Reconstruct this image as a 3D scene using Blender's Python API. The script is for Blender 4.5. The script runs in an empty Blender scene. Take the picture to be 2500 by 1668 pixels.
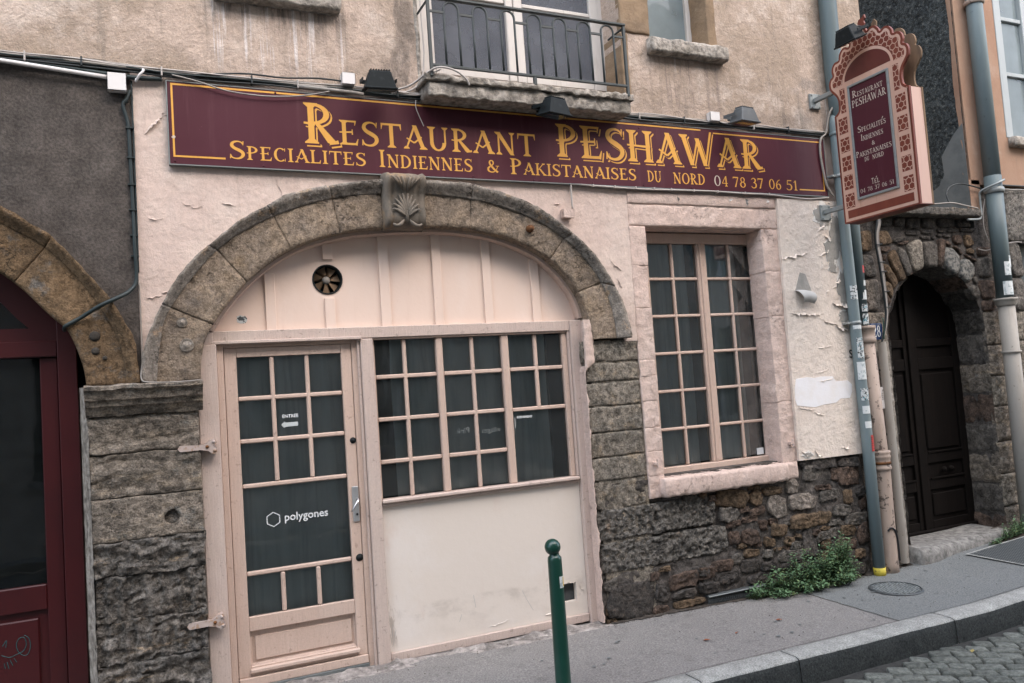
import bpy, bmesh, math, random
from mathutils import Vector, Matrix, noise
from mathutils.geometry import tessellate_polygon

random.seed(7)
scene = bpy.context.scene
COL = scene.collection

# ---------------------------------------------------------------- camera
cam_d = bpy.data.cameras.new('camera')
cam_d.sensor_fit = 'HORIZONTAL'
cam_d.sensor_width = 36.0
cam_d.lens = 28.44
cam_d.clip_start = 0.05
cam_d.clip_end = 500.0
cam = bpy.data.objects.new('camera', cam_d)
COL.objects.link(cam)
_yaw, _pitch, _roll = 0.4314, 0.0604, -0.0695
_f = Vector((math.sin(_yaw) * math.cos(_pitch), math.cos(_yaw) * math.cos(_pitch), math.sin(_pitch)))
_r = Vector((math.cos(_yaw), -math.sin(_yaw), 0.0))
_u = _r.cross(_f)
_r2 = _r * math.cos(_roll) + _u * math.sin(_roll)
_u2 = -_r * math.sin(_roll) + _u * math.cos(_roll)
_m = Matrix((_r2, _u2, -_f)).transposed().to_4x4()
_m.translation = Vector((-1.4885, -5.4853, 1.8601))
cam.matrix_world = _m
scene.camera = cam

# ---------------------------------------------------------------- sky, sun, exposure
SUN_EL, SUN_AZ = math.radians(46), math.radians(-32)     # azimuth: 0 = straight from the street (-Y), negative = from the left
world = bpy.data.worlds.new('World')
scene.world = world
world.use_nodes = True
wn = world.node_tree
for n in list(wn.nodes):
    wn.nodes.remove(n)
w_out = wn.nodes.new('ShaderNodeOutputWorld')
w_bg = wn.nodes.new('ShaderNodeBackground')
w_sky = wn.nodes.new('ShaderNodeTexSky')
w_sky.sky_type = 'NISHITA'
w_sky.sun_disc = False
w_sky.sun_elevation = SUN_EL
w_sky.sun_rotation = math.pi + SUN_AZ
w_sky.air_density = 1.0
w_sky.dust_density = 2.5
w_sky.ozone_density = 1.0
w_bg.inputs['Strength'].default_value = 0.15
wn.links.new(w_sky.outputs[0], w_bg.inputs['Color'])
wn.links.new(w_bg.outputs[0], w_out.inputs['Surface'])

sun_d = bpy.data.lights.new('sun', 'SUN')
sun_d.energy = 1.2
sun_d.angle = math.radians(70)
sun_d.color = (1.0, 0.985, 0.955)
sun = bpy.data.objects.new('sun', sun_d)
COL.objects.link(sun)
_sd = Vector((math.sin(SUN_AZ) * math.cos(SUN_EL), -math.cos(SUN_AZ) * math.cos(SUN_EL), math.sin(SUN_EL)))
sun.rotation_euler = _sd.to_track_quat('Z', 'Y').to_euler()
sun.location = _sd * 30

vs = scene.view_settings
vs.view_transform = 'Standard'
vs.look = 'None'
vs.exposure = 1.8
vs.gamma = 1.0
vs.use_curve_mapping = False
scene.render.engine = 'CYCLES'
scene.cycles.use_denoising = True
scene.cycles.max_bounces = 6
scene.cycles.diffuse_bounces = 3
scene.cycles.glossy_bounces = 3
scene.cycles.transparent_max_bounces = 12
scene.cycles.caustics_reflective = False
scene.cycles.caustics_refractive = False

# ---------------------------------------------------------------- materials
MATS = {}


def mat(name, base, rough=0.85, spec=0.3, metal=0.0, layers=(), bumps=(), rand=0.0, coat=0.0, cracks=(), nr=0.66, zones=(), cav=None):
    """layers: (scale xyz or number, detail, lo, hi, colour, strength)  painted over the base by noise
       bumps:  (scale xyz or number, detail, strength, distance)"""
    m = bpy.data.materials.new(name)
    m.use_nodes = True
    nt = m.node_tree
    N, K = nt.nodes, nt.links
    p = N['Principled BSDF']
    p.inputs['Roughness'].default_value = rough
    p.inputs['Specular IOR Level'].default_value = spec
    p.inputs['Metallic'].default_value = metal
    p.inputs['Coat Weight'].default_value = coat
    tc = N.new('ShaderNodeTexCoord')

    def nz(sc, det, off):
        mp = N.new('ShaderNodeMapping')
        if isinstance(sc, (int, float)):
            sc = (sc, sc, sc)
        mp.inputs['Scale'].default_value = sc
        mp.inputs['Location'].default_value = (off, off * 1.7, off * 0.6)
        K.new(tc.outputs['Object'], mp.inputs['Vector'])
        t = N.new('ShaderNodeTexNoise')
        t.inputs['Scale'].default_value = 1.0
        t.inputs['Detail'].default_value = min(det, 5)
        t.inputs['Roughness'].default_value = nr
        K.new(mp.outputs[0], t.inputs['Vector'])
        return t.outputs['Fac']

    col = None
    rgb = N.new('ShaderNodeRGB')
    rgb.outputs[0].default_value = (*base, 1)
    col = rgb.outputs[0]
    for i, (sc, det, lo, hi, c, st) in enumerate(layers):
        f = nz(sc, det, 3.1 * i + 0.7)
        mr = N.new('ShaderNodeMapRange')
        mr.interpolation_type = 'SMOOTHSTEP'
        mr.inputs['From Min'].default_value = lo
        mr.inputs['From Max'].default_value = hi
        mr.inputs['To Max'].default_value = st
        K.new(f, mr.inputs['Value'])
        mx = N.new('ShaderNodeMix')
        mx.data_type = 'RGBA'
        K.new(mr.outputs[0], mx.inputs['Factor'])
        K.new(col, mx.inputs['A'])
        mx.inputs['B'].default_value = (*c, 1)
        col = mx.outputs['Result']
    if zones:
        sx = N.new('ShaderNodeSeparateXYZ')
        K.new(tc.outputs['Object'], sx.inputs[0])
    for i, (x0, x1, z0, z1, soft, sc, lo, hi, c, st) in enumerate(zones):      # stains of a known place: drips under a sill, soot by a gutter
        f = None
        for o_, a, b in (('X', x0, x0 + soft), ('X', x1, x1 - soft), ('Z', z0, z0 + soft * 2.5), ('Z', z1, z1 - soft * .3)):
            mr = N.new('ShaderNodeMapRange')
            mr.interpolation_type = 'SMOOTHSTEP'
            mr.inputs['From Min'].default_value = a
            mr.inputs['From Max'].default_value = b
            K.new(sx.outputs[o_], mr.inputs['Value'])
            if a > b:
                mr.inputs['From Min'].default_value = b
                mr.inputs['From Max'].default_value = a
                mr.inputs['To Min'].default_value = 1
                mr.inputs['To Max'].default_value = 0
            if f is None:
                f = mr.outputs[0]
            else:
                ml = N.new('ShaderNodeMath')
                ml.operation = 'MULTIPLY'
                K.new(f, ml.inputs[0])
                K.new(mr.outputs[0], ml.inputs[1])
                f = ml.outputs[0]
        mr = N.new('ShaderNodeMapRange')
        mr.interpolation_type = 'SMOOTHSTEP'
        mr.inputs['From Min'].default_value = lo
        mr.inputs['From Max'].default_value = hi
        mr.inputs['To Max'].default_value = st
        K.new(nz(sc, 5, 71.0 + 3 * i), mr.inputs['Value'])
        ml = N.new('ShaderNodeMath')
        ml.operation = 'MULTIPLY'
        K.new(f, ml.inputs[0])
        K.new(mr.outputs[0], ml.inputs[1])
        mx = N.new('ShaderNodeMix')
        mx.data_type = 'RGBA'
        K.new(ml.outputs[0], mx.inputs['Factor'])
        K.new(col, mx.inputs['A'])
        mx.inputs['B'].default_value = (*c, 1)
        col = mx.outputs['Result']
    bf = [nz(sc, det, 11.3 + 2.3 * i) for i, (sc, det, st, dist) in enumerate(bumps)]
    if cav:                                   # dirt held in the pores of the surface
        for f, k in zip(bf, cav):
            mr = N.new('ShaderNodeMapRange')
            mr.inputs['From Min'].default_value = .36
            mr.inputs['From Max'].default_value = .62
            mr.inputs['To Min'].default_value = 1 - k
            mr.inputs['To Max'].default_value = 1 + .35 * k
            K.new(f, mr.inputs['Value'])
            hs = N.new('ShaderNodeHueSaturation')
            K.new(mr.outputs[0], hs.inputs['Value'])
            K.new(col, hs.inputs['Color'])
            col = hs.outputs[0]
    crack_f = []
    for i, (sc, det, wd, c, st, dist) in enumerate(cracks):
        f = nz(sc, det, 23.0 + 4.7 * i)
        s1 = N.new('ShaderNodeMath')
        s1.operation = 'SUBTRACT'
        K.new(f, s1.inputs[0])
        s1.inputs[1].default_value = 0.5
        s2 = N.new('ShaderNodeMath')
        s2.operation = 'ABSOLUTE'
        K.new(s1.outputs[0], s2.inputs[0])
        mr = N.new('ShaderNodeMapRange')
        mr.inputs['From Min'].default_value = wd * .25
        mr.inputs['From Max'].default_value = wd
        mr.inputs['To Min'].default_value = 1
        mr.inputs['To Max'].default_value = 0
        K.new(s2.outputs[0], mr.inputs['Value'])
        gate = N.new('ShaderNodeMapRange')          # cracks come and go
        gate.inputs['From Min'].default_value = .55
        gate.inputs['From Max'].default_value = .64
        K.new(nz(2.3 if not isinstance(sc, (int, float)) else max(.8, sc * .6), 2, 51.0 + i), gate.inputs['Value'])
        ml = N.new('ShaderNodeMath')
        ml.operation = 'MULTIPLY'
        K.new(mr.outputs[0], ml.inputs[0])
        K.new(gate.outputs[0], ml.inputs[1])
        crack_f.append((ml.outputs[0], dist))
        m2 = N.new('ShaderNodeMath')
        m2.operation = 'MULTIPLY'
        K.new(ml.outputs[0], m2.inputs[0])
        m2.inputs[1].default_value = st
        mx = N.new('ShaderNodeMix')
        mx.data_type = 'RGBA'
        K.new(m2.outputs[0], mx.inputs['Factor'])
        K.new(col, mx.inputs['A'])
        mx.inputs['B'].default_value = (*c, 1)
        col = mx.outputs['Result']
    if rand:
        oi = N.new('ShaderNodeObjectInfo')
        mr = N.new('ShaderNodeMapRange')
        mr.inputs['To Min'].default_value = 1 - rand
        mr.inputs['To Max'].default_value = 1 + rand
        K.new(oi.outputs['Random'], mr.inputs['Value'])
        hs = N.new('ShaderNodeHueSaturation')
        K.new(mr.outputs[0], hs.inputs['Value'])
        K.new(col, hs.inputs['Color'])
        col = hs.outputs[0]
    K.new(col, p.inputs['Base Color'])
    nrm = None
    for i, (sc, det, st, dist) in enumerate(bumps):
        f = bf[i]
        b = N.new('ShaderNodeBump')
        b.inputs['Strength'].default_value = st
        b.inputs['Distance'].default_value = dist
        K.new(f, b.inputs['Height'])
        if nrm is not None:
            K.new(nrm, b.inputs['Normal'])
        nrm = b.outputs[0]
    for f, dist in crack_f:
        b = N.new('ShaderNodeBump')
        b.invert = True
        b.inputs['Strength'].default_value = 1.0
        b.inputs['Distance'].default_value = dist
        K.new(f, b.inputs['Height'])
        if nrm is not None:
            K.new(nrm, b.inputs['Normal'])
        nrm = b.outputs[0]
    if nrm is not None:
        K.new(nrm, p.inputs['Normal'])
    MATS[name] = m
    return m


def glass(name, tint, ior=1.5, rough=0.02, dlo=0.35, dhi=0.75, dirt=0.0, dirt_glare_col=(0.4, 0.42, 0.42), dscale=14):
    m = bpy.data.materials.new(name)
    m.use_nodes = True
    nt = m.node_tree
    N, K = nt.nodes, nt.links
    for n in list(N):
        N.remove(n)
    o = N.new('ShaderNodeOutputMaterial')
    tr = N.new('ShaderNodeBsdfTransparent')
    tr.inputs[0].default_value = (*tint, 1)
    gl = N.new('ShaderNodeBsdfGlossy')
    gl.inputs['Roughness'].default_value = rough
    fr = N.new('ShaderNodeFresnel')
    fr.inputs['IOR'].default_value = ior
    mx = N.new('ShaderNodeMixShader')
    K.new(fr.outputs[0], mx.inputs[0])
    K.new(tr.outputs[0], mx.inputs[1])
    K.new(gl.outputs[0], mx.inputs[2])
    out = mx.outputs[0]
    tc = N.new('ShaderNodeTexCoord')
    t = N.new('ShaderNodeTexNoise')
    t.inputs['Scale'].default_value = 2.2
    K.new(tc.outputs['Object'], t.inputs['Vector'])
    b = N.new('ShaderNodeBump')
    b.inputs['Strength'].default_value = 0.12
    b.inputs['Distance'].default_value = 0.02
    K.new(t.outputs['Fac'], b.inputs['Height'])
    K.new(b.outputs[0], gl.inputs['Normal'])
    if dirt:  # diffuse film: dirt plus painted haze and reflection
        df = N.new('ShaderNodeBsdfDiffuse')
        df.inputs[0].default_value = (*dirt_glare_col, 1)
        t2 = N.new('ShaderNodeTexNoise')
        t2.inputs['Scale'].default_value = dscale
        t2.inputs['Detail'].default_value = 6
        K.new(tc.outputs['Object'], t2.inputs['Vector'])
        mr = N.new('ShaderNodeMapRange')
        mr.inputs['From Min'].default_value = dlo
        mr.inputs['From Max'].default_value = dhi
        mr.inputs['To Max'].default_value = dirt
        K.new(t2.outputs['Fac'], mr.inputs['Value'])
        m2 = N.new('ShaderNodeMixShader')
        K.new(mr.outputs[0], m2.inputs[0])
        K.new(out, m2.inputs[1])
        K.new(df.outputs[0], m2.inputs[2])
        out = m2.outputs[0]
    K.new(out, o.inputs['Surface'])
    MATS[name] = m
    return m


FINE = (180, 3, 0.25, 0.002)
mat('upper_plaster', (0.483, 0.378, 0.308), 0.9, 0.15, nr=.7,
    layers=[(0.8, 6, 0.44, 0.62, (0.325, 0.252, 0.192), 0.9), (2.2, 7, 0.50, 0.70, (0.599, 0.502, 0.431), 0.75),
            ((6, 6, 0.6), 6, 0.56, 0.72, (0.242, 0.198, 0.16), 0.8), (4.5, 9, 0.56, 0.70, (0.263, 0.208, 0.166), 0.6), ((9, 9, 0.45), 5, 0.62, 0.70, (0.697, 0.629, 0.577), 0.55),
            (24, 8, 0.58, 0.70, (0.252, 0.203, 0.165), 0.5), (70, 4, 0.62, 0.72, (0.652, 0.566, 0.491), 0.5)],
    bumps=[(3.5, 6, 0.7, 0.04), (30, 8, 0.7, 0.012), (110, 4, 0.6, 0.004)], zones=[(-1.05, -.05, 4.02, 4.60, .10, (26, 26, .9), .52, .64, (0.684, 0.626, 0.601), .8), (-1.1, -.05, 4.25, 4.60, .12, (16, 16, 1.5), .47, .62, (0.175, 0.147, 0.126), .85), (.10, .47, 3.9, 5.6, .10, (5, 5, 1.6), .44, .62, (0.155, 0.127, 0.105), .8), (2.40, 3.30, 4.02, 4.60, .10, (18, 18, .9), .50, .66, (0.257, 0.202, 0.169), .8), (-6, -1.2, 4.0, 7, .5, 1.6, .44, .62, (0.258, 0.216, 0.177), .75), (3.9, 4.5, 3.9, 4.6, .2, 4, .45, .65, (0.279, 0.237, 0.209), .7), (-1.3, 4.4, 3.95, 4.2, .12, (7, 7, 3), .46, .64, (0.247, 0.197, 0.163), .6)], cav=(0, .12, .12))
mat('pink_plaster', (0.604, 0.475, 0.411), 0.88, 0.2, nr=.7,
    layers=[(1.3, 6, 0.45, 0.68, (0.665, 0.553, 0.482), 0.8), (4, 8, 0.54, 0.72, (0.503, 0.388, 0.33), 0.65),
            ((9, 9, 0.8), 6, 0.58, 0.74, (0.461, 0.356, 0.304), 0.6), (30, 7, 0.60, 0.72, (0.481, 0.372, 0.315), 0.5), (80, 4, 0.64, 0.74, (0.369, 0.288, 0.244), 0.5)],
    bumps=[(2.5, 4, 0.5, 0.04), (22, 8, 0.6, 0.012), (110, 4, 0.5, 0.004)], zones=[(-1.4, 4.3, 3.2, 3.44, .15, (14, 14, 1.2), .48, .66, (0.433, 0.335, 0.285), .6)], cav=(0, .08, .07))
mat('cream_plaster', (0.72, 0.625, 0.542), 0.8, 0.25, nr=.7,
    layers=[(1.6, 6, 0.45, 0.7, (0.666, 0.555, 0.475), 0.8), ((7, 7, 1.0), 6, 0.58, 0.76, (0.558, 0.471, 0.406), 0.6),
            (60, 4, 0.64, 0.74, (0.474, 0.398, 0.344), 0.5)],
    bumps=[(5, 5, 0.6, 0.03), (18, 9, 0.7, 0.012), (90, 4, 0.4, 0.003)], cracks=[(3.2, 5, .007, (0.521, 0.445, 0.385), .5, .007)], cav=(0, .08, .07))
mat('overpaint', (0.781, 0.764, 0.769), 0.7, layers=[(6, 4, 0.4, 0.7, (0.737, 0.688, 0.641), 0.6)], bumps=[(26, 7, 0.3, 0.006)])
mat('bare_mortar', (0.29, 0.275, 0.25), 0.92, 0.1, layers=[(9, 6, 0.4, 0.7, (0.45, 0.42, 0.38), 0.7), (30, 5, 0.55, 0.7, (0.26, 0.24, 0.22), 0.6)], bumps=[(40, 6, 0.4, 0.006)])
mat('paint_flake', (0.72, 0.68, 0.63), 0.7, layers=[(20, 4, 0.4, 0.7, (0.6, 0.55, 0.5), 0.5)])
mat('flake_back', (0.42, 0.41, 0.39), 0.8, layers=[(20, 4, 0.4, 0.7, (0.33, 0.32, 0.31), 0.6)])
mat('grey_roughcast', (0.104, 0.0892, 0.0792), 0.95, 0.1,
    layers=[(1.2, 5, 0.4, 0.68, (0.0743, 0.0665, 0.0614), 0.8), (4, 7, 0.5, 0.7, (0.148, 0.129, 0.114), 0.6), (45, 3, 0.5, 0.7, (0.0595, 0.0545, 0.0494), 0.5)],
    bumps=[(60, 5, 0.7, 0.008), (8, 5, 0.4, 0.015)], cav=(.35, .25))
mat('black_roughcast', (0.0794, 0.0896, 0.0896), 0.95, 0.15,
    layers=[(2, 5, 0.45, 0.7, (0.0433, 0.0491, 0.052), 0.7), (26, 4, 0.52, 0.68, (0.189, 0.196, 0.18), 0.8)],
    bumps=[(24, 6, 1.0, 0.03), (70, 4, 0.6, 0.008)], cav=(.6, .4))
mat('cement', (0.17, 0.18, 0.175), 0.9, 0.15, layers=[(3, 6, 0.4, 0.7, (0.11, 0.12, 0.12), 0.8)], bumps=[(30, 6, 0.3, 0.006)])
mat('orange_plaster', (0.338, 0.218, 0.153), 0.9, 0.15,
    layers=[(1.4, 6, 0.42, 0.66, (0.279, 0.162, 0.11), 0.8), ((8, 8, 0.9), 5, 0.55, 0.75, (0.214, 0.159, 0.128), 0.75), (5, 6, 0.55, 0.75, (0.402, 0.296, 0.235), 0.6)],
    bumps=[(5, 5, 0.3, 0.02), (40, 5, 0.3, 0.005)])
# stones
mat('arch_stone', (0.333, 0.264, 0.202), 0.92, 0.12, rand=0.10,
    layers=[(3.0, 6, 0.42, 0.66, (0.422, 0.319, 0.223), 0.7), (7, 7, 0.5, 0.7, (0.216, 0.181, 0.154), 0.75), (1.7, 4, 0.55, 0.75, (0.497, 0.346, 0.202), 0.6), (80, 3, 0.6, 0.72, (0.14, 0.119, 0.105), 0.7)],
    bumps=[(28, 9, 1.0, 0.02), (95, 5, 0.9, 0.008), (7, 5, 0.4, 0.03)], nr=.74, cracks=[((3, 3, 6), 6, .010, (0.0526, 0.0472, 0.0417), .85, .010), (9, 6, .014, (0.0787, 0.0692, 0.0608), .7, .006)], cav=(.42, .38))
mat('arch_rim', (0.325, 0.283, 0.241), 0.92, 0.12, rand=0.12,
    layers=[(6, 6, 0.45, 0.65, (0.198, 0.178, 0.156), 0.8), (9, 6, 0.56, 0.7, (0.569, 0.385, 0.235), 0.7), (14, 6, 0.6, 0.7, (0.659, 0.624, 0.574), 0.6)],
    bumps=[(30, 8, 0.7, 0.012), (90, 4, 0.5, 0.006)], nr=.74, cracks=[((3, 3, 6), 6, .010, (0.0592, 0.0524, 0.0457), .85, .010), (9, 6, .014, (0.0885, 0.0768, 0.0668), .7, .006)], cav=(.42, .38))
mat('ochre_arch_stone', (0.237, 0.157, 0.0912), 0.92, 0.12, rand=0.1,
    layers=[(4, 6, 0.42, 0.66, (0.149, 0.106, 0.0681), 0.8), (6, 6, 0.55, 0.7, (0.175, 0.169, 0.158), 0.8), (2, 5, 0.5, 0.72, (0.346, 0.225, 0.122), 0.6), (70, 3, 0.6, 0.72, (0.0787, 0.0614, 0.0499), 0.6)],
    bumps=[(30, 9, 1.0, 0.02), (90, 5, 0.8, 0.008)], nr=.74, cracks=[((3, 3, 6), 6, .010, (0.0399, 0.0353, 0.0307), .85, .010), (9, 6, .014, (0.0597, 0.0517, 0.0447), .7, .006)], cav=(.42, .38))
mat('pier_stone', (0.318, 0.268, 0.217), 0.93, 0.12, rand=0.14,
    layers=[((3, 3, 7), 6, 0.42, 0.66, (0.217, 0.189, 0.158), 0.8), ((4, 4, 12), 7, 0.52, 0.7, (0.443, 0.351, 0.244), 0.75), (9, 7, 0.55, 0.72, (0.214, 0.223, 0.214), 0.7), (60, 3, 0.6, 0.72, (0.105, 0.0961, 0.0879), 0.7)],
    bumps=[((20, 20, 27), 9, 1.0, 0.025), (90, 5, 0.9, 0.008)], nr=.74, cracks=[((3, 3, 6), 6, .010, (0.0622, 0.0555, 0.0489), .85, .010), (9, 6, .014, (0.0932, 0.0815, 0.0713), .7, .006)], cav=(.65, .5))
mat('pier_stone_dark', (0.222, 0.198, 0.172), 0.93, 0.12, rand=0.14,
    layers=[((4, 4, 9), 7, 0.42, 0.66, (0.139, 0.131, 0.121), 0.85), ((5, 5, 14), 7, 0.56, 0.7, (0.454, 0.331, 0.209), 0.8), (12, 7, 0.55, 0.7, (0.325, 0.306, 0.281), 0.7), (50, 3, 0.6, 0.7, (0.0818, 0.0783, 0.0766), 0.7)],
    bumps=[(22, 9, 1.0, 0.03), (70, 6, 0.9, 0.01)], nr=.74, cracks=[((3, 3, 6), 6, .010, (0.0685, 0.0616, 0.0547), .85, .010), (9, 6, .014, (0.102, 0.0902, 0.0798), .7, .006)], cav=(.65, .5))
mat('grey_pier_stone', (0.335, 0.292, 0.238), 0.93, 0.12, rand=0.13,
    layers=[((4, 4, 8), 7, 0.42, 0.66, (0.229, 0.208, 0.177), 0.8), (7, 6, 0.55, 0.7, (0.511, 0.395, 0.27), 0.7), (60, 3, 0.58, 0.72, (0.131, 0.116, 0.0985), 0.7)],
    bumps=[(26, 9, 1.0, 0.025), (90, 5, 0.9, 0.008)], nr=.74, cracks=[((3, 3, 6), 6, .010, (0.0648, 0.0544, 0.0438), .85, .010), (9, 6, .014, (0.0967, 0.0794, 0.0641), .7, .006)], cav=(.65, .5))
mat('pitted_stone', (0.287, 0.263, 0.232), 0.93, 0.12, rand=0.1,
    layers=[(10, 7, 0.42, 0.64, (0.139, 0.131, 0.121), 0.85), (14, 7, 0.55, 0.7, (0.457, 0.411, 0.356), 0.7), (6, 6, 0.6, 0.72, (0.481, 0.333, 0.223), 0.5)],
    bumps=[(24, 9, 1.0, 0.03), (80, 6, 0.9, 0.01)], nr=.74, cracks=[((3, 3, 6), 6, .010, (0.0686, 0.0612, 0.0538), .85, .010), (9, 6, .014, (0.103, 0.0897, 0.0786), .7, .006)], cav=(.65, .5))
RUB_B = [(24, 9, 1.0, 0.03), (80, 5, 0.8, 0.008)]
mat('rubble_ochre', (0.215, 0.151, 0.0995), 0.93, 0.1, rand=0.22, layers=[(9, 7, 0.42, 0.66, (0.12, 0.0902, 0.0644), 0.85), (14, 6, 0.55, 0.72, (0.314, 0.228, 0.151), 0.6)], bumps=RUB_B, nr=.74, cracks=[(9, 6, .014, (0.0345, 0.031, 0.0276), .8, .008)], cav=(.55, .4))
mat('rubble_grey', (0.194, 0.173, 0.151), 0.93, 0.1, rand=0.2, layers=[(9, 7, 0.42, 0.66, (0.114, 0.104, 0.0942), 0.85), (14, 6, 0.55, 0.72, (0.295, 0.262, 0.231), 0.6)], bumps=RUB_B, nr=.74, cracks=[(9, 6, .014, (0.0404, 0.036, 0.0315), .8, .008)], cav=(.55, .4))
mat('rubble_light', (0.34, 0.291, 0.248), 0.93, 0.1, rand=0.14, layers=[(9, 7, 0.42, 0.66, (0.214, 0.188, 0.16), 0.85), (16, 6, 0.55, 0.72, (0.484, 0.43, 0.375), 0.6)], bumps=RUB_B, nr=.74, cracks=[(9, 6, .014, (0.0404, 0.036, 0.0315), .8, .008)], cav=(.55, .4))
mat('rubble_red', (0.157, 0.111, 0.0865), 0.93, 0.1, rand=0.2, layers=[(9, 7, 0.42, 0.66, (0.0841, 0.0679, 0.0592), 0.85), (14, 6, 0.58, 0.72, (0.25, 0.176, 0.13), 0.6)], bumps=RUB_B, nr=.74, cracks=[(9, 6, .014, (0.0345, 0.031, 0.0276), .8, .008)], cav=(.55, .4))
mat('rubble_dark', (0.101, 0.0883, 0.0785), 0.9, 0.15, rand=0.2, layers=[(9, 7, 0.42, 0.66, (0.0558, 0.0535, 0.0511), 0.85), (16, 6, 0.58, 0.72, (0.238, 0.181, 0.139), 0.65)], bumps=[(20, 8, 1.0, 0.025), (80, 4, 0.6, 0.006)], nr=.74, cracks=[(9, 6, .014, (0.0458, 0.0409, 0.036), .8, .008)], cav=(.55, .4))
mat('rubble_pale', (0.34, 0.30, 0.25), 0.93, 0.1, rand=0.1, layers=[(9, 7, 0.42, 0.66, (0.25, 0.22, 0.18), 0.8)], bumps=RUB_B, cav=(.55, .4))
mat('rubble_speckle', (0.22, 0.21, 0.19), 0.93, 0.1, rand=0.1, layers=[(30, 5, 0.45, 0.58, (0.07, 0.075, 0.075), 0.85)], bumps=RUB_B)
mat('mortar', (0.12, 0.106, 0.0957), 0.95, 0.1, layers=[(6, 6, 0.42, 0.68, (0.0716, 0.0653, 0.0603), 0.8), (22, 6, 0.55, 0.7, (0.178, 0.16, 0.14), 0.6)], bumps=[(14, 7, 0.7, 0.03), (70, 5, 0.6, 0.006)], cav=(.55, .4))
mat('joint_dark', (0.05, 0.044, 0.038), 0.95, 0.1, layers=[(12, 6, 0.45, 0.68, (0.09, 0.08, 0.07), 0.7)], bumps=[(40, 6, 0.6, 0.01)])
mat('pale_mortar', (0.343, 0.311, 0.287), 0.95, 0.1, layers=[(8, 7, 0.42, 0.62, (0.166, 0.15, 0.138), 0.85), (16, 6, 0.55, 0.7, (0.491, 0.451, 0.419), 0.7)], bumps=[(24, 7, 0.8, 0.02)], cav=(.35,))
mat('painted_stone', (0.625, 0.482, 0.417), 0.9, 0.15, rand=0.04,
    layers=[(3, 6, 0.45, 0.7, (0.686, 0.553, 0.482), 0.7), (8, 7, 0.55, 0.72, (0.446, 0.339, 0.288), 0.7), (34, 5, 0.6, 0.72, (0.334, 0.254, 0.214), 0.55)],
    bumps=[(16, 7, 0.7, 0.02), (60, 6, 0.5, 0.006)], nr=.74, cracks=[(4, 6, .009, (0.277, 0.206, 0.176), .8, .008)], cav=(.12, .10))
mat('sill_stone', (0.384, 0.343, 0.297), 0.93, 0.12, layers=[(5, 7, 0.42, 0.66, (0.243, 0.214, 0.178), 0.85), (14, 6, 0.55, 0.72, (0.487, 0.441, 0.394), 0.6), (7, 6, 0.6, 0.72, (0.116, 0.11, 0.102), 0.7)], bumps=[(20, 8, 0.9, 0.02), (80, 4, 0.5, 0.006)], cav=(.5,))
mat('jamb_ochre', (0.244, 0.172, 0.111), 0.92, 0.12, layers=[(4, 6, 0.42, 0.66, (0.171, 0.123, 0.0839), 0.8), (12, 7, 0.55, 0.72, (0.296, 0.225, 0.154), 0.6), (40, 5, 0.6, 0.7, (0.0829, 0.0634, 0.0472), 0.6)], bumps=[(24, 8, 0.7, 0.012)])
mat('carved_stone', (0.185, 0.155, 0.125), 0.9, 0.15, layers=[(8, 6, 0.42, 0.66, (0.11, 0.10, 0.085), 0.85), (5, 6, 0.58, 0.72, (0.32, 0.21, 0.115), 0.7)], bumps=[(40, 7, 0.5, 0.008)])
# joinery
mat('pink_wood', (0.566, 0.422, 0.346), 0.55, 0.35, rand=0.03,
    layers=[((3, 3, 1.0), 5, 0.45, 0.7, (0.605, 0.468, 0.393), 0.7), ((40, 40, 2.5), 6, 0.52, 0.72, (0.446, 0.308, 0.243), 0.3), (22, 8, 0.60, 0.66, (0.356, 0.244, 0.193), 0.6)],
    bumps=[((60, 60, 5), 5, 0.6, 0.005), (120, 3, 0.3, 0.002)], nr=.72, cav=(.04, .08))
mat('mauve_wood', (0.544, 0.431, 0.375), 0.6, 0.3, rand=0.03,
    layers=[((3, 3, 1.0), 5, 0.45, 0.7, (0.587, 0.488, 0.425), 0.7), ((40, 40, 2.5), 6, 0.52, 0.72, (0.414, 0.32, 0.271), 0.3), (22, 8, 0.585, 0.65, (0.29, 0.224, 0.186), 0.6)],
    bumps=[((60, 60, 5), 5, 0.7, 0.006), (120, 3, 0.3, 0.002)], nr=.72, cav=(.04, .08))
mat('cream_board', (0.679, 0.602, 0.53), 0.6, 0.3,
    layers=[(1.5, 5, 0.42, 0.68, (0.719, 0.66, 0.61), 0.7), ((4, 4, 1.5), 5, 0.56, 0.75, (0.621, 0.491, 0.426), 0.55), (40, 3, 0.7, 0.76, (0.436, 0.351, 0.299), 0.5)],
    bumps=[(8, 4, 0.2, 0.01), (60, 5, 0.12, 0.002)], zones=[(-.05, 1.6, .08, .42, .12, (3, 3, 5), .46, .66, (0.42, 0.36, 0.31), .5), (-.03, .10, .1, .5, .05, (20, 20, 6), .5, .6, (0.30, 0.25, 0.21), .6), (1.2, 1.57, .15, .45, .06, (14, 14, 14), .52, .62, (0.48, 0.40, 0.34), .6)])
mat('tympanum_board', (0.728, 0.567, 0.476), 0.6, 0.3,
    layers=[((2, 2, 0.8), 5, 0.42, 0.68, (0.76, 0.627, 0.551), 0.7), ((12, 12, 1.2), 5, 0.6, 0.78, (0.612, 0.441, 0.36), 0.5), (40, 3, 0.7, 0.76, (0.475, 0.341, 0.278), 0.5)],
    bumps=[(6, 4, 0.25, 0.01), (60, 5, 0.12, 0.002)])
mat('hinge_paint', (0.44, 0.36, 0.32), 0.7, 0.2, layers=[(30, 6, 0.52, 0.62, (0.30, 0.17, 0.09), 0.8), (60, 4, 0.55, 0.65, (0.34, 0.27, 0.24), 0.6)])
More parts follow.
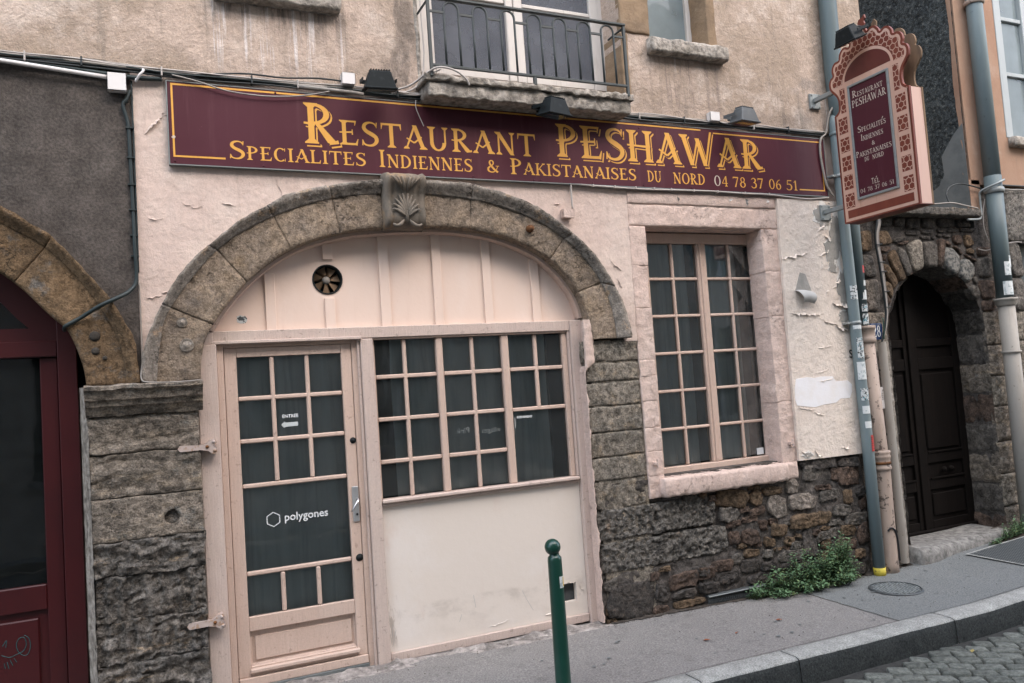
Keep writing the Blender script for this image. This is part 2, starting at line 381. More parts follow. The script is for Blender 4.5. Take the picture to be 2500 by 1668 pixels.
mat('red_wood', (0.0459, 0.00673, 0.00796), 0.38, 0.4, layers=[(2, 5, 0.45, 0.7, (0.0343, 0.00612, 0.00734), 0.8), (30, 5, 0.66, 0.75, (0.0612, 0.0184, 0.0184), 0.4)], bumps=[((50, 50, 3), 4, 0.12, 0.002)])
mat('old_oak', (0.00571, 0.0042, 0.00353), 0.8, 0.1, layers=[((30, 30, 2.5), 6, 0.45, 0.7, (0.00938, 0.00638, 0.00504), 0.7), ((8, 8, 2), 5, 0.55, 0.7, (0.00538, 0.00437, 0.00403), 0.8)], bumps=[((60, 60, 3), 5, 0.4, 0.004)])
mat('white_frame', (0.53, 0.49, 0.45), 0.6, 0.3, layers=[((20, 20, 2.5), 6, 0.55, 0.75, (0.36, 0.32, 0.29), 0.7), (5, 5, 0.5, 0.7, (0.46, 0.41, 0.37), 0.6)], bumps=[((45, 45, 3), 5, 0.25, 0.003)])
mat('grey_frame', (0.36, 0.385, 0.385), 0.65, 0.3, layers=[((12, 12, 2), 6, 0.5, 0.72, (0.27, 0.29, 0.29), 0.7)], bumps=[((45, 45, 3), 5, 0.2, 0.003)])
mat('wood_shutter', (0.40, 0.35, 0.31), 0.7, 0.25, layers=[((20, 20, 1.5), 6, 0.5, 0.72, (0.32, 0.28, 0.25), 0.7)])
mat('green_shutter', (0.045, 0.06, 0.062), 0.6, 0.3)
# metal and plastics
mat('railing_paint', (0.0419, 0.0497, 0.0497), 0.5, 0.4, layers=[(18, 6, 0.5, 0.7, (0.0641, 0.0696, 0.0678), 0.6), (26, 6, 0.66, 0.74, (0.0761, 0.0426, 0.0333), 0.7)], bumps=[(60, 5, 0.25, 0.002)])
mat('pipe_teal', (0.16, 0.203, 0.212), 0.45, 0.4, layers=[((6, 6, 1.2), 6, 0.45, 0.7, (0.198, 0.241, 0.245), 0.7), (14, 6, 0.62, 0.74, (0.0971, 0.123, 0.127), 0.7)], bumps=[(30, 4, 0.08, 0.003)])
mat('pipe_dark_teal', (0.085, 0.115, 0.12), 0.5, 0.4, layers=[((6, 6, 1.2), 6, 0.45, 0.7, (0.12, 0.155, 0.16), 0.7)], bumps=[(30, 4, 0.08, 0.003)])
mat('pipe_cream', (0.37, 0.286, 0.233), 0.6, 0.3, layers=[((8, 8, 1.5), 6, 0.48, 0.7, (0.29, 0.22, 0.176), 0.8), (13, 8, 0.555, 0.62, (0.066, 0.0484, 0.0396), 0.85)], bumps=[(30, 6, 0.3, 0.005)])
mat('pipe_pale', (0.317, 0.29, 0.255), 0.6, 0.3, layers=[((8, 8, 1.5), 6, 0.48, 0.7, (0.238, 0.207, 0.176), 0.8), (20, 7, 0.64, 0.72, (0.106, 0.0748, 0.0528), 0.8)], bumps=[(30, 6, 0.25, 0.005)])
mat('rust', (0.17, 0.075, 0.03), 0.9, 0.2, layers=[(22, 6, 0.4, 0.65, (0.06, 0.03, 0.02), 0.8)])
mat('yellow_tape', (0.52, 0.42, 0.055), 0.6, 0.3, layers=[(24, 6, 0.55, 0.68, (0.10, 0.085, 0.03), 0.85)])
mat('sticker_white', (0.62, 0.64, 0.63), 0.6, 0.3, layers=[(30, 5, 0.52, 0.6, (0.30, 0.36, 0.37), 0.8)])
mat('sticker_mixed', (0.55, 0.57, 0.56), 0.6, 0.3, layers=[(40, 5, 0.5, 0.54, (0.04, 0.05, 0.055), 0.95), (30, 4, 0.58, 0.62, (0.12, 0.30, 0.36), 0.9)])
mat('sticker_red', (0.42, 0.035, 0.03), 0.5, 0.35, layers=[((40, 40, 90), 3, 0.55, 0.58, (0.03, 0.02, 0.02), 0.9)])
mat('sticker_yellow', (0.62, 0.42, 0.06), 0.5, 0.3)
mat('black_ink', (0.02, 0.02, 0.022), 0.6, 0.3)
mat('black_metal', (0.0121, 0.0154, 0.0165), 0.6, 0.15, layers=[(20, 5, 0.5, 0.7, (0.0248, 0.0303, 0.0308), 0.7)], bumps=[(70, 4, 0.1, 0.002)])
mat('grey_lamp', (0.08, 0.088, 0.092), 0.5, 0.4, layers=[(12, 5, 0.5, 0.7, (0.112, 0.12, 0.12), 0.7)])
mat('lamp_lens', (0.04, 0.075, 0.085), 0.12, 0.6)
mat('white_plastic', (0.66, 0.63, 0.61), 0.45, 0.4, layers=[(6, 5, 0.5, 0.72, (0.54, 0.51, 0.49), 0.7)])
mat('cable_grey', (0.30, 0.27, 0.24), 0.6, 0.3, layers=[(9, 5, 0.5, 0.7, (0.16, 0.145, 0.13), 0.8)])
mat('cable_black', (0.022, 0.026, 0.027), 0.5, 0.4)
mat('cable_teal', (0.0175, 0.0275, 0.028), 0.5, 0.4)
mat('cable_white', (0.416, 0.376, 0.344), 0.6, 0.3)
mat('galvanised', (0.26, 0.28, 0.275), 0.5, 0.4, metal=0.35, layers=[(14, 5, 0.5, 0.7, (0.18, 0.195, 0.19), 0.8)])
mat('aluminium', (0.48, 0.49, 0.49), 0.38, 0.5, metal=0.6, layers=[((60, 60, 4), 3, 0.4, 0.7, (0.40, 0.41, 0.41), 0.6)])
mat('chrome', (0.7, 0.7, 0.7), 0.22, 0.5, metal=0.9)
mat('bollard_green', (0.00612, 0.0459, 0.0306), 0.3, 0.5, coat=0.2, layers=[((10, 10, 4), 5, 0.5, 0.72, (0.00858, 0.0581, 0.0404), 0.7), (36, 6, 0.70, 0.76, (0.122, 0.159, 0.147), 0.7)], bumps=[(40, 4, 0.06, 0.002)])
mat('cast_iron', (0.075, 0.082, 0.083), 0.55, 0.4, metal=0.3, layers=[(14, 6, 0.5, 0.7, (0.11, 0.115, 0.115), 0.7), (30, 6, 0.66, 0.75, (0.13, 0.075, 0.045), 0.6)], bumps=[(80, 5, 0.25, 0.002)])
# signs
mat('sign_maroon', (0.067, 0.0156, 0.0232), 0.5, 0.2, layers=[((1.5, 1.5, 1.0), 4, 0.4, 0.7, (0.0777, 0.0202, 0.0298), 0.8), ((16, 16, 1.0), 5, 0.52, 0.74, (0.0972, 0.0354, 0.0445), 0.6), (70, 4, 0.70, 0.76, (0.215, 0.118, 0.13), 0.5)], bumps=[(1.6, 3, 0.10, 0.05)])
mat('sign_yellow', (0.66, 0.335, 0.065), 0.45, 0.3, layers=[(9, 5, 0.45, 0.7, (0.60, 0.29, 0.055), 0.7)])
mat('sign_pale', (0.52, 0.44, 0.37), 0.5, 0.3)
mat('sign_edge', (0.20, 0.215, 0.21), 0.5, 0.4, metal=0.3)
mat('salmon_paint', (0.549, 0.337, 0.253), 0.6, 0.3, layers=[((3, 3, 1.2), 5, 0.45, 0.7, (0.59, 0.393, 0.312), 0.7), ((30, 30, 2), 6, 0.58, 0.74, (0.364, 0.204, 0.132), 0.65)], bumps=[((50, 50, 3), 4, 0.15, 0.003)])
mat('salmon_side', (0.62, 0.42, 0.345), 0.6, 0.3, layers=[((14, 14, 1), 6, 0.5, 0.74, (0.52, 0.32, 0.25), 0.7), (14, 7, 0.68, 0.74, (0.30, 0.13, 0.07), 0.8)])
mat('brick_red_paint', (0.155, 0.036, 0.022), 0.5, 0.35, layers=[((8, 8, 1.2), 6, 0.45, 0.72, (0.20, 0.05, 0.028), 0.7), ((24, 24, 3), 6, 0.6, 0.76, (0.10, 0.026, 0.018), 0.7)])
mat('panel_brown', (0.105, 0.024, 0.019), 0.5, 0.35, layers=[((5, 5, 1.2), 6, 0.45, 0.72, (0.14, 0.034, 0.024), 0.7)])
mat('raw_plywood', (0.22, 0.145, 0.09), 0.8, 0.2, layers=[((6, 6, 1.5), 6, 0.42, 0.68, (0.11, 0.075, 0.05), 0.85), (4, 5, 0.5, 0.7, (0.29, 0.20, 0.13), 0.6)])
mat('enamel_blue', (0.012, 0.035, 0.115), 0.25, 0.5, layers=[(20, 5, 0.68, 0.76, (0.10, 0.06, 0.04), 0.8)])
mat('white_letter', (0.72, 0.74, 0.74), 0.5, 0.3)
mat('chalk', (0.50, 0.53, 0.52), 0.8, 0.2)
mat('teal_marker', (0.012, 0.072, 0.078), 0.5, 0.3)
# ground
mat('asphalt_warm', (0.232, 0.221, 0.208), 0.9, 0.2,
    layers=[(1.1, 5, 0.42, 0.68, (0.207, 0.195, 0.185), 0.8), (75, 3, 0.50, 0.66, (0.314, 0.292, 0.272), 0.6), (150, 2, 0.36, 0.44, (0.113, 0.106, 0.1), 0.0), (5, 6, 0.52, 0.70, (0.149, 0.139, 0.131), 0.6)],
    bumps=[(90, 4, 0.7, 0.005), (3, 4, 0.25, 0.02)], nr=.75, cav=(.45,))
mat('asphalt_blue', (0.182, 0.189, 0.184), 0.9, 0.2,
    layers=[(1.1, 5, 0.42, 0.68, (0.157, 0.166, 0.161), 0.8), (75, 3, 0.52, 0.68, (0.254, 0.265, 0.257), 0.5), (5, 6, 0.6, 0.76, (0.14, 0.145, 0.141), 0.6)],
    bumps=[(90, 4, 0.6, 0.005), (3, 4, 0.25, 0.02)], nr=.75, cav=(.45,))
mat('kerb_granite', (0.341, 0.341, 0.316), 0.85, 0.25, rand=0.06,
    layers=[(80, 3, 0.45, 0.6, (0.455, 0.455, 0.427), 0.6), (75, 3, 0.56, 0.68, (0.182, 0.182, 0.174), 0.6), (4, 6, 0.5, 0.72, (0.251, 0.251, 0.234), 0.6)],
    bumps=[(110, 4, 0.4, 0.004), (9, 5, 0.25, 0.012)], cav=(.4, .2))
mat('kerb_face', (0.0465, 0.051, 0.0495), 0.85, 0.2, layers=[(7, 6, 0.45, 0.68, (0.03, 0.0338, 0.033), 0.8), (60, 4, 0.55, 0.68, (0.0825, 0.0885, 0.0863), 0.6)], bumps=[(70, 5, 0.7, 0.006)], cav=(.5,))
mat('cobble_stone', (0.158, 0.165, 0.145), 0.85, 0.15, rand=0.2,
    layers=[(9, 6, 0.42, 0.68, (0.108, 0.117, 0.104), 0.8), (24, 6, 0.56, 0.72, (0.213, 0.221, 0.19), 0.6)], bumps=[(30, 7, 0.5, 0.008), (120, 3, 0.3, 0.002)], cav=(.4, .2))
mat('road_joint', (0.055, 0.054, 0.05), 0.95, 0.1, layers=[(20, 6, 0.45, 0.68, (0.032, 0.032, 0.03), 0.8)], bumps=[(60, 6, 0.6, 0.008)])
mat('step_stone', (0.231, 0.221, 0.204), 0.85, 0.2, layers=[(5, 6, 0.45, 0.68, (0.184, 0.173, 0.16), 0.8), (30, 6, 0.6, 0.72, (0.116, 0.109, 0.102), 0.6)], bumps=[(18, 7, 0.5, 0.012), (80, 4, 0.3, 0.003)], cav=(.5,))
mat('soil', (0.06, 0.05, 0.042), 0.95, 0.1, layers=[(30, 6, 0.45, 0.68, (0.10, 0.09, 0.078), 0.8)], bumps=[(50, 7, 1.0, 0.012)])
# leaves, cloth, interior
mat('weed_leaf', (0.106, 0.192, 0.0915), 0.55, 0.35, layers=[(9, 4, 0.45, 0.68, (0.0655, 0.123, 0.0655), 0.8), (14, 4, 0.55, 0.72, (0.177, 0.269, 0.133), 0.7)])
mat('weed_leaf_pale', (0.13, 0.19, 0.075), 0.6, 0.3, layers=[(14, 4, 0.5, 0.7, (0.17, 0.19, 0.07), 0.6)])
mat('weed_stem', (0.06, 0.075, 0.03), 0.7, 0.3)
mat('dry_leaf', (0.26, 0.085, 0.04), 0.8, 0.2)
mat('dry_leaf_yellow', (0.30, 0.24, 0.09), 0.8, 0.2)
mat('curtain_cloth', (0.604, 0.652, 0.652), 0.9, 0.1, layers=[((14, 14, 0.6), 5, 0.45, 0.7, (0.426, 0.468, 0.479), 0.8)])
mat('sheer_cloth', (0.63, 0.675, 0.75), 0.9, 0.1, layers=[((14, 14, 0.6), 5, 0.45, 0.7, (0.495, 0.54, 0.63), 0.8)])
mat('room_dark', (0.08, 0.085, 0.088), 0.95, 0.1)
mat('blue_cloth', (0.05, 0.085, 0.14), 0.9, 0.1)
mat('far_plaster', (0.58, 0.478, 0.377), 0.9, 0.1, layers=[(1, 5, 0.42, 0.68, (0.45, 0.362, 0.275), 0.8)])
mat('far_shutter', (0.20, 0.18, 0.16), 0.8, 0.2)
glass('pane_glass', (0.92, 0.96, 0.96), dlo=-.1, dhi=.9, dirt=0.095, dirt_glare_col=(0.30, 0.335, 0.335), dscale=6)  # dirt film also paints a grey haze that lifts the black panes
glass('dusty_glass', (0.70, 0.72, 0.76), dlo=-.6, dhi=1.0, dirt=0.8, dirt_glare_col=(0.17, 0.178, 0.20), dscale=5)
glass('teal_glass', (0.85, 0.90, 0.91), dlo=-.6, dhi=1.0, dirt=0.8, dirt_glare_col=(0.30, 0.35, 0.36), dscale=4)  # pale teal film paints in the reflected sky and wall
glass('dark_glass', (0.5, 0.55, 0.56), dlo=-.1, dhi=.9, dirt=0.05, dirt_glare_col=(0.2, 0.23, 0.23))

# ---------------------------------------------------------------- helpers
def ground_z(x, y):
    xs = (-12, -1, 1.6, 2.6, 4.3, 5, 6, 7, 9, 14)
    zs = (.12, .06, .035, .01, -.025, -.01, .05, .10, .15, .2)
    x = max(xs[0], min(xs[-1], x))
    for i in range(len(xs) - 1):
        if x <= xs[i + 1]:
            t = (x - xs[i]) / (xs[i + 1] - xs[i])
            return zs[i] + t * (zs[i + 1] - zs[i]) + .02 * y
    return zs[-1] + .02 * y


def kerb_y(x):
    return -1.125 + .03 * (x - 2.3) if x > -3 else -1.284


ROAD_DROP = .15


def fr(x, y, z, s, octv=4):
    return noise.fractal(Vector((x * s, y * s, z * s)), 0.9, 2.1, octv)


def link(name, me, m, parent=None):
    o = bpy.data.objects.new(name, me)
    COL.objects.link(o)
    if m is not None:
        for mm in (m if isinstance(m, (list, tuple)) else [m]):
            me.materials.append(MATS[mm])
    if parent is not None:
        o.parent = parent
    return o


def empty(name, loc=(0, 0, 0)):
    o = bpy.data.objects.new(name, None)
    o.empty_display_size = .1
    COL.objects.link(o)
    o.location = loc
    return o


def tag(o, label=None, cat=None, group=None, kind=None):
    if label:
        o['label'] = label
    if cat:
        o['category'] = cat
    if group:
        o['group'] = group
    if kind:
        o['kind'] = kind
    return o


def at_root(o, root):
    """parent a mesh given in world coordinates to a root placed anywhere"""
    o.parent = root
    o.matrix_parent_inverse = Matrix.Translation(-root.location)
    return o


class MB:
    def __init__(self):
        self.v, self.f, self.mi = [], [], []
        self.cur = 0

    def add(self, vs, fs):
        b = len(self.v)
        self.v += [tuple(p) for p in vs]
        for f in fs:
            self.f.append(tuple(i + b for i in f))
            self.mi.append(self.cur)
        return self

    def box(self, x0, x1, y0, y1, z0, z1):
        return self.add([(x0, y0, z0), (x1, y0, z0), (x1, y1, z0), (x0, y1, z0), (x0, y0, z1), (x1, y0, z1), (x1, y1, z1), (x0, y1, z1)],
                        [(0, 3, 2, 1), (4, 5, 6, 7), (0, 1, 5, 4), (1, 2, 6, 5), (2, 3, 7, 6), (3, 0, 4, 7)])

    def prism(self, poly, y0, y1, holes=()):
        """closed slab from an XZ outline, between y0 (front) and y1"""
        loops = [list(poly)] + [list(h) for h in holes]
        flat = [p for l in loops for p in l]
        tris = tessellate_polygon([[Vector((p[0], p[1], 0)) for p in l] for l in loops])
        n = len(flat)
        vs = [(p[0], y0, p[1]) for p in flat] + [(p[0], y1, p[1]) for p in flat]
        fs = []
        for t in tris:
            a, b, c = [flat[i] for i in t]
            ccw = (b[0] - a[0]) * (c[1] - a[1]) - (b[1] - a[1]) * (c[0] - a[0]) > 0
            t = tuple(t) if ccw else tuple(reversed(t))
            fs.append(t)
            fs.append(tuple(i + n for i in reversed(t)))
        off = 0
        for li, l in enumerate(loops):
            k = len(l)
            ar = sum(l[i][0] * l[(i + 1) % k][1] - l[(i + 1) % k][0] * l[i][1] for i in range(k))
            for i in range(k):
                a, b = off + i, off + (i + 1) % k
                q = (a, a + n, b + n, b)
                if (ar > 0) == (li == 0):
                    q = tuple(reversed(q)) if li == 0 else q
                else:
                    q = q if li == 0 else tuple(reversed(q))
                fs.append(q)
            off += k
        return self.add(vs, fs)

    def tube(self, pts, r, n=8, cap=True):
        pts = [Vector(p) for p in pts]
        rr = r if isinstance(r, (list, tuple)) else [r] * len(pts)
        vs, fs = [], []
        prev = None
        for i, p in enumerate(pts):
            d = (pts[min(i + 1, len(pts) - 1)] - pts[max(i - 1, 0)]).normalized()
            if prev is None:
                a = Vector((0, 0, 1)) if abs(d.z) < .9 else Vector((1, 0, 0))
                u = d.cross(a).normalized()
            else:
                u = (prev - d * prev.dot(d)).normalized()
            w = d.cross(u)
            prev = u
            for k in range(n):
                t = 2 * math.pi * k / n
                vs.append(p + (u * math.cos(t) + w * math.sin(t)) * rr[i])
        for i in range(len(pts) - 1):
            for k in range(n):
                a, b = i * n + k, i * n + (k + 1) % n
                fs.append((a, b, b + n, a + n))
        if cap:
            fs.append(tuple(range(n - 1, -1, -1)))
            fs.append(tuple((len(pts) - 1) * n + k for k in range(n)))
        return self.add(vs, fs)

    def lathe(self, prof, c, n=20, axis='z'):
        """prof: (radius, height) pairs, around the point c"""
        vs, fs = [], []
        for r, h in prof:
            for k in range(n):
                t = 2 * math.pi * k / n
                a, b = r * math.cos(t), r * math.sin(t)
                vs.append((c[0] + a, c[1] + b, c[2] + h) if axis == 'z' else (c[0] + a, c[1] + h, c[2] + b) if axis == 'y' else (c[0] + h, c[1] + a, c[2] + b))
        for i in range(len(prof) - 1):
            for k in range(n):
                a, b = i * n + k, i * n + (k + 1) % n
                fs.append((a, b, b + n, a + n) if axis != 'y' else (a, a + n, b + n, b))
        return self.add(vs, fs)

    def grid(self, fn, nu, nv):
        vs = [fn(i / nu, j / nv) for j in range(nv + 1) for i in range(nu + 1)]
        fs = []
        for j in range(nv):
            for i in range(nu):
                a = j * (nu + 1) + i
                fs.append((a, a + 1, a + nu + 2, a + nu + 1))
        return self.add(vs, fs)

    def mesh(self, name, smooth=False, bevel=0, segs=1):
        me = bpy.data.meshes.new(name)
        me.from_pydata(self.v, [], self.f)
        if any(self.mi):
            for p, i in zip(me.polygons, self.mi):
                p.material_index = i
        if bevel:
            bm = bmesh.new()
            bm.from_mesh(me)
            bmesh.ops.remove_doubles(bm, verts=bm.verts, dist=1e-6)
            es = [e for e in bm.edges if len(e.link_faces) == 2 and e.calc_face_angle(0) > .5]
            bmesh.ops.bevel(bm, geom=es, offset=bevel, segments=segs, affect='EDGES', clamp_overlap=True)
            bm.to_mesh(me)
            bm.free()
        if smooth:
            for p in me.polygons:
                p.use_smooth = True
        me.update()
        return me

    def build(self, name, m, parent=None, smooth=False, bevel=0, segs=1):
        return link(name, self.mesh(name, smooth, bevel, segs), m, parent)


_pr = random.Random(99)


def box(name, m, parent, x0, x1, y0, y1, z0, z1, bevel=.003):
    if name == 'pane':                       # old panes never lie quite flat
        o = MB().box(min(x0, x1), max(x0, x1), y0, y1, min(z0, z1), max(z0, z1)).build(name, m, parent)
        k = [_pr.uniform(-.0018, .0018) for _ in range(4)]
        for v in o.data.vertices:
            v.co.y += k[(0 if v.co.x < (x0 + x1) / 2 else 1) + (0 if v.co.z < (z0 + z1) / 2 else 2)]
        return o
    return MB().box(min(x0, x1), max(x0, x1), y0, y1, min(z0, z1), max(z0, z1)).build(name, m, parent, bevel=bevel)


def spline(pts, per=8):
    pts = [Vector(p) for p in pts]
    out = []
    n = len(pts)
    for i in range(n - 1):
        p0, p1, p2, p3 = pts[max(i - 1, 0)], pts[i], pts[i + 1], pts[min(i + 2, n - 1)]
        for k in range(per):
            t = k / per
            out.append(.5 * ((2 * p1) + (p2 - p0) * t + (2 * p0 - 5 * p1 + 4 * p2 - p3) * t * t + (3 * p1 - p0 - 3 * p2 + p3) * t ** 3))
    out.append(pts[-1])
    return out


def cable(name, m, pts, r=.006, label=None, group=None, parent=None, per=6, n=6, cat='cable'):
    o = MB().tube(spline(pts, per), r, n).build(name, m, parent, smooth=True)
    if label:
        tag(o, label, cat, group)
    return o


def edge_axis(L, res, r):
    """0..1 positions along a side, with extra lines close to both ends"""
    r = min(r, L * .2)
    n = max(2, int((L - 2 * r) / res))
    p = [0, .35 * r, r] + [r + (L - 2 * r) * k / n for k in range(1, n)] + [L - r, L - .35 * r, L]
    return [a / L for a in p]


def stone_block(name, m, parent, x0, x1, z0, z1, y=0.0, amp=.008, scale=9, style='plain', res=.018, depth=.12, round_=.012, seed=0, warp=.006, hole=None):
    """a dressed or weathered block whose front is a displaced grid"""
    w, h = x1 - x0, z1 - z0
    us, vv_ = edge_axis(w, res, round_), edge_axis(h, res, round_)
    nx, nz = len(us) - 1, len(vv_) - 1
    mb = MB()
    vs = []
    for j in range(nz + 1):
        for i in range(nx + 1):
            u, v = us[i], vv_[j]
            x, z = x0 + u * w, z0 + v * h
            e = min(u * w, (1 - u) * w, v * h, (1 - v) * h)
            d = amp * fr(x + seed, 0, z, scale)
            if style == 'strata':
                zw = z + .05 * fr(x, seed, z, 3)
                d += amp * 1.2 * fr(x * .7 + seed, 2, zw * 1.9, scale * 1.2, 5) + amp * 2.2 * max(0, fr(x * .45, seed, zw * 2.2, 8, 4) - .12)
            elif style == 'pitted':
                d += amp * 1.7 * max(0, fr(x, seed, z, 28, 5)) + amp * 1.0 * fr(x, seed, z, 60, 2)
            elif style == 'grooved':
                d += amp * 1.1 * abs(math.sin((x + .03 * fr(x, 0, z, 5)) * 40 + seed)) * (.4 + max(0, .6 + fr(x, seed, z, 4))) + amp * 2.0 * max(0, fr(x * .8, seed, z * 1.3, 16, 5)) + amp * .8 * fr(x, seed, z, 45, 2)
            if hole and math.hypot(x - hole[0], z - hole[1]) < hole[2]:
                d += hole[3] * min(1, 3 * (1 - math.hypot(x - hole[0], z - hole[1]) / hole[2]))
            if e < round_:
                d += .9 * round_ * (1 - e / round_) ** 2
            xx = x + warp * fr(x, 5, z, 8) * (1 if .001 < u < .999 else 1.2)
            zz = z + warp * fr(x, 9, z, 8)
            vs.append((xx, y + d, zz))
    fs = []
    for j in range(nz):
        for i in range(nx):
            a = j * (nx + 1) + i
            fs.append((a, a + 1, a + nx + 2, a + nx + 1))
    ring = [i for i in range(nx + 1)] + [j * (nx + 1) + nx for j in range(1, nz + 1)] + [nz * (nx + 1) + i for i in range(nx - 1, -1, -1)] + [j * (nx + 1) for j in range(nz - 1, 0, -1)]
    b = len(vs)
    for r in ring:
        vs.append((vs[r][0], y + depth, vs[r][2]))
    k = len(ring)
    for i in range(k):
        fs.append((ring[(i + 1) % k], ring[i], b + i, b + (i + 1) % k))
    mb.add(vs, fs)
    return mb.build(name, m, parent, smooth=True)


def rubble_stone(name, m, parent, poly, y, proud=.03, amp=.006, seed=0, jitter=.006, base=.05, rough=26, rounds=1, flat=False):
    """irregular stone from an outline in X,Z: rounded rim, uneven face"""
    rnd = random.Random(seed * 77 + 5)
    k = len(poly)
    # subdivide and round off the outline
    pts = []
    for i in range(k):
        a, b = poly[i], poly[(i + 1) % k]
        L = math.hypot(b[0] - a[0], b[1] - a[1])
        n = max(2, min(5, int(L / .035)))
        for s in range(n):
            t = s / n
            pts.append([a[0] + (b[0] - a[0]) * t, a[1] + (b[1] - a[1]) * t])
    for _ in range(rounds):
        n = len(pts)
        pts = [[(pts[i - 1][0] + 2.4 * pts[i][0] + pts[(i + 1) % n][0]) / 4.4, (pts[i - 1][1] + 2.4 * pts[i][1] + pts[(i + 1) % n][1]) / 4.4] for i in range(n)]
    for p in pts:
        p[0] += rnd.uniform(-jitter, jitter)
        p[1] += rnd.uniform(-jitter, jitter)
    cx = sum(p[0] for p in pts) / len(pts)
    cz = sum(p[1] for p in pts) / len(pts)
    area = sum(pts[i][0] * pts[(i + 1) % len(pts)][1] - pts[(i + 1) % len(pts)][0] * pts[i][1] for i in range(len(pts)))
    if area < 0:
        pts.reverse()
    n = len(pts)
    rings = [(1.0, base), (1.0, -.55 * proud), (.955, -.93 * proud), (.80, -1.0 * proud), (.6, -1.0 * proud), (.4, -1.0 * proud), (.2, -1.0 * proud)] if flat else [(1.0, base), (1.0, -.2 * proud), (.93, -.75 * proud), (.74, -1.0 * proud), (.45, -1.05 * proud), (.2, -1.05 * proud)]
    vs, fs = [], []
    tx, tz = rnd.uniform(-.10, .10), rnd.uniform(-.12, .12)
    for ri, (s, d) in enumerate(rings):
        for p in pts:
            x, z = cx + (p[0] - cx) * s, cz + (p[1] - cz) * s
            dd = d
            if ri > 0:
                dd += amp * fr(x + seed, 1, z, rough) * (1 if ri > 1 else .4) + (tx * (x - cx) + tz * (z - cz)) * (s if ri < 3 else 1)
            vs.append((x, y + dd, z))
    for ri in range(len(rings) - 1):
        for i in range(n):
            a, b = ri * n + i, ri * n + (i + 1) % n
            fs.append((a, b, b + n, a + n))
    vs.append((cx, y - 1.05 * proud + amp * fr(cx + seed, 1, cz, rough), cz))
    c = len(vs) - 1
    l = (len(rings) - 1) * n
    for i in range(n):
        fs.append((l + i, l + (i + 1) % n, c))
    mb = MB().add(vs, fs)
    return mb.build(name, m, parent, smooth=True)


def lumpy(name, m, parent, x0, x1, z0, z1, y0, y1, amp=.012, scale=9, res=.03, soft=.13):
    """a worn beam of stone: rounded box with displaced front, top and bottom"""
    nx = max(4, int((x1 - x0) / res))
    h, d = z1 - z0, y1 - y0
    c = min(h, d) * soft
    prof = [(y1, z0), (y0 + c * 1.6, z0), (y0 + .35 * c, z0 + .45 * c), (y0, z0 + 1.3 * c), (y0, z0 + h * .5), (y0, z1 - 1.3 * c), (y0 + .35 * c, z1 - .4 * c), (y0 + 1.5 * c, z1), (y0 + d * .6, z1), (y1, z1)]
    vs, fs = [], []
    n = len(prof)
    for i in range(nx + 1):
        x = x0 + (x1 - x0) * i / nx
        e = min(i, nx - i)
        for k, (y, z) in enumerate(prof):
            a = amp * (1 if 0 < k < n - 1 else 0)
            yy = y + a * fr(x, y, z, scale) + (.4 * c if e == 0 and 0 < k < n - 1 else 0)
            zz = z + a * fr(x + 7, y, z, scale)
            vs.append((x + (amp * fr(3, y, z, scale * 1.5) if e == 0 else 0), yy, zz))
    for i in range(nx):
        for k in range(n - 1):
            a = i * n + k
            fs.append((a, a + n, a + n + 1, a + 1))
    fs.append(tuple(range(n)))
    fs.append(tuple(nx * n + k for k in range(n - 1, -1, -1)))
    return MB().add(vs, fs).build(name, m, parent, smooth=False if amp > .02 else True)


# ---------------------------------------------------------------- lettering: a flared roman alphabet drawn as strokes
T_, t_ = .155, .07


def _stem(x, y0=0.0, y1=1.0, w=T_, s0=True, s1=True):
    out = [('L', x, y0, x, y1, w, w)]
    if s0:
        out.append(('S', x, y0, w * .5 + .085, 1))
    if s1:
        out.append(('S', x, y1, w * .5 + .085, -1))
    return out


def _bowl(cx, cy, rx, ry, a0, a1, tk=T_, tn=t_):
    return [('B', cx, cy, rx, ry, a0, a1, tk, tn)]


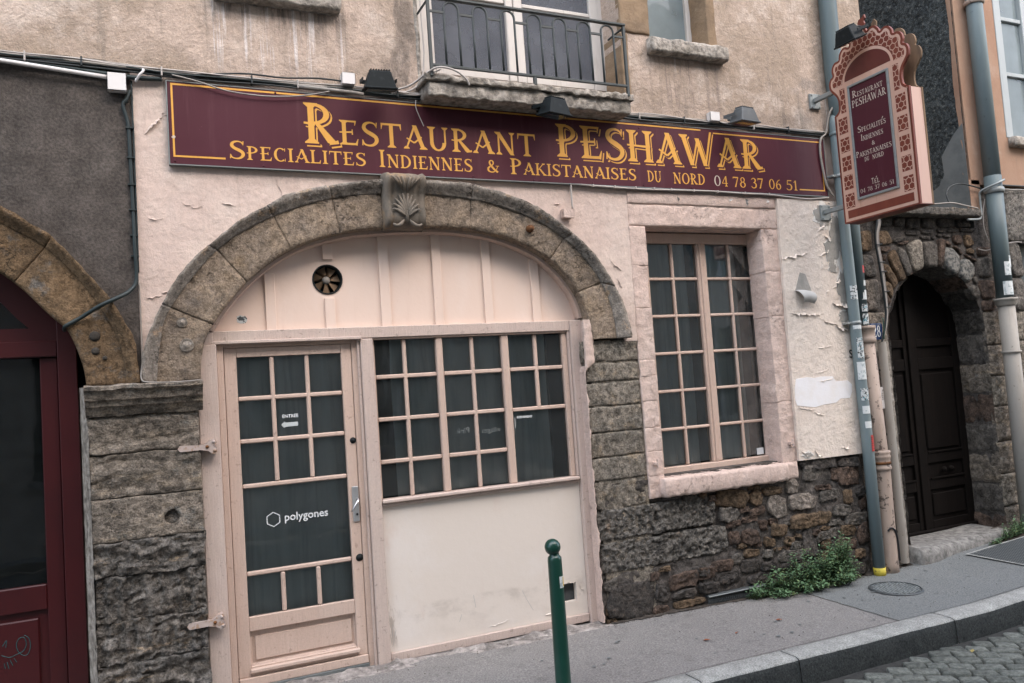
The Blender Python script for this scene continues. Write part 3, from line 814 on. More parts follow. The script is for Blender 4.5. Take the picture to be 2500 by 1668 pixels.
GLY = {
    'A': (.86, [('L', .09, 0, .45, 1, .065, .09), ('L', .43, 1, .75, 0, .17, .16), ('L', .12, .45, .40, .26, .055, .065), ('L', .40, .26, .70, .52, .065, .06), ('S', .10, 0, .11, 1), ('S', .75, 0, .15, 1)]),
    'C': (.78, _bowl(.42, .5, .38, .51, 50, 310) + [('L', .68, .98, .68, .74, .05, .02), ('L', .68, .02, .70, .24, .05, .02)]),
    'D': (.84, _stem(.17) + _bowl(.26, .5, .52, .5, -90, 90) + [('L', .15, .965, .30, .965, t_, t_), ('L', .15, .035, .30, .035, t_, t_)]),
    'E': (.72, _stem(.19) + [('L', .19, .965, .60, .965, t_, t_), ('L', .61, 1.0, .58, .80, .06, .02), ('L', .02, .50, .50, .53, .05, .075), ('L', .48, .64, .48, .42, .03, .05), ('L', .19, .04, .62, .045, .08, .085), ('L', .60, .0, .68, .26, .10, .02)]),
    'H': (.92, _stem(.18) + _stem(.72) + [('L', .02, .52, .80, .49, .05, .075)]),
    'I': (.36, _stem(.18)),
    'K': (.84, _stem(.17) + [('L', .22, .44, .66, 1, .06, .07), ('L', .34, .56, .74, 0, .14, .16), ('S', .66, 1, .12, -1), ('S', .74, 0, .14, 1)]),
    'L': (.68, _stem(.17) + [('L', .17, .04, .58, .045, .08, .085), ('L', .57, 0, .64, .27, .10, .02)]),
    'N': (.90, [('L', .16, 0, .16, 1, .075, .075), ('L', .14, 1, .72, 0, .17, .16), ('L', .73, 0, .73, 1, .075, .075), ('S', .16, 0, .12, 1), ('S', .13, 1, .12, -1), ('S', .73, 1, .12, -1)]),
    'O': (.90, _bowl(.45, .5, .42, .51, 0, 360)),
    'P': (.70, _stem(.19) + _bowl(.24, .735, .40, .265, -90, 90, .14) + [('L', .15, .965, .28, .965, t_, t_), ('L', .02, .50, .28, .475, .05, t_)]),
    'R': (.82, _stem(.19) + _bowl(.24, .735, .39, .265, -90, 90, .14) + [('L', .15, .965, .28, .965, t_, t_), ('L', .02, .50, .28, .475, .05, t_), ('L', .33, .50, .68, .03, .10, .20), ('L', .60, .01, .82, .07, .05, .09)]),
    'S': (.68, [('C', [(.59, .80), (.52, .93), (.35, .975), (.18, .90), (.13, .75), (.22, .61), (.40, .50), (.55, .38), (.58, .22), (.47, .07), (.30, .025), (.13, .08), (.07, .22)], [.05, .06, .075, .12, .14, .15, .165, .15, .14, .11, .075, .065, .05]), ('L', .60, .99, .59, .76, .04, .03), ('L', .06, .02, .07, .26, .04, .03)]),
    'T': (.80, _stem(.40, s1=False) + [('L', .06, .96, .74, .96, .085, .085), ('L', .06, 1.0, .03, .74, .08, .02), ('L', .74, 1.0, .77, .74, .08, .02)]),
    'U': (.88, [('L', .17, 1, .17, .34, .15, .15), ('S', .17, 1, .16, -1), ('L', .70, 1, .70, .30, .075, .075), ('S', .70, 1, .12, -1), ('B', .415, .34, .32, .365, 180, 360, .15, .075)]),
    'W': (1.22, [('L', .08, 1, .36, 0, .17, .15), ('L', .36, 0, .60, .86, .065, .07), ('L', .58, .90, .84, 0, .16, .15), ('L', .84, 0, 1.10, 1.14, .065, .08), ('S', .09, 1, .15, -1)]),
    '&': (.86, [('C', [(.80, .50), (.70, .25), (.52, .06), (.32, .02), (.13, .12), (.11, .32), (.26, .48), (.44, .62), (.50, .80), (.40, .95), (.27, .92), (.22, .76), (.32, .55), (.55, .24), (.80, .02)], [.05, .06, .075, .09, .13, .14, .10, .075, .10, .07, .09, .12, .14, .15, .15]), ('L', .66, .52, .90, .52, .05, .05)]),
    '0': (.70, _bowl(.35, .5, .31, .51, 0, 360, .12, .06)),
    '1': (.46, [('L', .24, 0, .24, 1, .13, .13), ('L', .08, .80, .26, .97, .06, .08), ('S', .24, 0, .16, 1)]),
    '2': (.66, [('C', [(.10, .76), (.17, .93), (.34, .98), (.52, .88), (.53, .68), (.40, .46), (.20, .22), (.08, .05)], [.06, .08, .08, .12, .14, .12, .08, .06]), ('L', .06, .045, .58, .045, .09, .09), ('L', .57, 0, .61, .22, .08, .02)]),
    '3': (.64, [('C', [(.10, .82), (.20, .95), (.36, .97), (.48, .84), (.46, .66), (.30, .54)], [.05, .07, .08, .12, .11, .05]), ('C', [(.28, .54), (.46, .50), (.55, .34), (.50, .12), (.32, .02), (.15, .06), (.07, .20)], [.05, .09, .14, .13, .08, .07, .06])]),
    '4': (.68, [('L', .46, 0, .46, 1, .12, .12), ('L', .45, 1, .06, .32, .06, .06), ('L', .03, .30, .63, .30, .065, .065), ('S', .46, 0, .14, 1)]),
    '5': (.62, [('L', .15, .96, .54, .97, .09, .08), ('L', .16, .97, .13, .55, .06, .06), ('C', [(.12, .55), (.28, .62), (.46, .53), (.53, .33), (.45, .10), (.28, .02), (.12, .07), (.06, .18)], [.05, .08, .12, .14, .12, .07, .06, .05])]),
    '6': (.68, [('C', [(.54, .96), (.34, .88), (.18, .66), (.12, .38), (.18, .12), (.35, .02), (.52, .12), (.57, .32), (.48, .50), (.33, .55), (.18, .44)], [.05, .07, .10, .13, .12, .07, .11, .13, .10, .06, .05])]),
    '7': (.60, [('L', .06, .95, .57, .95, .10, .10), ('L', .07, 1.0, .05, .78, .06, .02), ('L', .53, .93, .24, 0, .07, .14)]),
    '8': (.66, [('B', .33, .75, .22, .25, 0, 360, .10, .06), ('B', .33, .27, .28, .28, 0, 360, .12, .06)]),
}


def _quad_line(x0, y0, x1, y1, w0, w1, e):
    """diagonals and stems: w is the width across the stroke; ends cut level"""
    dx, dy = x1 - x0, y1 - y0
    L = math.hypot(dx, dy) or 1
    ux, uy = dx / L, dy / L
    x0, y0, x1, y1 = x0 - ux * e, y0 - uy * e, x1 + ux * e, y1 + uy * e
    if abs(dy) > .75 * abs(dx) and abs(dy) > .3:
        k = L / abs(dy) * .92
        h0, h1 = (w0 * k) / 2 + e, (w1 * k) / 2 + e
        return [[(x0 - h0, y0), (x0 + h0, y0), (x1 + h1, y1), (x1 - h1, y1)]]
    h0, h1 = w0 / 2 + e, w1 / 2 + e
    return [[(x0 + uy * h0, y0 - ux * h0), (x1 + uy * h1, y1 - ux * h1), (x1 - uy * h1, y1 + ux * h1), (x0 - uy * h0, y0 + ux * h0)]]


def glyph_polys(ch, e=0.0):
    w, prims = GLY[ch]
    out = []
    for p in prims:
        if p[0] == 'L':
            out += _quad_line(*p[1:], e)
        elif p[0] == 'S':
            _, x, y, hw, d = p
            y2 = y - d * e
            out.append([(x - hw - e, y2), (x + hw + e, y2), (x + hw + e, y2 + d * (.03 + e)), (x + hw * .45 + e, y + d * (.11 + e)), (x - hw * .45 - e, y + d * (.11 + e)), (x - hw - e, y2 + d * (.03 + e))])
        elif p[0] == 'B':
            _, cx, cy, rx, ry, a0, a1, tk, tn = p
            n = max(8, int(abs(a1 - a0) / 15))
            for i in range(n):
                ta, tb = [math.radians(a0 + (a1 - a0) * (i + k) / n) for k in (0, 1)]
                ro, so, ri, si = rx + e, ry + e, max(.01, rx - tk - e), max(.01, ry - tn - e)
                out.append([(cx + ri * math.cos(ta), cy + si * math.sin(ta)), (cx + ro * math.cos(ta), cy + so * math.sin(ta)), (cx + ro * math.cos(tb), cy + so * math.sin(tb)), (cx + ri * math.cos(tb), cy + si * math.sin(tb))])
        elif p[0] == 'C':
            cp, ws = p[1], p[2]
            sp = spline([(a, b, 0) for a, b in cp], 3)
            n = len(sp)
            L, Rr = [], []
            for i, q in enumerate(sp):
                d = (sp[min(i + 1, n - 1)] - sp[max(i - 1, 0)]).normalized()
                t = i / (n - 1) * (len(ws) - 1)
                a = int(min(t, len(ws) - 2))
                wd = (ws[a] + (ws[a + 1] - ws[a]) * (t - a)) / 2 + e
                L.append((q.x - d.y * wd, q.y + d.x * wd))
                Rr.append((q.x + d.y * wd, q.y - d.x * wd))
            for i in range(n - 1):
                out.append([L[i], Rr[i], Rr[i + 1], L[i + 1]])
    return w, out


def letters(name, m, parent, text, x0, x1, z, h, place, e=0.0, off=(0, 0), lift=0.0, accent=None):
    """one line of lettering between x0 and x1, baseline z, cap height h; place(u, v, lift) -> world"""
    adv = [GLY[c][0] if c != ' ' else .45 for c in text]
    gap = .06
    tot = sum(adv) + gap * (len(adv) - 1)
    sx = (x1 - x0) / tot
    mb = MB()
    x = 0
    k = 0
    for c, a in zip(text, adv):
        if c != ' ':
            _, polys = glyph_polys(c, e)
            for pl in polys:
                k += 1
                li = lift + 2e-5 * (k % 9)
                pts = [place(x0 + (x + p[0] + off[0]) * sx, z + (p[1] + off[1]) * h, li) for p in pl]
                mb.add(pts, [tuple(range(len(pts)))])
        if accent and accent[0] == k and False:
            pass
        x += a + gap
    return mb.build(name, m, parent)


def text_mesh(name, m, parent, body, x0, z, width, place, lift=0.0, bold=0.0, flip=False):
    """sans lettering from the built-in font, scaled to the width"""
    cu = bpy.data.curves.new('t', 'FONT')
    cu.body = body
    cu.offset = bold
    cu.resolution_u = 3
    ob = bpy.data.objects.new('t', cu)
    COL.objects.link(ob)
    dg = bpy.context.evaluated_depsgraph_get()
    dg.update()
    me = bpy.data.meshes.new_from_object(ob.evaluated_get(dg))
    xs = [v.co.x for v in me.vertices]
    s = width / (max(xs) - min(xs))
    a = min(xs)
    for v in me.vertices:
        u = (v.co.x - a) * s
        if flip:
            u = width - u
        v.co = place(x0 + u, z + v.co.y * s, lift)
    bpy.data.objects.remove(ob)
    me.materials.clear()
    return link(name, me, m, parent)

# ================================================================ GROUND
def sheet(name, m, x0, x1, ya, yb, dz=0.0, nx=60, ny=12, wob=.004):
    mb = MB()

    def fn(u, v):
        x = x0 + (x1 - x0) * u
        a, b = ya(x) if callable(ya) else ya, yb(x) if callable(yb) else yb
        y = a + (b - a) * v
        return (x, y, ground_z(x, y) + dz + wob * fr(x, y, 0, 1.2, 3))
    mb.grid(fn, nx, ny)
    return mb.build(name, m, None, smooth=True)


g = sheet('ground', 'soil', -40, 40, lambda x: -40, lambda x: 40, -.32, 80, 80, 0)
tag(g, kind='structure')
pv = sheet('pavement', 'asphalt_warm', -9, 3.512, lambda x: kerb_y(x) - .004, .3, 0, 120, 16)
tag(pv, kind='structure')
pv2 = sheet('pavement_extension', 'asphalt_blue', 3.516, 12, lambda x: kerb_y(x) - .004, .9, 0, 90, 16)
tag(pv2, kind='structure')
# chewing gum and grit
gm = MB()
gr_ = random.Random(21)
for _ in range(26):
    x, y, r = gr_.uniform(.8, 5.0), gr_.uniform(-1.0, -.15), gr_.uniform(.008, .018)
    n_ = 9
    gm.add([(x, y, ground_z(x, y) + .0065)] + [(x + r * (1 + gr_.uniform(-.25, .25)) * math.cos(6.283 * k / n_), y + r * (1 + gr_.uniform(-.25, .25)) * math.sin(6.283 * k / n_), ground_z(x, y) + .0062) for k in range(n_)], [(0, 1 + k, 1 + (k + 1) % n_) for k in range(n_)])
tag(gm.build('gum_spots', 'cement', pv), kind='stuff')
gt = MB()
for _ in range(420):
    x = gr_.uniform(1.6, 6.2) if gr_.random() < .7 else gr_.uniform(-1.2, 5.5)
    y = -.02 - abs(gr_.gauss(0, .05)) if gr_.random() < .75 else gr_.uniform(-1.1, -.1)
    r = gr_.uniform(.002, .007)
    z = ground_z(x, y) + .004
    a_ = gr_.uniform(0, 6)
    gt.add([(x + r * math.cos(a_), y + r * math.sin(a_), z), (x + r * math.cos(a_ + 2.1), y + r * math.sin(a_ + 2.1), z), (x + r * math.cos(a_ + 4.2), y + r * math.sin(a_ + 4.2), z), (x, y, z + r * 1.1)], [(0, 1, 3), (1, 2, 3), (2, 0, 3)])
tag(gt.build('grit', 'rubble_grey', pv), kind='stuff')
# tarred seam between the two asphalts
seam = MB()
sp = [(3.514 + .004 * math.sin(i * 2.1), -.02 - i * .0665) for i in range(17)]
for (a, b), (c, d) in zip(sp[:-1], sp[1:]):
    seam.add([(a - .004, b, ground_z(a, b) + .004), (a + .004, b, ground_z(a, b) + .004), (c + .004, d, ground_z(c, d) + .004), (c - .004, d, ground_z(c, d) + .004)], [(0, 1, 2, 3)])
seam.build('seam', 'joint_dark', pv)

# dirty joint between asphalt and kerb
kd = MB()


def kjoint(u, v):
    x = -9 + 21 * u
    w_ = .004 + .004 * max(0, fr(x, 0, 0, 3))
    y = kerb_y(x) + .001 + w_ * (v - .3)
    return (x, y, ground_z(x, y) + .0065)


kd.grid(kjoint, 260, 1)
kd.build('kerb_joint', 'joint_dark', pv)
kerb = empty('kerb', (0, 0, 0))
tag(kerb, kind='structure')
kj = [-9, -7.2, -5.6, -4.1, -2.6, -1.05, .1, 1.54, 2.335, 3.885, 5.35, 6.6, 8.1, 9.6, 12]
for i, (a, b) in enumerate(zip(kj[:-1], kj[1:])):
    a += .004
    b -= .004
    nx = max(6, int((b - a) / .05))
    prof = [(.008, -.40), (.003, -.004), (-.006, .003), (-.08, .004), (-.155, .001), (-.173, -.005), (-.181, -.016), (-.187, -.06), (-.194, -.13), (-.20, -.40)]
    vs_, fs_ = [], []
    for ix in range(nx + 1):
        x = a + (b - a) * ix / nx
        e = .006 if ix in (0, nx) else 0
        for k, (dy, dz) in enumerate(prof):
            y = kerb_y(x) + dy + (.004 * fr(x, dy * 9, dz * 9, 6) if k > 1 else 0) + (e if k > 3 else 0)
            z = ground_z(x, kerb_y(x)) + dz + (.003 * fr(x + 3, dy * 9, dz, 7) if k else 0) - (e * .6 if 0 < k < 6 else 0)
            vs_.append((x, y, z))
    n = len(prof)
    for ix in range(nx):
        for k in range(n - 1):
            q = ix * n + k
            fs_.append((q, q + 1, q + n + 1, q + n))
    fs_.append(tuple(range(n)))
    fs_.append(tuple(nx * n + k for k in range(n - 1, -1, -1)))
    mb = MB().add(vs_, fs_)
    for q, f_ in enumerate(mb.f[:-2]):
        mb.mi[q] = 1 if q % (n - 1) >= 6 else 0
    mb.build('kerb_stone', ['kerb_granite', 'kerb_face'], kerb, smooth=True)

road = sheet('road', 'road_joint', -12, 14, -7.7, lambda x: kerb_y(x) - .10, -ROAD_DROP - .026, 80, 40, .006)
tag(road, kind='structure')


def cobble_geo(mb, cx, cy, w, d, ang, rnd, detail=True):
    ca, sa = math.cos(ang), math.sin(ang)
    z0 = ground_z(cx, cy) - ROAD_DROP + rnd.uniform(-.006, .006)
    tx, ty = rnd.uniform(-.05, .05), rnd.uniform(-.05, .05)
    rim, top, mid = [], [], []
    cr = .012
    cor = []
    for sx, sy in ((1, 1), (-1, 1), (-1, -1), (1, -1)):
        jx, jy = rnd.uniform(-.007, .007), rnd.uniform(-.007, .007)
        a, b = sx * w / 2 + jx, sy * d / 2 + jy
        p1, p2 = (a, b - sy * cr * 1.4), (a - sx * cr * 1.4, b)
        q = (a - sx * cr * .35, b - sy * cr * .35)
        cor += [p1, q, p2] if sx * sy > 0 else [p2, q, p1]
    n = len(cor)
    for u, v in cor:
        for lst, s, h in ((rim, 1.0, -.05), (top, .985, -.006), (mid, .88, 0.001)):
            uu, vv = u * s, v * s
            lst.append((cx + uu * ca - vv * sa, cy + uu * sa + vv * ca, z0 + h + tx * uu + ty * vv + rnd.uniform(-.001, .001)))
    vs = rim + top + mid + [(cx, cy, z0 + .003)]
    fs = []
    for k in range(n):
        a, b = k, (k + 1) % n
        fs += [(a, b, n + b, n + a), (n + a, n + b, 2 * n + b, 2 * n + a), (2 * n + a, 2 * n + b, 3 * n)]
    mb.add(vs, fs)


rnd = random.Random(11)
cands = []
ang = math.radians(-36)
ca, sa = math.cos(ang), math.sin(ang)
for r in range(-90, 90):
    u = -9.5 + (.08 if r % 2 else 0) + rnd.uniform(-.02, .02)
    while u < 9.5:
        w = rnd.uniform(.135, .20)
        uc, vc = u + w / 2, r * .118 + rnd.uniform(-.004, .004)
        x, y = 1.5 + uc * ca - vc * sa, -4.0 + uc * sa + vc * ca
        u += w
        if -8 < x < 11 and -7.4 < y < kerb_y(x) - .275:
            cands.append((x, y, w - rnd.uniform(.007, .014), .118 - rnd.uniform(.008, .015), ang + rnd.uniform(-.05, .05)))
cl = cam.matrix_world.inverted()


def in_view(x, y, z):
    p = cl @ Vector((x, y, z))
    if p.z > -.1:
        return False
    u, v = p.x / -p.z * .79, p.y / -p.z * .79
    return abs(u) < .53 and abs(v) < .36


vis, hid = [], []
for c in cands:
    (vis if in_view(c[0], c[1], ground_z(c[0], c[1]) - .15) else hid).append(c)
vis.sort(key=lambda c: (c[0] + 1.49) ** 2 + (c[1] + 5.49) ** 2)
for c in vis[:300]:
    mb = MB()
    cobble_geo(mb, *c, rnd)
    mb.build('cobble', 'cobble_stone', road, smooth=True)
mb = MB()
for c in vis[300:] + hid:
    cobble_geo(mb, *c, rnd, False)
tag(mb.build('cobble_field', 'cobble_stone', road, smooth=True), kind='stuff')

# ================================================================ RESTAURANT BUILDING
bld = empty('restaurant_building', (1.4, 0, 0))
tag(bld, 'beige and pink plastered old building with a stone arched shopfront', 'building')


def B(o):
    return at_root(o, bld)


INNER = [(-1.15, 2.06), (-1.134, 2.229), (-1.07, 2.397), (-.842, 2.683), (-.551, 2.902), (-.213, 3.02), (.103, 3.062), (.45, 3.078), (.756, 3.065), (1.088, 2.996), (1.396, 2.845), (1.634, 2.572), (1.719, 2.25), (1.722, 2.215)]
GROOVE = [(-1.404, 2.06), (-1.375, 2.30), (-1.307, 2.525), (-1.016, 2.891), (-.699, 3.10), (-.28, 3.25), (.09, 3.297), (.435, 3.309), (.873, 3.267), (1.254, 3.155), (1.527, 3.005), (1.766, 2.76), (1.90, 2.48), (1.94, 2.215)]
OUTER = [(-1.49, 2.06), (-1.461, 2.298), (-1.34, 2.576), (-1.196, 2.792), (-.902, 3.058), (-.70, 3.182), (-.492, 3.285), (-.007, 3.382), (.24, 3.40), (.6, 3.398), (.79, 3.383), (1.217, 3.269), (1.473, 3.119), (1.708, 2.931), (1.861, 2.738), (1.997, 2.468), (2.045, 2.215)]


def dense(c, per=16):
    return [(p.x, p.y) for p in spline([(a, b, 0) for a, b in c], per)]


D_IN, D_GR, D_OUT = dense(INNER), dense(GROOVE), dense(OUTER)


def cut(curve, a, b, n):
    """n+1 points of the dense curve between the spots nearest to a and b"""
    ia = min(range(len(curve)), key=lambda i: (curve[i][0] - a[0]) ** 2 + (curve[i][1] - a[1]) ** 2)
    ib = min(range(len(curve)), key=lambda i: (curve[i][0] - b[0]) ** 2 + (curve[i][1] - b[1]) ** 2)
    out = []
    for k in n:
        t = ia + (ib - ia) * k
        i = int(min(t, len(curve) - 2))
        s = t - i
        out.append((curve[i][0] + (curve[i + 1][0] - curve[i][0]) * s, curve[i][1] + (curve[i + 1][1] - curve[i][1]) * s))
    return out


def voussoirs(joints, curves, parent, m_face, m_rim, seed, yf=-.03):
    for j in range(len(joints) - 1):
        A, C = joints[j], joints[j + 1]
        if A is None or C is None:
            continue
        L = math.hypot(A[1][0] - C[1][0], A[1][1] - C[1][1])
        tt = edge_axis(L, .03, .012)
        n = len(tt) - 1
        ci, cg, co = [cut(curves[k], A[k], C[k], tt) for k in range(3)]
        mb = MB()
        for part in (0, 1):
            rows = []
            if part == 0:
                rows.append([(p[0], .24, p[1]) for p in ci])
                rows.append([(p[0], yf + .012, p[1]) for p in ci])
                for s in [.03, .1, .2, .32, .45, .58, .7, .82, .92, 1.0]:
                    row = []
                    for k in range(n + 1):
                        x = ci[k][0] + (cg[k][0] - ci[k][0]) * s
                        z = ci[k][1] + (cg[k][1] - ci[k][1]) * s
                        e = min(k, n - k)
                        d = .008 * fr(x + seed, 0, z, 9) + .007 * fr(x, seed, z, 30)
                        d += (.012, .003, 0)[min(e, 2)]
                        d += .006 if s < .05 else 0
                        row.append((x, yf + d, z))
                    rows.append(row)
            else:
                prof = [(0, .012), (.0, -.006), (.10, -.016), (.28, -.020), (.42, -.034), (.75, -.052), (1.0, -.056), (1.03, -.03), (1.0, .06)]
                for s, dy in prof:
                    row = []
                    for k in range(n + 1):
                        x = cg[k][0] + (co[k][0] - cg[k][0]) * s
                        z = cg[k][1] + (co[k][1] - cg[k][1]) * s
                        e = min(k, n - k)
                        d = .006 * fr(x + seed, 4, z, 12) + .007 * fr(x, seed, z, 34)
                        row.append((x + (.006 * fr(x, 8, z, 22) if s > .7 else 0), yf + dy + d + (.012, .003, 0)[min(e, 2)], z + (.007 * fr(x, 2, z, 22) if s > .7 else 0)))
                    rows.append(row)
            vs = [p for r in rows for p in r]
            fs = []
            for r in range(len(rows) - 1):
                for k in range(n):
                    a = r * (n + 1) + k
                    fs.append((a, a + n + 1, a + n + 2, a + 1))
            b = len(vs)
            # side faces into the joint
            for k in (0, n):
                idx = [r * (n + 1) + k for r in range(len(rows))]
                for r in range(len(rows) - 1):
                    p, q = vs[idx[r]], vs[idx[r + 1]]
                    vs += [(p[0], .05, p[2]), (q[0], .05, q[2])]
                    fs.append((idx[r], idx[r + 1], len(vs) - 1, len(vs) - 2))
            mb.cur = part
            mb.add(vs, fs)
        parent_o = mb.build('voussoir', [m_face, m_rim], parent, smooth=True)


JOINTS = [((-1.15, 2.06), (-1.404, 2.06), (-1.49, 2.06)), ((-1.066, 2.405), (-1.310, 2.52), (-1.36, 2.54)), ((-.842, 2.683), (-1.016, 2.891), (-1.09, 2.93)),
          ((-.551, 2.902), (-.66, 3.115), (-.70, 3.182)), ((-.213, 3.02), (-.263, 3.252), (-.28, 3.338)), ((.095, 3.06), (.098, 3.297), (.098, 3.392)), None,
          ((.39, 3.075), (.392, 3.309), (.392, 3.40)), ((.756, 3.065), (.77, 3.285), (.78, 3.384)), ((1.396, 2.845), (1.522, 3.008), (1.58, 3.04)), ((1.62, 2.59), (1.84, 2.66), (1.93, 2.62)), ((1.722, 2.215), (1.94, 2.215), (2.045, 2.215))]

# arch: dark core behind the stones
core = MB()
band = [(p[0] * 1.0, p[1]) for p in D_OUT[::6]] + [(2.03, 2.215)]
inn = [(p[0], p[1]) for p in D_IN[::6]] + [(1.722, 2.215)]
outl = [(x + (.01 if x < .3 else -.012), z - .012) for x, z in band] + [(x + (-.004 if x < .3 else .004), z + .005) for x, z in reversed(inn)]
core.prism(outl, .004, .235)
arch = B(core.build('arch', 'joint_dark'))
voussoirs(JOINTS, (D_IN, D_GR, D_OUT), arch, 'arch_stone', 'arch_rim', 3)

# keystone: a scrolled console with acanthus leaves
ks = MB()
kp = [(3.045, -.02), (3.052, -.085), (3.09, -.125), (3.14, -.130), (3.19, -.118), (3.25, -.112), (3.30, -.122), (3.345, -.145), (3.385, -.158), (3.415, -.150), (3.432, -.12), (3.436, -.02)]
rows = []
for z, y in kp:
    wgt = (z - 3.045) / .39
    x0, x1 = .092 - .0 * wgt, .382 + .012 * wgt
    r = []
    for k in range(13):
        u = k / 12
        e = min(u, 1 - u)
        dy = 0
        if e < .12:
            dy = -.012 if .02 < e else .02
        elif e < .17:
            dy = .012
        r.append((x0 + (x1 - x0) * u, (y + dy if y < -.03 else y) + .003 * fr(u * 2, 0, z, 14), z + .004 * fr(u * 3, 3, z, 9)))
    rows.append(r)
vs_ = [p for r in rows for p in r]
fs_ = []
for r in range(len(rows) - 1):
    for k in range(12):
        a = r * 13 + k
        fs_.append((a, a + 1, a + 14, a + 13))
for k in (0, 12):
    idx = [r * 13 + k for r in range(len(rows))]
    for r in range(len(rows) - 1):
        p, q = vs_[idx[r]], vs_[idx[r + 1]]
        vs_ += [(p[0], .02, p[2]), (q[0], .02, q[2])]
        fs_.append((idx[r], idx[r + 1], len(vs_) - 1, len(vs_) - 2))
ks.add(vs_, fs_)
keystone = ks.build('keystone', 'carved_stone', arch, smooth=True)


def ks_y(z):
    for (a, ya), (b, yb) in zip(kp[:-1], kp[1:]):
        if a <= z <= b:
            return ya + (yb - ya) * (z - a) / (b - a)
    return -.1


cx = .238
frond = MB()
for side in (-1, 1):
    for i, (zb, zt, spread) in enumerate([(3.12, 3.175, .105), (3.125, 3.215, .095), (3.135, 3.25, .075), (3.145, 3.28, .05), (3.15, 3.29, .02)]):
        pts = []
        for k in range(7):
            t = k / 6
            x = cx + side * spread * (t ** .8)
            z = zb + (zt - zb) * t + .015 * math.sin(t * math.pi)
            pts.append((x, ks_y(z) - .004 - .010 * math.sin(t * math.pi), z))
        frond.tube(pts, [.006, .011, .012, .011, .009, .007, .003], 6)
    for i, (zt, spread, zb) in enumerate([(3.40, .03, 3.30), (3.405, .07, 3.315), (3.40, .105, 3.335)]):
        pts = []
        for k in range(6):
            t = k / 5
            x = cx + side * spread * (.35 + .65 * t)
            z = zb + (zt - zb) * t
            pts.append((x, ks_y(z) - .008 - .006 * math.sin(t * math.pi), z))
        frond.tube(pts, [.004, .010, .012, .012, .010, .006], 6)
    pts = [(cx + side * (.02 + .085 * t), ks_y(3.08 + .02 * t) - .01, 3.10 - .045 * math.sin(t * 2.4)) for t in [0, .25, .5, .75, 1]]
    frond.tube(pts, [.006, .013, .014, .012, .006], 6)
frond.tube([(cx, ks_y(z) - .006, z) for z in (3.075, 3.12, 3.16, 3.20)], [.008, .013, .010, .004], 6)
frond.build('carved_leaf', 'carved_stone', arch, smooth=True)
# iron stubs left in the right haunch
mb = MB().lathe([(.0, -.055), (.024, -.05), (.03, -.03), (.028, 0)], (1.232, -.02, 3.075), 10, 'y')
mb.build('iron_stub', 'rust', arch, smooth=True)

# ---- plaster walls
wall_poly = [(-1.485, 2.05), (-1.485, 4.035), (4.48, 4.035), (4.48, 1.09), (3.695, 1.09), (3.695, 3.30), (2.15, 3.30), (2.15, 2.19), (2.03, 2.19)]
wall_poly += [(x + (.02 if x < .3 else -.02), z - .02) for x, z in reversed(D_OUT[::5])]
wall_poly = wall_poly[::-1]
B(MB().prism(wall_poly, 0, .30).build('pink_wall', 'pink_plaster'))

# upper storey: ragged lower edge, three openings
rag = []
x = -6.0
rr = random.Random(5)
while x < 4.95:
    zz = 4.062 + .010 * fr(x, 0, 0, 3) + .007 * fr(x, 4, 0, 19)
    if -2.6 < x < -1.6:
        zz += .022
    if x > -1.3:
        zz -= .018
    rag.append((x, zz))
    x += rr.uniform(.035, .07)
up_poly = rag + [(4.976, 4.045), (4.976, 7.6), (-6.0, 7.6)]
BAL_W = [(.44, 4.14), (2.195, 4.14), (2.195, 6.5), (.44, 6.5)]
SML_W = [(2.485, 4.70), (3.10, 4.70), (3.10, 6.2), (2.485, 6.2)]
TOP_W = [(-.88, 4.66), (-.22, 4.66), (-.22, 6.2), (-.88, 6.2)]
B(MB().prism(up_poly, -.022, .30, [BAL_W, SML_W, TOP_W]).build('upper_wall', 'upper_plaster'))
# the return wall towards the recess and the backing of the upper storey
B(MB().box(4.70, 4.975, .31, 6.0, 3.4, 7.6).build('side_wall', 'upper_plaster'))
B(MB().box(-6, 4.97, .95, 1.0, -.4, 7.6).build('room_wall', 'room_dark'))
B(MB().box(-6, 4.69, .31, .94, 7.5, 7.6).build('ceiling', 'room_dark'))
B(MB().box(-6, 4.69, .31, .94, 4.02, 4.08).build('floor_slab', 'room_dark'))
B(MB().box(1.80, 2.10, .31, .94, -.3, 4.02).build('room_partition', 'room_dark'))
B(MB().box(4.45, 4.69, .31, .94, -.3, 4.02).build('room_partition', 'room_dark'))
B(MB().box(2.26, 2.46, .31, .94, 4.09, 7.49).build('room_partition', 'room_dark'))
B(MB().box(-6, 4.69, .31, .94, -.4, -.25).build('room_floor', 'room_dark'))

# cream painted strip right of the window
cw = [(3.70, 1.075), (4.478, 1.068), (4.478, 3.40), (3.715, 3.40), (3.712, 3.30), (3.70, 2.2)]
B(MB().prism(cw, -.03, .0).build('cream_wall', 'cream_plaster'))


def ragged(cx, cz, rx, rz, seed, n=26, rough=.3):
    out = []
    for k in range(n):
        t = 2 * math.pi * k / n
        r = 1 + rough * fr(math.cos(t) * 1.2 + seed, math.sin(t) * 1.2, seed * .7, 1.7, 4)
        out.append((cx + rx * r * math.cos(t), cz + rz * r * math.sin(t)))
    return out


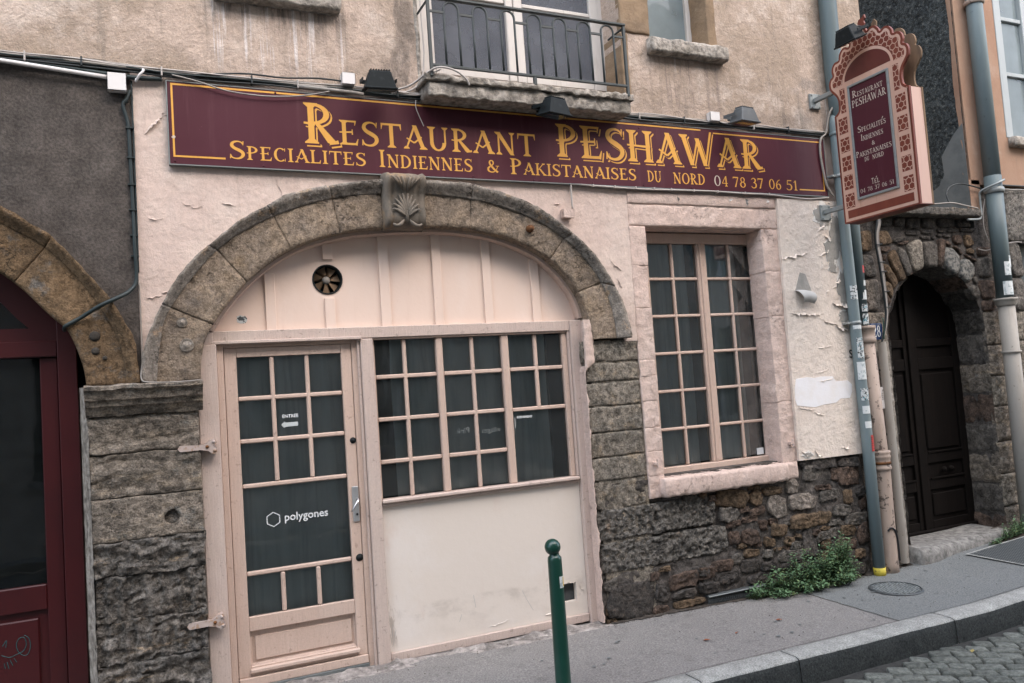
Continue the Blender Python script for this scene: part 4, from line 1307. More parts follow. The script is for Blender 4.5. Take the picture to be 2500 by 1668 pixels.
def curl(parent, x, z, L, ang, w, lift, seed, y=-.03, m=None):
    """a lifted edge of paint along a crack"""
    m = m or ('cream_plaster' if y < -.02 else 'pink_plaster')
    mb = MB()
    w *= .75
    n = max(7, int(L / .010))
    ca_, sa_ = math.cos(ang), math.sin(ang)
    vs, fs = [], []
    for i in range(n + 1):
        t = i / n - .5
        wob = .018 * fr(t * L * 3 + seed, seed, 0, 6)
        px, pz = x + t * L * ca_ - wob * sa_, z + t * L * sa_ + wob * ca_
        k = max(.05, 1 - (2 * abs(t)) ** 2) * max(.1, .75 + 1.1 * fr(t * L * 5, seed, 2, 9))
        for s, dy in ((0, .0015), (.5, .35), (1, 1)):
            vs.append((px + sa_ * w * s * k, y - .001 - lift * dy * k, pz - ca_ * w * s * k))
    for i in range(n):
        for s in range(2):
            a = i * 3 + s
            fs.append((a, a + 1, a + 4, a + 3))
    return at_root(mb.add(vs, fs).build('paint_flake', m), parent)


# bare patches where the paint has gone, with lifted edges
for i, (px, pz, rx, rz) in enumerate([(4.40, 3.08, .085, .20), (4.30, 2.93, .07, .09), (4.41, 2.60, .07, .15), (4.235, 3.25, .09, .10), (4.30, 2.78, .045, .05), (4.40, 2.33, .08, .05), (3.80, 1.115, .045, .022)]):
    B(MB().prism([(min(a, 4.4775), b) for a, b in ragged(px + .004, pz + .004, rx * 1.12 + .006, rz * 1.12 + .006, i * 3.3, 40, .5)], -.0325 - .0002 * i, -.0301).build('paint_edge', 'paint_flake'))
    B(MB().prism([(min(a, 4.477), max(1.078, b)) for a, b in ragged(px, pz, rx, rz, i * 3.3 + .2, 40, .5)], -.0350 - .0002 * i, -.0302).build('bare_patch', 'bare_mortar'))
B(MB().prism([(a + .02 * fr(a, 0, b, 9), b + .012 * fr(a, 4, b, 12)) for a, b in [(3.715, 1.60), (3.72, 1.70), (3.74, 1.785), (3.86, 1.80), (3.95, 1.79), (4.05, 1.80), (4.18, 1.785), (4.22, 1.74), (4.36, 1.745), (4.40, 1.70), (4.39, 1.64), (4.37, 1.585), (4.25, 1.58), (4.18, 1.545), (4.05, 1.54), (3.94, 1.53), (3.83, 1.54), (3.74, 1.55)]], -.0322, -.0302).build('paint_patch', 'overpaint'))
for i, (x, z, L, a, w, l) in enumerate([(3.86, 2.89, .34, .18, .022, .020), (3.95, 2.365, .42, -.05, .026, .024), (4.12, 2.06, .18, .1, .014, .012), (4.20, 2.28, .22, -.25, .016, .014),
                                       (4.22, 2.92, .16, .5, .020, .018), (4.17, 2.80, .10, 1.3, .014, .012), (4.36, 2.44, .22, -.12, .045, .034), (4.33, 2.64, .16, .9, .03, .02),
                                       (4.34, 2.23, .20, -.35, .035, .026), (3.84, 1.52, .20, -.12, .014, .010), (3.98, 1.47, .16, -.3, .014, .010), (4.25, 1.15, .12, .1, .018, .014), (3.78, 1.13, .12, -.5, .03, .02),
                                       (3.93, 1.12, .10, -.6, .03, .02), (4.10, 1.76, .30, .05, .01, .008), (4.05, 1.84, .25, .2, .01, .008), (4.20, 3.16, .14, .9, .03, .025), (4.28, 3.05, .10, -.7, .02, .02), (4.20, 2.55, .08, 1.2, .016, .014)]):
    curl(bld, x, z, L, a, w, l, i * 1.7)
# the big hanging tongue of paint and the bare mortar it left
B(MB().prism([(3.83, 2.575), (3.86, 2.64), (3.90, 2.735), (3.965, 2.72), (3.985, 2.66), (4.02, 2.57), (3.93, 2.56)], -.0318, -.0302).build('bare_patch', 'bare_mortar'))
fl = MB()


def tongue(u, v):
    w = .20 - .07 * v ** 2
    x = 3.92 + (u - .5) * w + .02 * v + .008 * fr(u * 3, v * 3, 0, 2)
    a = v * 2.6
    return (x, -.034 - .075 * math.sin(a) * (1 - .25 * u), 2.578 - .055 * v - .055 * (1 - math.cos(a)) * .6 - .03 * (u - .3) ** 2)


fl.grid(tongue, 8, 8)
B(fl.build('hanging_flake', 'flake_back', smooth=True))
# cracks and flakes in the pink plaster
for i, (x, z, L, a, w, l) in enumerate([(-1.36, 3.71, .20, .85, .026, .022), (-1.25, 3.76, .10, -.1, .02, .018), (-1.37, 3.10, .09, -.05, .014, .012), (-1.15, 3.19, .14, -.25, .01, .008), (-.93, 3.20, .10, -.1, .01, .008),
                                       (-.85, 3.09, .10, .35, .018, .018), (-1.30, 2.63, .12, -.05, .02, .016), (-1.40, 2.60, .10, .0, .012, .01), (2.0, 2.80, .12, -.7, .03, .028), (2.03, 2.66, .08, -1.0, .016, .014),
                                       (1.50, 3.29, .06, .1, .012, .01), (-1.16, 2.83, .08, .9, .018, .016), (-.60, 3.34, .20, -1.25, .006, .005)]):
    curl(bld, x, z, L, a, w, l, 40 + i * 1.3, y=-.001)
for i, (x, z, L) in enumerate([(2.64, 3.37, .07), (3.19, 3.38, .06), (3.37, 3.36, .10), (3.60, 3.38, .06), (3.78, 3.35, .11), (3.95, 3.36, .04)]):
    curl(bld, x, z, L, 1.75 - .3 * (i % 2), .022, .028, 80 + i, y=-.002, m='paint_flake' if i % 2 else 'bare_mortar')

# ---- impost and left pier
imp = MB()
pr = [(1.875, .02), (1.875, -.02), (1.90, -.035), (1.925, -.050), (1.932, -.066), (1.962, -.075), (1.970, -.094), (2.02, -.110), (2.032, -.128), (2.05, -.128), (2.062, -.10), (2.062, .02)]
nx = 26
vs_, fs_ = [], []
for i in range(nx + 1):
    x = -1.80 + (.655) * i / nx
    for k, (z, y) in enumerate(pr):
        vs_.append((x, y + (.006 * fr(x, y * 3, z * 3, 14) if 0 < k < len(pr) - 1 else 0), z + .006 * fr(x, 3, z, 11)))
n = len(pr)
for i in range(nx):
    for k in range(n - 1):
        a = i * n + k
        fs_.append((a, a + n, a + n + 1, a + 1))
fs_ += [tuple(range(n)), tuple(nx * n + k for k in range(n - 1, -1, -1))]
imp.add(vs_, fs_)
pier = B(MB().box(-1.785, -1.17, .028, .34, -.2, 1.88).build('stone_pier', 'pier_stone_dark'))
imp.build('impost', 'pier_stone', pier, smooth=False)
rows_ = [(1.648, 1.872, 'strata', 'pier_stone', .006), (1.382, 1.638, 'strata', 'pier_stone', .006), (1.122, 1.372, 'plain', 'pier_stone', .004), (.912, 1.116, 'strata', 'pier_stone_dark', .013), (.650, .902, 'grooved', 'pier_stone_dark', .012), (.40, .640, 'grooved', 'pier_stone_dark', .012), (.02, .39, 'strata', 'pier_stone_dark', .016)]
for i, (z0, z1, st, m, amp) in enumerate(rows_):
    stone_block('stone_block', m, pier, -1.792, -1.168, z0 - .003, z1 + .003, 0, amp * (1.25 if i < 3 else 1.5), 9, st,   .011, .1, .007, i * 3.1, warp=.006 if i < 3 else .016, hole=(-1.352, 1.227, .042, .09) if i == 2 else None)
# plaster reveal on the door side, putlog hole

# ---- right pier
rp = B(MB().box(1.70, 2.145, .012, .30, -.2, 2.19).build('stone_pier', 'grey_pier_stone'))
for i, (z0, z1, st, m, amp, x1) in enumerate([(2.035, 2.205, 'pitted', 'grey_pier_stone', .007, 2.14), (1.882, 2.022, 'plain', 'grey_pier_stone', .008, 2.138), (1.692, 1.868, 'plain', 'grey_pier_stone', .008, 2.137), (1.488, 1.682, 'plain', 'grey_pier_stone', .008, 2.134), (1.296, 1.478, 'plain', 'grey_pier_stone', .007, 2.131), (1.112, 1.286, 'plain', 'grey_pier_stone', .006, 2.128), (.892, 1.10, 'grooved', 'grey_pier_stone', .008, 2.122)]):
    stone_block('stone_block', m, rp, 1.645 + .012 * math.sin(i * 2.3), x1, z0, z1, 0, amp, 9, st, .014, .15, .010, 20 + i * 2.7)
# plaster fillet between the frame and the pier
fil = MB()


def fillet(u, v):
    z = .05 + 2.32 * v
    top = max(0, min(1, (z - 1.98) / .06))
    wdt = max(.004, .012 + .030 * fr(0, 3, z, 5) + .014 * fr(0, 7, z, 17)) + .10 * top
    x = 1.632 + wdt * max(0, u - .25) / .75 + .045 * top * (1 if u < .2 else 0)
    y = .075 if u < .1 else -.006 - .012 * math.sin(u * math.pi) * (1 + top) + .006 * fr(x, 1, z, 18)
    return (x, y if u < .9 else .004, z)


fil.grid(fillet, 8, 110)
B(fil.build('plaster_fillet', 'painted_stone', smooth=True))

# ---- rubble base
base = B(MB().box(1.64, 4.46, .06, .30, -.3, 1.085).build('rubble_base', 'mortar'))
mo_ = MB()


def mortar_face(u, v):
    x, z = 1.645 + 2.82 * u, -.12 + 1.20 * v
    blk = min(1, max(0, (2.86 - x) / .05)) * min(1, max(0, (z - .39) / .03)) * min(1, max(0, (.90 - z) / .03))
    return (x, .015 + .03 * blk + .012 * fr(x, 0, z, 5) + .009 * fr(x, 3, z, 16) + .004 * fr(x, 3, z, 45, 2), z)


mo_.grid(mortar_face, 200, 86)
mo_.build('mortar_face', 'mortar', base, smooth=True)
for (x0, x1, z0, z1, sd) in [(1.655, 2.78, .650, .885, 1), (1.665, 2.88, .405, .632, 2)]:
    stone_block('stone_block', 'pitted_stone', base, x0, x1, z0, z1, .0, .016, 10, 'pitted', .011, .12, .014, sd * 4.4, warp=.012)
RUB = [(2.96, 0.83, 0.33, 0.14, 'o'), (3.21, 0.89, 0.14, 0.05, 'o'), (3.21, 0.81, 0.13, 0.12, 'o'), (3.4, 0.85, 0.24, 0.08, 'o'), (3.44, 0.72, 0.22, 0.17, 'l'), (3.73, 0.72, 0.33, 0.15, 'l'), (3.98, 0.81, 0.19, 0.05, 'r'), (4.05, 0.74, 0.25, 0.1, 'g'), (3.87, 0.94, 0.23, 0.13, 'g'), (4.3, 0.88, 0.28, 0.18, 'r'), (4.26, 0.7, 0.11, 0.12, 'o'), (4.18, 0.58, 0.2, 0.11, 'g'), (4.35, 0.49, 0.28, 0.11, 'g'), (2.92, 0.71, 0.2, 0.11, 'g'), (3.08, 0.73, 0.11, 0.06, 'r'), (3.21, 0.69, 0.17, 0.08, 'r'), (3.13, 0.64, 0.19, 0.05, 'r'), (2.95, 0.62, 0.16, 0.05, 'r'), (3.81, 0.55, 0.49, 0.13, 'o'), (3.27, 0.57, 0.1, 0.1, 'r'), (3.44, 0.51, 0.17, 0.1, 'o'), (2.95, 0.51, 0.11, 0.11, 'r'), (3.12, 0.5, 0.18, 0.13, 'r'), (3.32, 0.42, 0.11, 0.07, 'o'), (3.54, 0.4, 0.11, 0.07, 'o'), (3.64, 0.43, 0.07, 0.04, 'o'), (3.61, 0.35, 0.14, 0.08, 'g'), (3.85, 0.43, 0.09, 0.06, 'r'), (3.96, 0.45, 0.11, 0.04, 'o'), (3.97, 0.39, 0.27, 0.09, 'g'), (3.77, 0.34, 0.17, 0.22, 'd'), (3.95, 0.32, 0.12, 0.08, 'o'), (4.23, 0.4, 0.19, 0.09, 'o'), (4.21, 0.29, 0.25, 0.11, 'r'), (4.41, 0.35, 0.12, 0.18, 'r'), (3.03, 0.43, 0.1, 0.04, 'o'), (3.19, 0.42, 0.11, 0.03, 'r'), (3.41, 0.35, 0.12, 0.03, 'o'), (3.54, 0.28, 0.27, 0.09, 'g'), (3.97, 0.22, 0.15, 0.08, 'o'), (4.35, 0.18, 0.14, 0.09, 'o'), (3.29, 0.33, 0.11, 0.07, 'g'), (3.12, 0.36, 0.18, 0.06, 'o'), (2.97, 0.33, 0.13, 0.09, 'g'), (2.8, 0.3, 0.23, 0.08, 'r'), (2.59, 0.29, 0.19, 0.09, 'd'), (3.08, 0.26, 0.2, 0.11, 'd'), (3.29, 0.22, 0.17, 0.08, 'd'), (3.52, 0.19, 0.2, 0.07, 'd'), (2.85, 0.2, 0.26, 0.1, 'd'), (2.67, 0.89, 0.07, 0.05, 'o'), (2.76, 0.86, 0.07, 0.06, 'r'), (2.54, 0.89, 0.13, 0.04, 'g'), (3.62, 0.86, 0.13, 0.12, 'l'), (4.0, 1.03, 0.32, 0.1, 'd'), (4.31, 1.0, 0.25, 0.09, 'd'), (3.8, 1.04, 0.15, 0.07, 'd'), (4.01, 0.11, 0.25, 0.1, 'd'), (4.28, 0.06, 0.23, 0.12, 'd'), (3.76, 0.14, 0.22, 0.09, 'd'), (3.18, 0.14, 0.26, 0.08, 'd'), (3.38, 0.59, 0.1, 0.05, 'r'), (4.13, 0.91, 0.09, 0.11, 'r'), (4.44, 0.61, 0.09, 0.1, 'r'), (4.42, 0.72, 0.09, 0.08, 'd'), (3.53, 0.56, 0.07, 0.05, 'g'), (4.08, 0.49, 0.15, 0.05, 'g'), (3.5, 0.35, 0.07, 0.04, 'r'), (1.91, 0.18, 0.45, 0.28, 'd'), (1.73, 0.31, 0.12, 0.09, 'g'), (2.14, 0.32, 0.09, 0.06, 'r'), (2.44, 0.06, 0.28, 0.06, 'o'), (2.17, 0.04, 0.18, 0.08, 'r'), (2.41, 0.25, 0.28, 0.14, 'r'), (2.64, 0.27, 0.19, 0.1, 'r'), (2.81, 0.3, 0.18, 0.07, 'r'), (2.24, 0.36, 0.1, 0.04, 'o'), (2.41, 0.14, 0.23, 0.06, 'd'), (2.2, 0.18, 0.13, 0.12, 'd'), (2.65, 0.15, 0.21, 0.08, 'd'), (1.69, 0.04, 0.1, 0.06, 'o'), (1.71, 0.12, 0.08, 0.07, 'o'), (2.86, 0.19, 0.22, 0.08, 'd')]
TONE = {'o': 'rubble_ochre', 'g': 'rubble_grey', 'l': 'rubble_light', 'r': 'rubble_red', 'd': 'rubble_dark'}
for i, (x, z, w, h, t) in enumerate(RUB):
    r_ = random.Random(i * 31 + 3)
    sk = r_.uniform(-.12, .12) * h
    if x - w / 2 < 1.66:
        x = 1.66 + w / 2
    q = [(x - w * .48, z - h * .40 - sk), (x - w * .1, z - h * .5 + sk * .3), (x + w * .40, z - h * .48 + sk), (x + w * .5, z - h * .05), (x + w * .44, z + h * .42 + sk), (x + w * .05, z + h * .5), (x - w * .42, z + h * .46 - sk), (x - w * .5, z + h * .02)]
    q = [(a + r_.uniform(-.05, .05) * w, b + r_.uniform(-.08, .08) * h) for a, b in q]
    rubble_stone('stone', TONE[t], base, q, .012, (.022 if h > .05 else .014) + r_.uniform(-.006, .006), .013, i, .008, .03, 34, 0, True)

# ---- painted stone surround of the big window
sur = B(MB().box(2.16, 2.285, .05, .29, .93, 3.12).build('window_surround', 'painted_stone'))
MB().box(2.16, 3.69, .06, .29, 3.125, 3.29).build('surround_core', 'painted_stone', sur)
MB().box(3.545, 3.69, .05, .29, .95, 3.12).build('surround_core', 'painted_stone', sur)
zz = [.925, 1.105, 1.296, 1.484, 1.70, 1.90, 2.03, 2.45, 2.80, 3.125]
for i, (a, b) in enumerate(zip(zz[:-1], zz[1:])):
    stone_block('stone_block', 'painted_stone', sur, 2.146, 2.297 + .006 * math.sin(i * 3.3), a, b, -.004, .007, 12, 'plain', .014, .20, .003, 60 + i * 1.9, warp=.006)
for i, (a, b) in enumerate([(.95, 1.60), (1.60, 2.35), (2.35, 2.75), (2.75, 3.125)]):
    stone_block('stone_block', 'painted_stone', sur, 3.537 - .004 * i, 3.70, a, b, -.003, .006, 10, 'plain', .016, .20, .003, 90 + i * 1.9, warp=.005)
stone_block('lintel', 'painted_stone', sur, 2.150, 3.712, 3.130, 3.305, -.004, .008, 9, 'plain', .016, .10, .008, 120, warp=.006)
stone_block('lintel_lip', 'painted_stone', sur, 2.15, 3.705, 3.312, 3.415, -.012, .004, 7, 'plain', .025, .05, .010, 128, warp=.004)
lumpy('window_sill', 'painted_stone', sur, 2.25, 3.53, .925, 1.075, -.080, .20, .010, 15, .014, .11)
stone_block('stone_block', 'painted_stone', sur, 3.535, 3.69, .925, 1.07, -.02, .006, 10, 'plain', .018, .20, .014, 131)
# old iron pintles painted over
for x, z in ((2.215, 1.20), (3.635, 1.235)):
    mb = MB().box(x - .02, x + .02, -.035, .0, z - .012, z + .012)
    mb.tube([(x + .012, -.03, z - .03), (x + .012, -.03, z + .035)], .011, 8)
    mb.build('pintle', 'painted_stone', sur, bevel=.002)

# ---- mortar skirting along the shopfront
sk = MB()


def skirt(u, v):
    x = -1.05 + 2.75 * u
    y = .07 - .15 * v
    zt = .050 - .006 * u
    h = zt * (1 - v ** 1.6) + .004
    d = (.022 * max(-.2, fr(x, y * .6, 0, 5)) + .010 * fr(x, y, 0, 17)) * (1 - .5 * v)
    gz = ground_z(x, y)
    return (x, y + .02 * fr(x, 0, 3, 5) * v, max(gz - .01 if v > .95 else gz + .001, gz + h * .9 + d - .035))


sk.grid(skirt, 130, 9)
B(sk.build('mortar_skirt', 'pale_mortar', smooth=True))
# grime line along the foot of the wall
for nm, xa, xb, yy in (('dirt', 1.7, 4.95, -.0),):
    d = MB()

    def dirt(u, v):
        x = xa + (xb - xa) * u
        y = .05 - (.09 + .03 * fr(x, 0, 0, 4) + .02 * fr(x, 0, 5, 14)) * v
        return (x, y, ground_z(x, y) + .006 + .012 * (1 - v) + .004 * fr(x, y, 2, 18))
    d.grid(dirt, 150, 4)
    tag(d.build('dirt', 'soil', pv2, smooth=True), kind='stuff')

# ================================================================ SHOPFRONT JOINERY
def wallplace(y):
    return lambda u, v, l: (u, y - l, v)


# tympanum boards under the arch
ty = [(x, z + .012) for x, z in D_IN[::4] if z > 2.385]
ty = [(ty[0][0], 2.36)] + ty + [(ty[-1][0], 2.36)]
FANH = [(-.283 + .099 * math.cos(2 * math.pi * k / 28), 2.722 + .099 * math.sin(2 * math.pi * k / 28)) for k in range(28)]
tymp = B(MB().prism(ty[::-1], .14, .175, [FANH]).build('tympanum', 'tympanum_board'))
for x0, x1 in ((-.712, -.645), (.085, .158), (.488, .555), (.888, .957), (1.29, 1.36)):
    xm = (x0 + x1) / 2
    zt = max(p[1] for p in D_IN if abs(p[0] - xm) < .08) - .02
    zt = min(zt, [p[1] for p in D_IN if abs(p[0] - (x0 if x0 < 0 else x1)) < .03][0] - .012)
    box('batten', 'tympanum_board', tymp, x0, x1, .122, .142, 2.378, zt, .002)
box('batten', 'tympanum_board', tymp, -.312, -.243, .122, .142, 2.378, 2.59, .002)
box('batten', 'tympanum_board', tymp, -.312, -.243, .122, .142, 2.862, 2.972, .002)
# bent moulding following the soffit
mo = MB()
mi_ = [p for p in D_IN if p[1] > 2.375][::3]
cxm, czm = .3, 2.2
vs_, fs_ = [], []
for k, (x, z) in enumerate(mi_):
    d = Vector((cxm - x, czm - z)).normalized()
    for (o, y) in ((-.004, .07), (.022, .07), (.030, .10), (.030, .145)):
        vs_.append((x + d.x * o, y, z + d.y * o))
for k in range(len(mi_) - 1):
    for s in range(3):
        a = k * 4 + s
        fs_.append((a, a + 1, a + 5, a + 4))
mo.add(vs_, fs_)
mo.build('arch_moulding', 'pink_wood', tymp, smooth=False)

frame = B(MB().box(-1.062, 1.577, .085, .17, 2.298, 2.378).build('shopfront_frame', 'mauve_wood', bevel=.004))
box('drip_moulding', 'mauve_wood', frame, -1.066, -.085, .065, .086, 2.290, 2.312, .004)
box('post', 'mauve_wood', frame, -1.168, -1.043, .055, .18, .05, 2.292, .006)
po = MB().box(-1.160, -1.06, .062, .18, 2.292, 2.37)
po.build('post_head', 'mauve_wood', frame, bevel=.004)
box('door_stop', 'pink_wood', frame, -1.040, -.998, .108, .18, .03, 2.292, .004)
box('door_stop', 'pink_wood', frame, -.148, -.095, .118, .18, .03, 2.292, .004)
box('door_head', 'pink_wood', frame, -.997, -.149, .118, .18, 2.268, 2.296, .003)
box('post', 'mauve_wood', frame, -.092, -.003, .078, .18, .045, 2.294, .005)
box('post_edge', 'mauve_wood', frame, -.112, -.094, .095, .18, .05, 2.294, .004)
box('post', 'mauve_wood', frame, 1.578, 1.684, .072, .18, .035, 2.38, .005)
box('post_edge', 'mauve_wood', frame, 1.560, 1.576, .092, .18, 1.165, 2.296, .003)
box('bottom_rail', 'mauve_wood', frame, .0, 1.574, .092, .18, .052, .112, .004)
box('window_sill', 'mauve_wood', frame, .0, 1.566, .062, .18, 1.138, 1.164, .006)
box('sill_moulding', 'mauve_wood', frame, .0, 1.570, .088, .18, 1.113, 1.136, .005)
box('top_bead', 'pink_wood', frame, 0, 1.557, .098, .18, 2.285, 2.297, .002)
pan = MB().prism([(-.002, .113), (1.576, .113), (1.576, 1.112), (-.002, 1.112)], .112, .15, [[(1.356, .222), (1.356, .359), (1.485, .359), (1.485, .222)]])
pan.build('lower_panel', 'cream_board', frame)
MB().box(1.34, 1.50, .16, .40, .21, .37).build('vent_box', 'room_dark', frame)
# scratches and blisters on the panel
for i, (x, z, L, a, w, l) in enumerate([(1.535, .30, .10, -1.1, .010, .008), (1.26, .17, .15, .25, .012, .009), (1.43, .37, .10, .05, .006, .005), (.82, .165, .16, .12, .008, .006)]):
    c_ = curl(bld, x, z, L, a, w, l, 140 + i, y=.111, m='cream_board')
    c_.parent = frame
    c_.matrix_parent_inverse = frame.matrix_world.inverted()
scr = MB()
for (x0, z0, x1, z1) in ((.64, .40, .652, .31), (1.03, .37, 1.06, .30), (1.06, .30, 1.11, .21), (.54, .28, .52, .23), (.03, .30, .015, .18), (.05, .26, .02, .15)):
    scr.add([(x0 - .0015, .1112, z0), (x0 + .0015, .1112, z0), (x1 + .0015, .1112, z1), (x1 - .0015, .1112, z1)], [(0, 1, 2, 3)])
scr.build('scratch', 'flake_back', frame)

# shop window bars and panes
swin = B(MB().box(.0, .016, .122, .17, 1.165, 2.284).build('shop_window', 'pink_wood', bevel=.002))
RZ = [2.284, 2.019, 1.718, 1.42, 1.166]
MAJ = [(.474, .524), (.996, 1.055)]
MIN = [(.222, .250), (.746, .774)]
for a, b in MAJ:
    box('mullion', 'pink_wood', swin, a, b, .108, .165, 1.165, 2.284, .006)
for a, b in MIN:
    box('glazing_bar', 'pink_wood', swin, a, b, .120, .160, 1.165, 2.284, .006)
box('glazing_bar', 'pink_wood', swin, 1.272, 1.302, .120, .160, 1.722, 2.284, .006)
for z in RZ[1:4]:
    for a, b in ((.017, .473), (.525, .995)):
        box('glazing_bar', 'pink_wood', swin, a, b, .121, .159, z - .015, z + .015, .006)
for z in (2.019, 1.712):
    box('glazing_bar', 'pink_wood', swin, 1.056, 1.515, .121, .159, z - .015, z + .015, .006)
box('frame_stile', 'pink_wood', swin, 1.516, 1.558, .112, .165, 1.165, 2.284, .005)
bays = [(.016, .222), (.25, .474), (.524, .746), (.774, .996), (1.055, 1.272), (1.302, 1.516)]
for i, (a, b) in enumerate(bays):
    for k in range(4):
        if i >= 4 and k >= 2:
            continue
        box('pane', 'pane_glass', swin, a - .004, b + .004, .140 + .0004 * ((i * 3 + k) % 4), .1435 + .0004 * ((i * 3 + k) % 4), RZ[k + 1] + .010, RZ[k] - .010, 0)
box('pane', 'pane_glass', swin, 1.051, 1.520, .140, .1435, 1.162, 1.70, 0)
text_mesh('lettering', 'white_letter', swin, 'ÉVÈNEMENT', 1.096, 1.645, .13, wallplace(.1365), 0, .035)
box('print_line', 'white_letter', swin, 1.0765, 1.080, .1358, .1367, 1.572, 1.654, 0)
text_mesh('chalk_writing', 'galvanised', swin, 'villages', .80, 1.56, .155, wallplace(.1363), 0, -.01, True)
text_mesh('chalk_writing', 'galvanised', swin, 'Pink', .60, 1.57, .10, wallplace(.1363), 0, -.01, True)

# entrance door
door = B(MB().box(-.994, -.916, .125, .17, .135, 2.266).build('entrance_door', 'pink_wood', bevel=.004))
box('stile', 'pink_wood', door, -.223, -.151, .125, .17, .135, 2.266, .004)
box('top_rail', 'pink_wood', door, -.915, -.224, .126, .169, 2.203, 2.265, .003)
box('bottom_rail', 'pink_wood', door, -.915, -.224, .126, .169, .42, .512, .004)
box('bottom_rail', 'pink_wood', door, -.915, -.224, .126, .169, .136, .20, .004)
for z in (1.927, 1.646, 1.352, .785):
    box('glazing_bar', 'pink_wood', door, -.915, -.224, .134, .166, z - .015, z + .015, .007)
for x in (-.690, -.457):
    box('glazing_bar', 'pink_wood', door, x - .014, x + .014, .133, .165, 1.368, 2.202, .007)
    box('glazing_bar', 'pink_wood', door, x - .014 + .004, x + .014 + .004, .133, .165, .513, .769, .007)
pnl = MB()
a0, a1, b0, b1 = -.914, -.225, .201, .419
rings = [(a0, a1, b0, b1, .150), (a0 + .012, a1 - .012, b0 + .012, b1 - .012, .158), (a0 + .030, a1 - .020, b0 + .026, b1 - .036, .158), (a0 + .034, a1 - .026, b0 + .032, b1 - .042, .146), (a0 + .036, a1 - .028, b0 + .034, b1 - .044, .146)]
vs_ = []
for x0, x1, z0, z1, y in rings:
    vs_ += [(x0, y, z0), (x1, y, z0), (x1, y, z1), (x0, y, z1)]
fs_ = []
for r in range(len(rings) - 1):
    for k in range(4):
        fs_.append((r * 4 + k, r * 4 + (k + 1) % 4, r * 4 + 4 + (k + 1) % 4, r * 4 + 4 + k))
fs_.append(tuple(len(vs_) - 4 + k for k in range(4)))
pnl.add(vs_, fs_)
pnl.build('door_panel', 'pink_wood', door)
box('weather_bar', 'pink_wood', door, -.925, -.205, .098, .126, .158, .190, .008)
box('kick_board', 'pink_wood', door, -.993, -.152, .106, .135, .080, .135, .004)
dz = [2.203, 1.927, 1.646, 1.352]
k = 0
for r in range(3):
    for a, b in ((-.917, -.704), (-.676, -.471), (-.443, -.222)):
        k += 1
        box('pane', 'pane_glass', door, a - .004, b + .004, .149 + .0004 * (k % 4), .1525 + .0004 * (k % 4), dz[r + 1] + .011, dz[r] - (.011 if r else 0), 0)
box('pane', 'pane_glass', door, -.921, -.218, .149, .1525, .796, 1.341, 0)
for a, b in ((-.917, -.70), (-.672, -.467), (-.439, -.222)):
    k += 1
    box('pane', 'pane_glass', door, a - .004, b + .004, .149 + .0004 * (k % 4), .1525 + .0004 * (k % 4), .508, .774, 0)
hp = MB().box(-.200, -.156, .114, .126, 1.035, 1.276)
handle = hp.build('handle_plate', 'aluminium', door, bevel=.004)
MB().tube([(-.168, .114, 1.188), (-.168, .075, 1.188), (-.178, .066, 1.176), (-.200, .062, 1.145), (-.222, .060, 1.112)], [.008, .008, .009, .008, .007], 8).build('handle', 'chrome', door, smooth=True)
MB().lathe([(.0, -.004), (.008, -.003), (.008, .003)], (-.174, .112, 1.085), 10, 'y').build('keyhole', 'black_ink', door)
MB().lathe([(0, -.022), (.010, -.02), (.010, 0), (.021, -.003), (.023, .003)], (-.172, .125, 1.592), 14, 'y').build('lock', 'black_metal', door, smooth=True)
MB().lathe([(0, -.014), (.012, -.012), (.014, -.002), (.026, -.002), (.027, .003)], (-.172, .125, .788), 14, 'y').build('lock', 'black_metal', door, smooth=True)
# painted words on the door glass
text_mesh('lettering', 'white_letter', door, 'polygones', -.655, 1.098, .288, wallplace(.1455), 0, .012)
hexo = MB()
hc, hr = (-.7285, 1.1165), .050
for k in range(6):
    t0, t1 = math.radians(90 + 60 * k), math.radians(150 + 60 * k)
    hexo.add([(hc[0] + r * math.cos(t), .1455, hc[1] + r * math.sin(t)) for r, t in ((hr, t0), (hr, t1), (hr - .006, t1), (hr - .006, t0))], [(0, 1, 2, 3)])
hexo.build('hexagon_logo', 'white_letter', door)
text_mesh('lettering', 'white_letter', door, 'ENTRÉE', -.637, 1.783, .106, wallplace(.1455), 0, .02)
arr = MB().add([(-.648, .1455, 1.737), (-.622, .1455, 1.760), (-.622, .1455, 1.750), (-.536, .1455, 1.752), (-.536, .1455, 1.724), (-.622, .1455, 1.722), (-.622, .1455, 1.712)], [(0, 1, 2, 6), (2, 3, 4, 5)])
arr.build('arrow', 'chalk', door)
# threshold stone
B(MB().box(-1.17, .02, .062, .30, -.08, .052).build('threshold', 'cement', bevel=.006))
B(MB().box(-.999, -.148, .10, .30, .053, .079).build('threshold_bar', 'cement', bevel=.004))

# strap hinges on the left post
for i, z in enumerate((1.640, .549)):
    hb = MB()
    x0 = -1.288 if i == 0 else -1.278
    outl_ = [(x0, z - .018), (-1.165, z - .016), (-1.125, z - .026), (-1.095, z - .048), (-1.072, z - .040), (-1.073, z - .010), (-1.090, z + .004), (-1.072, z + .022), (-1.082, z + .046), (-1.108, z + .040), (-1.140, z + .016), (-1.165, z + .016), (x0, z + .018), (x0 - .014, z)]
    sg = [(x, z_ + .08 * 0) for x, z_ in outl_]
    hb.prism(sg, -.012 if i == 0 else -.004, .06)
    h_ = B(hb.build('strap_hinge', 'hinge_paint', bevel=.002))
    for (bx, bz) in ((-1.09, z + .028), (-1.085, z - .026), (-1.13, z)):
        MB().lathe([(0, -.012), (.008, -.009), (.011, 0)], (bx, -.012 if i == 0 else -.004, bz), 10, 'y').build('rivet', 'hinge_paint' if bx > -1.12 else 'rust', h_, smooth=True)

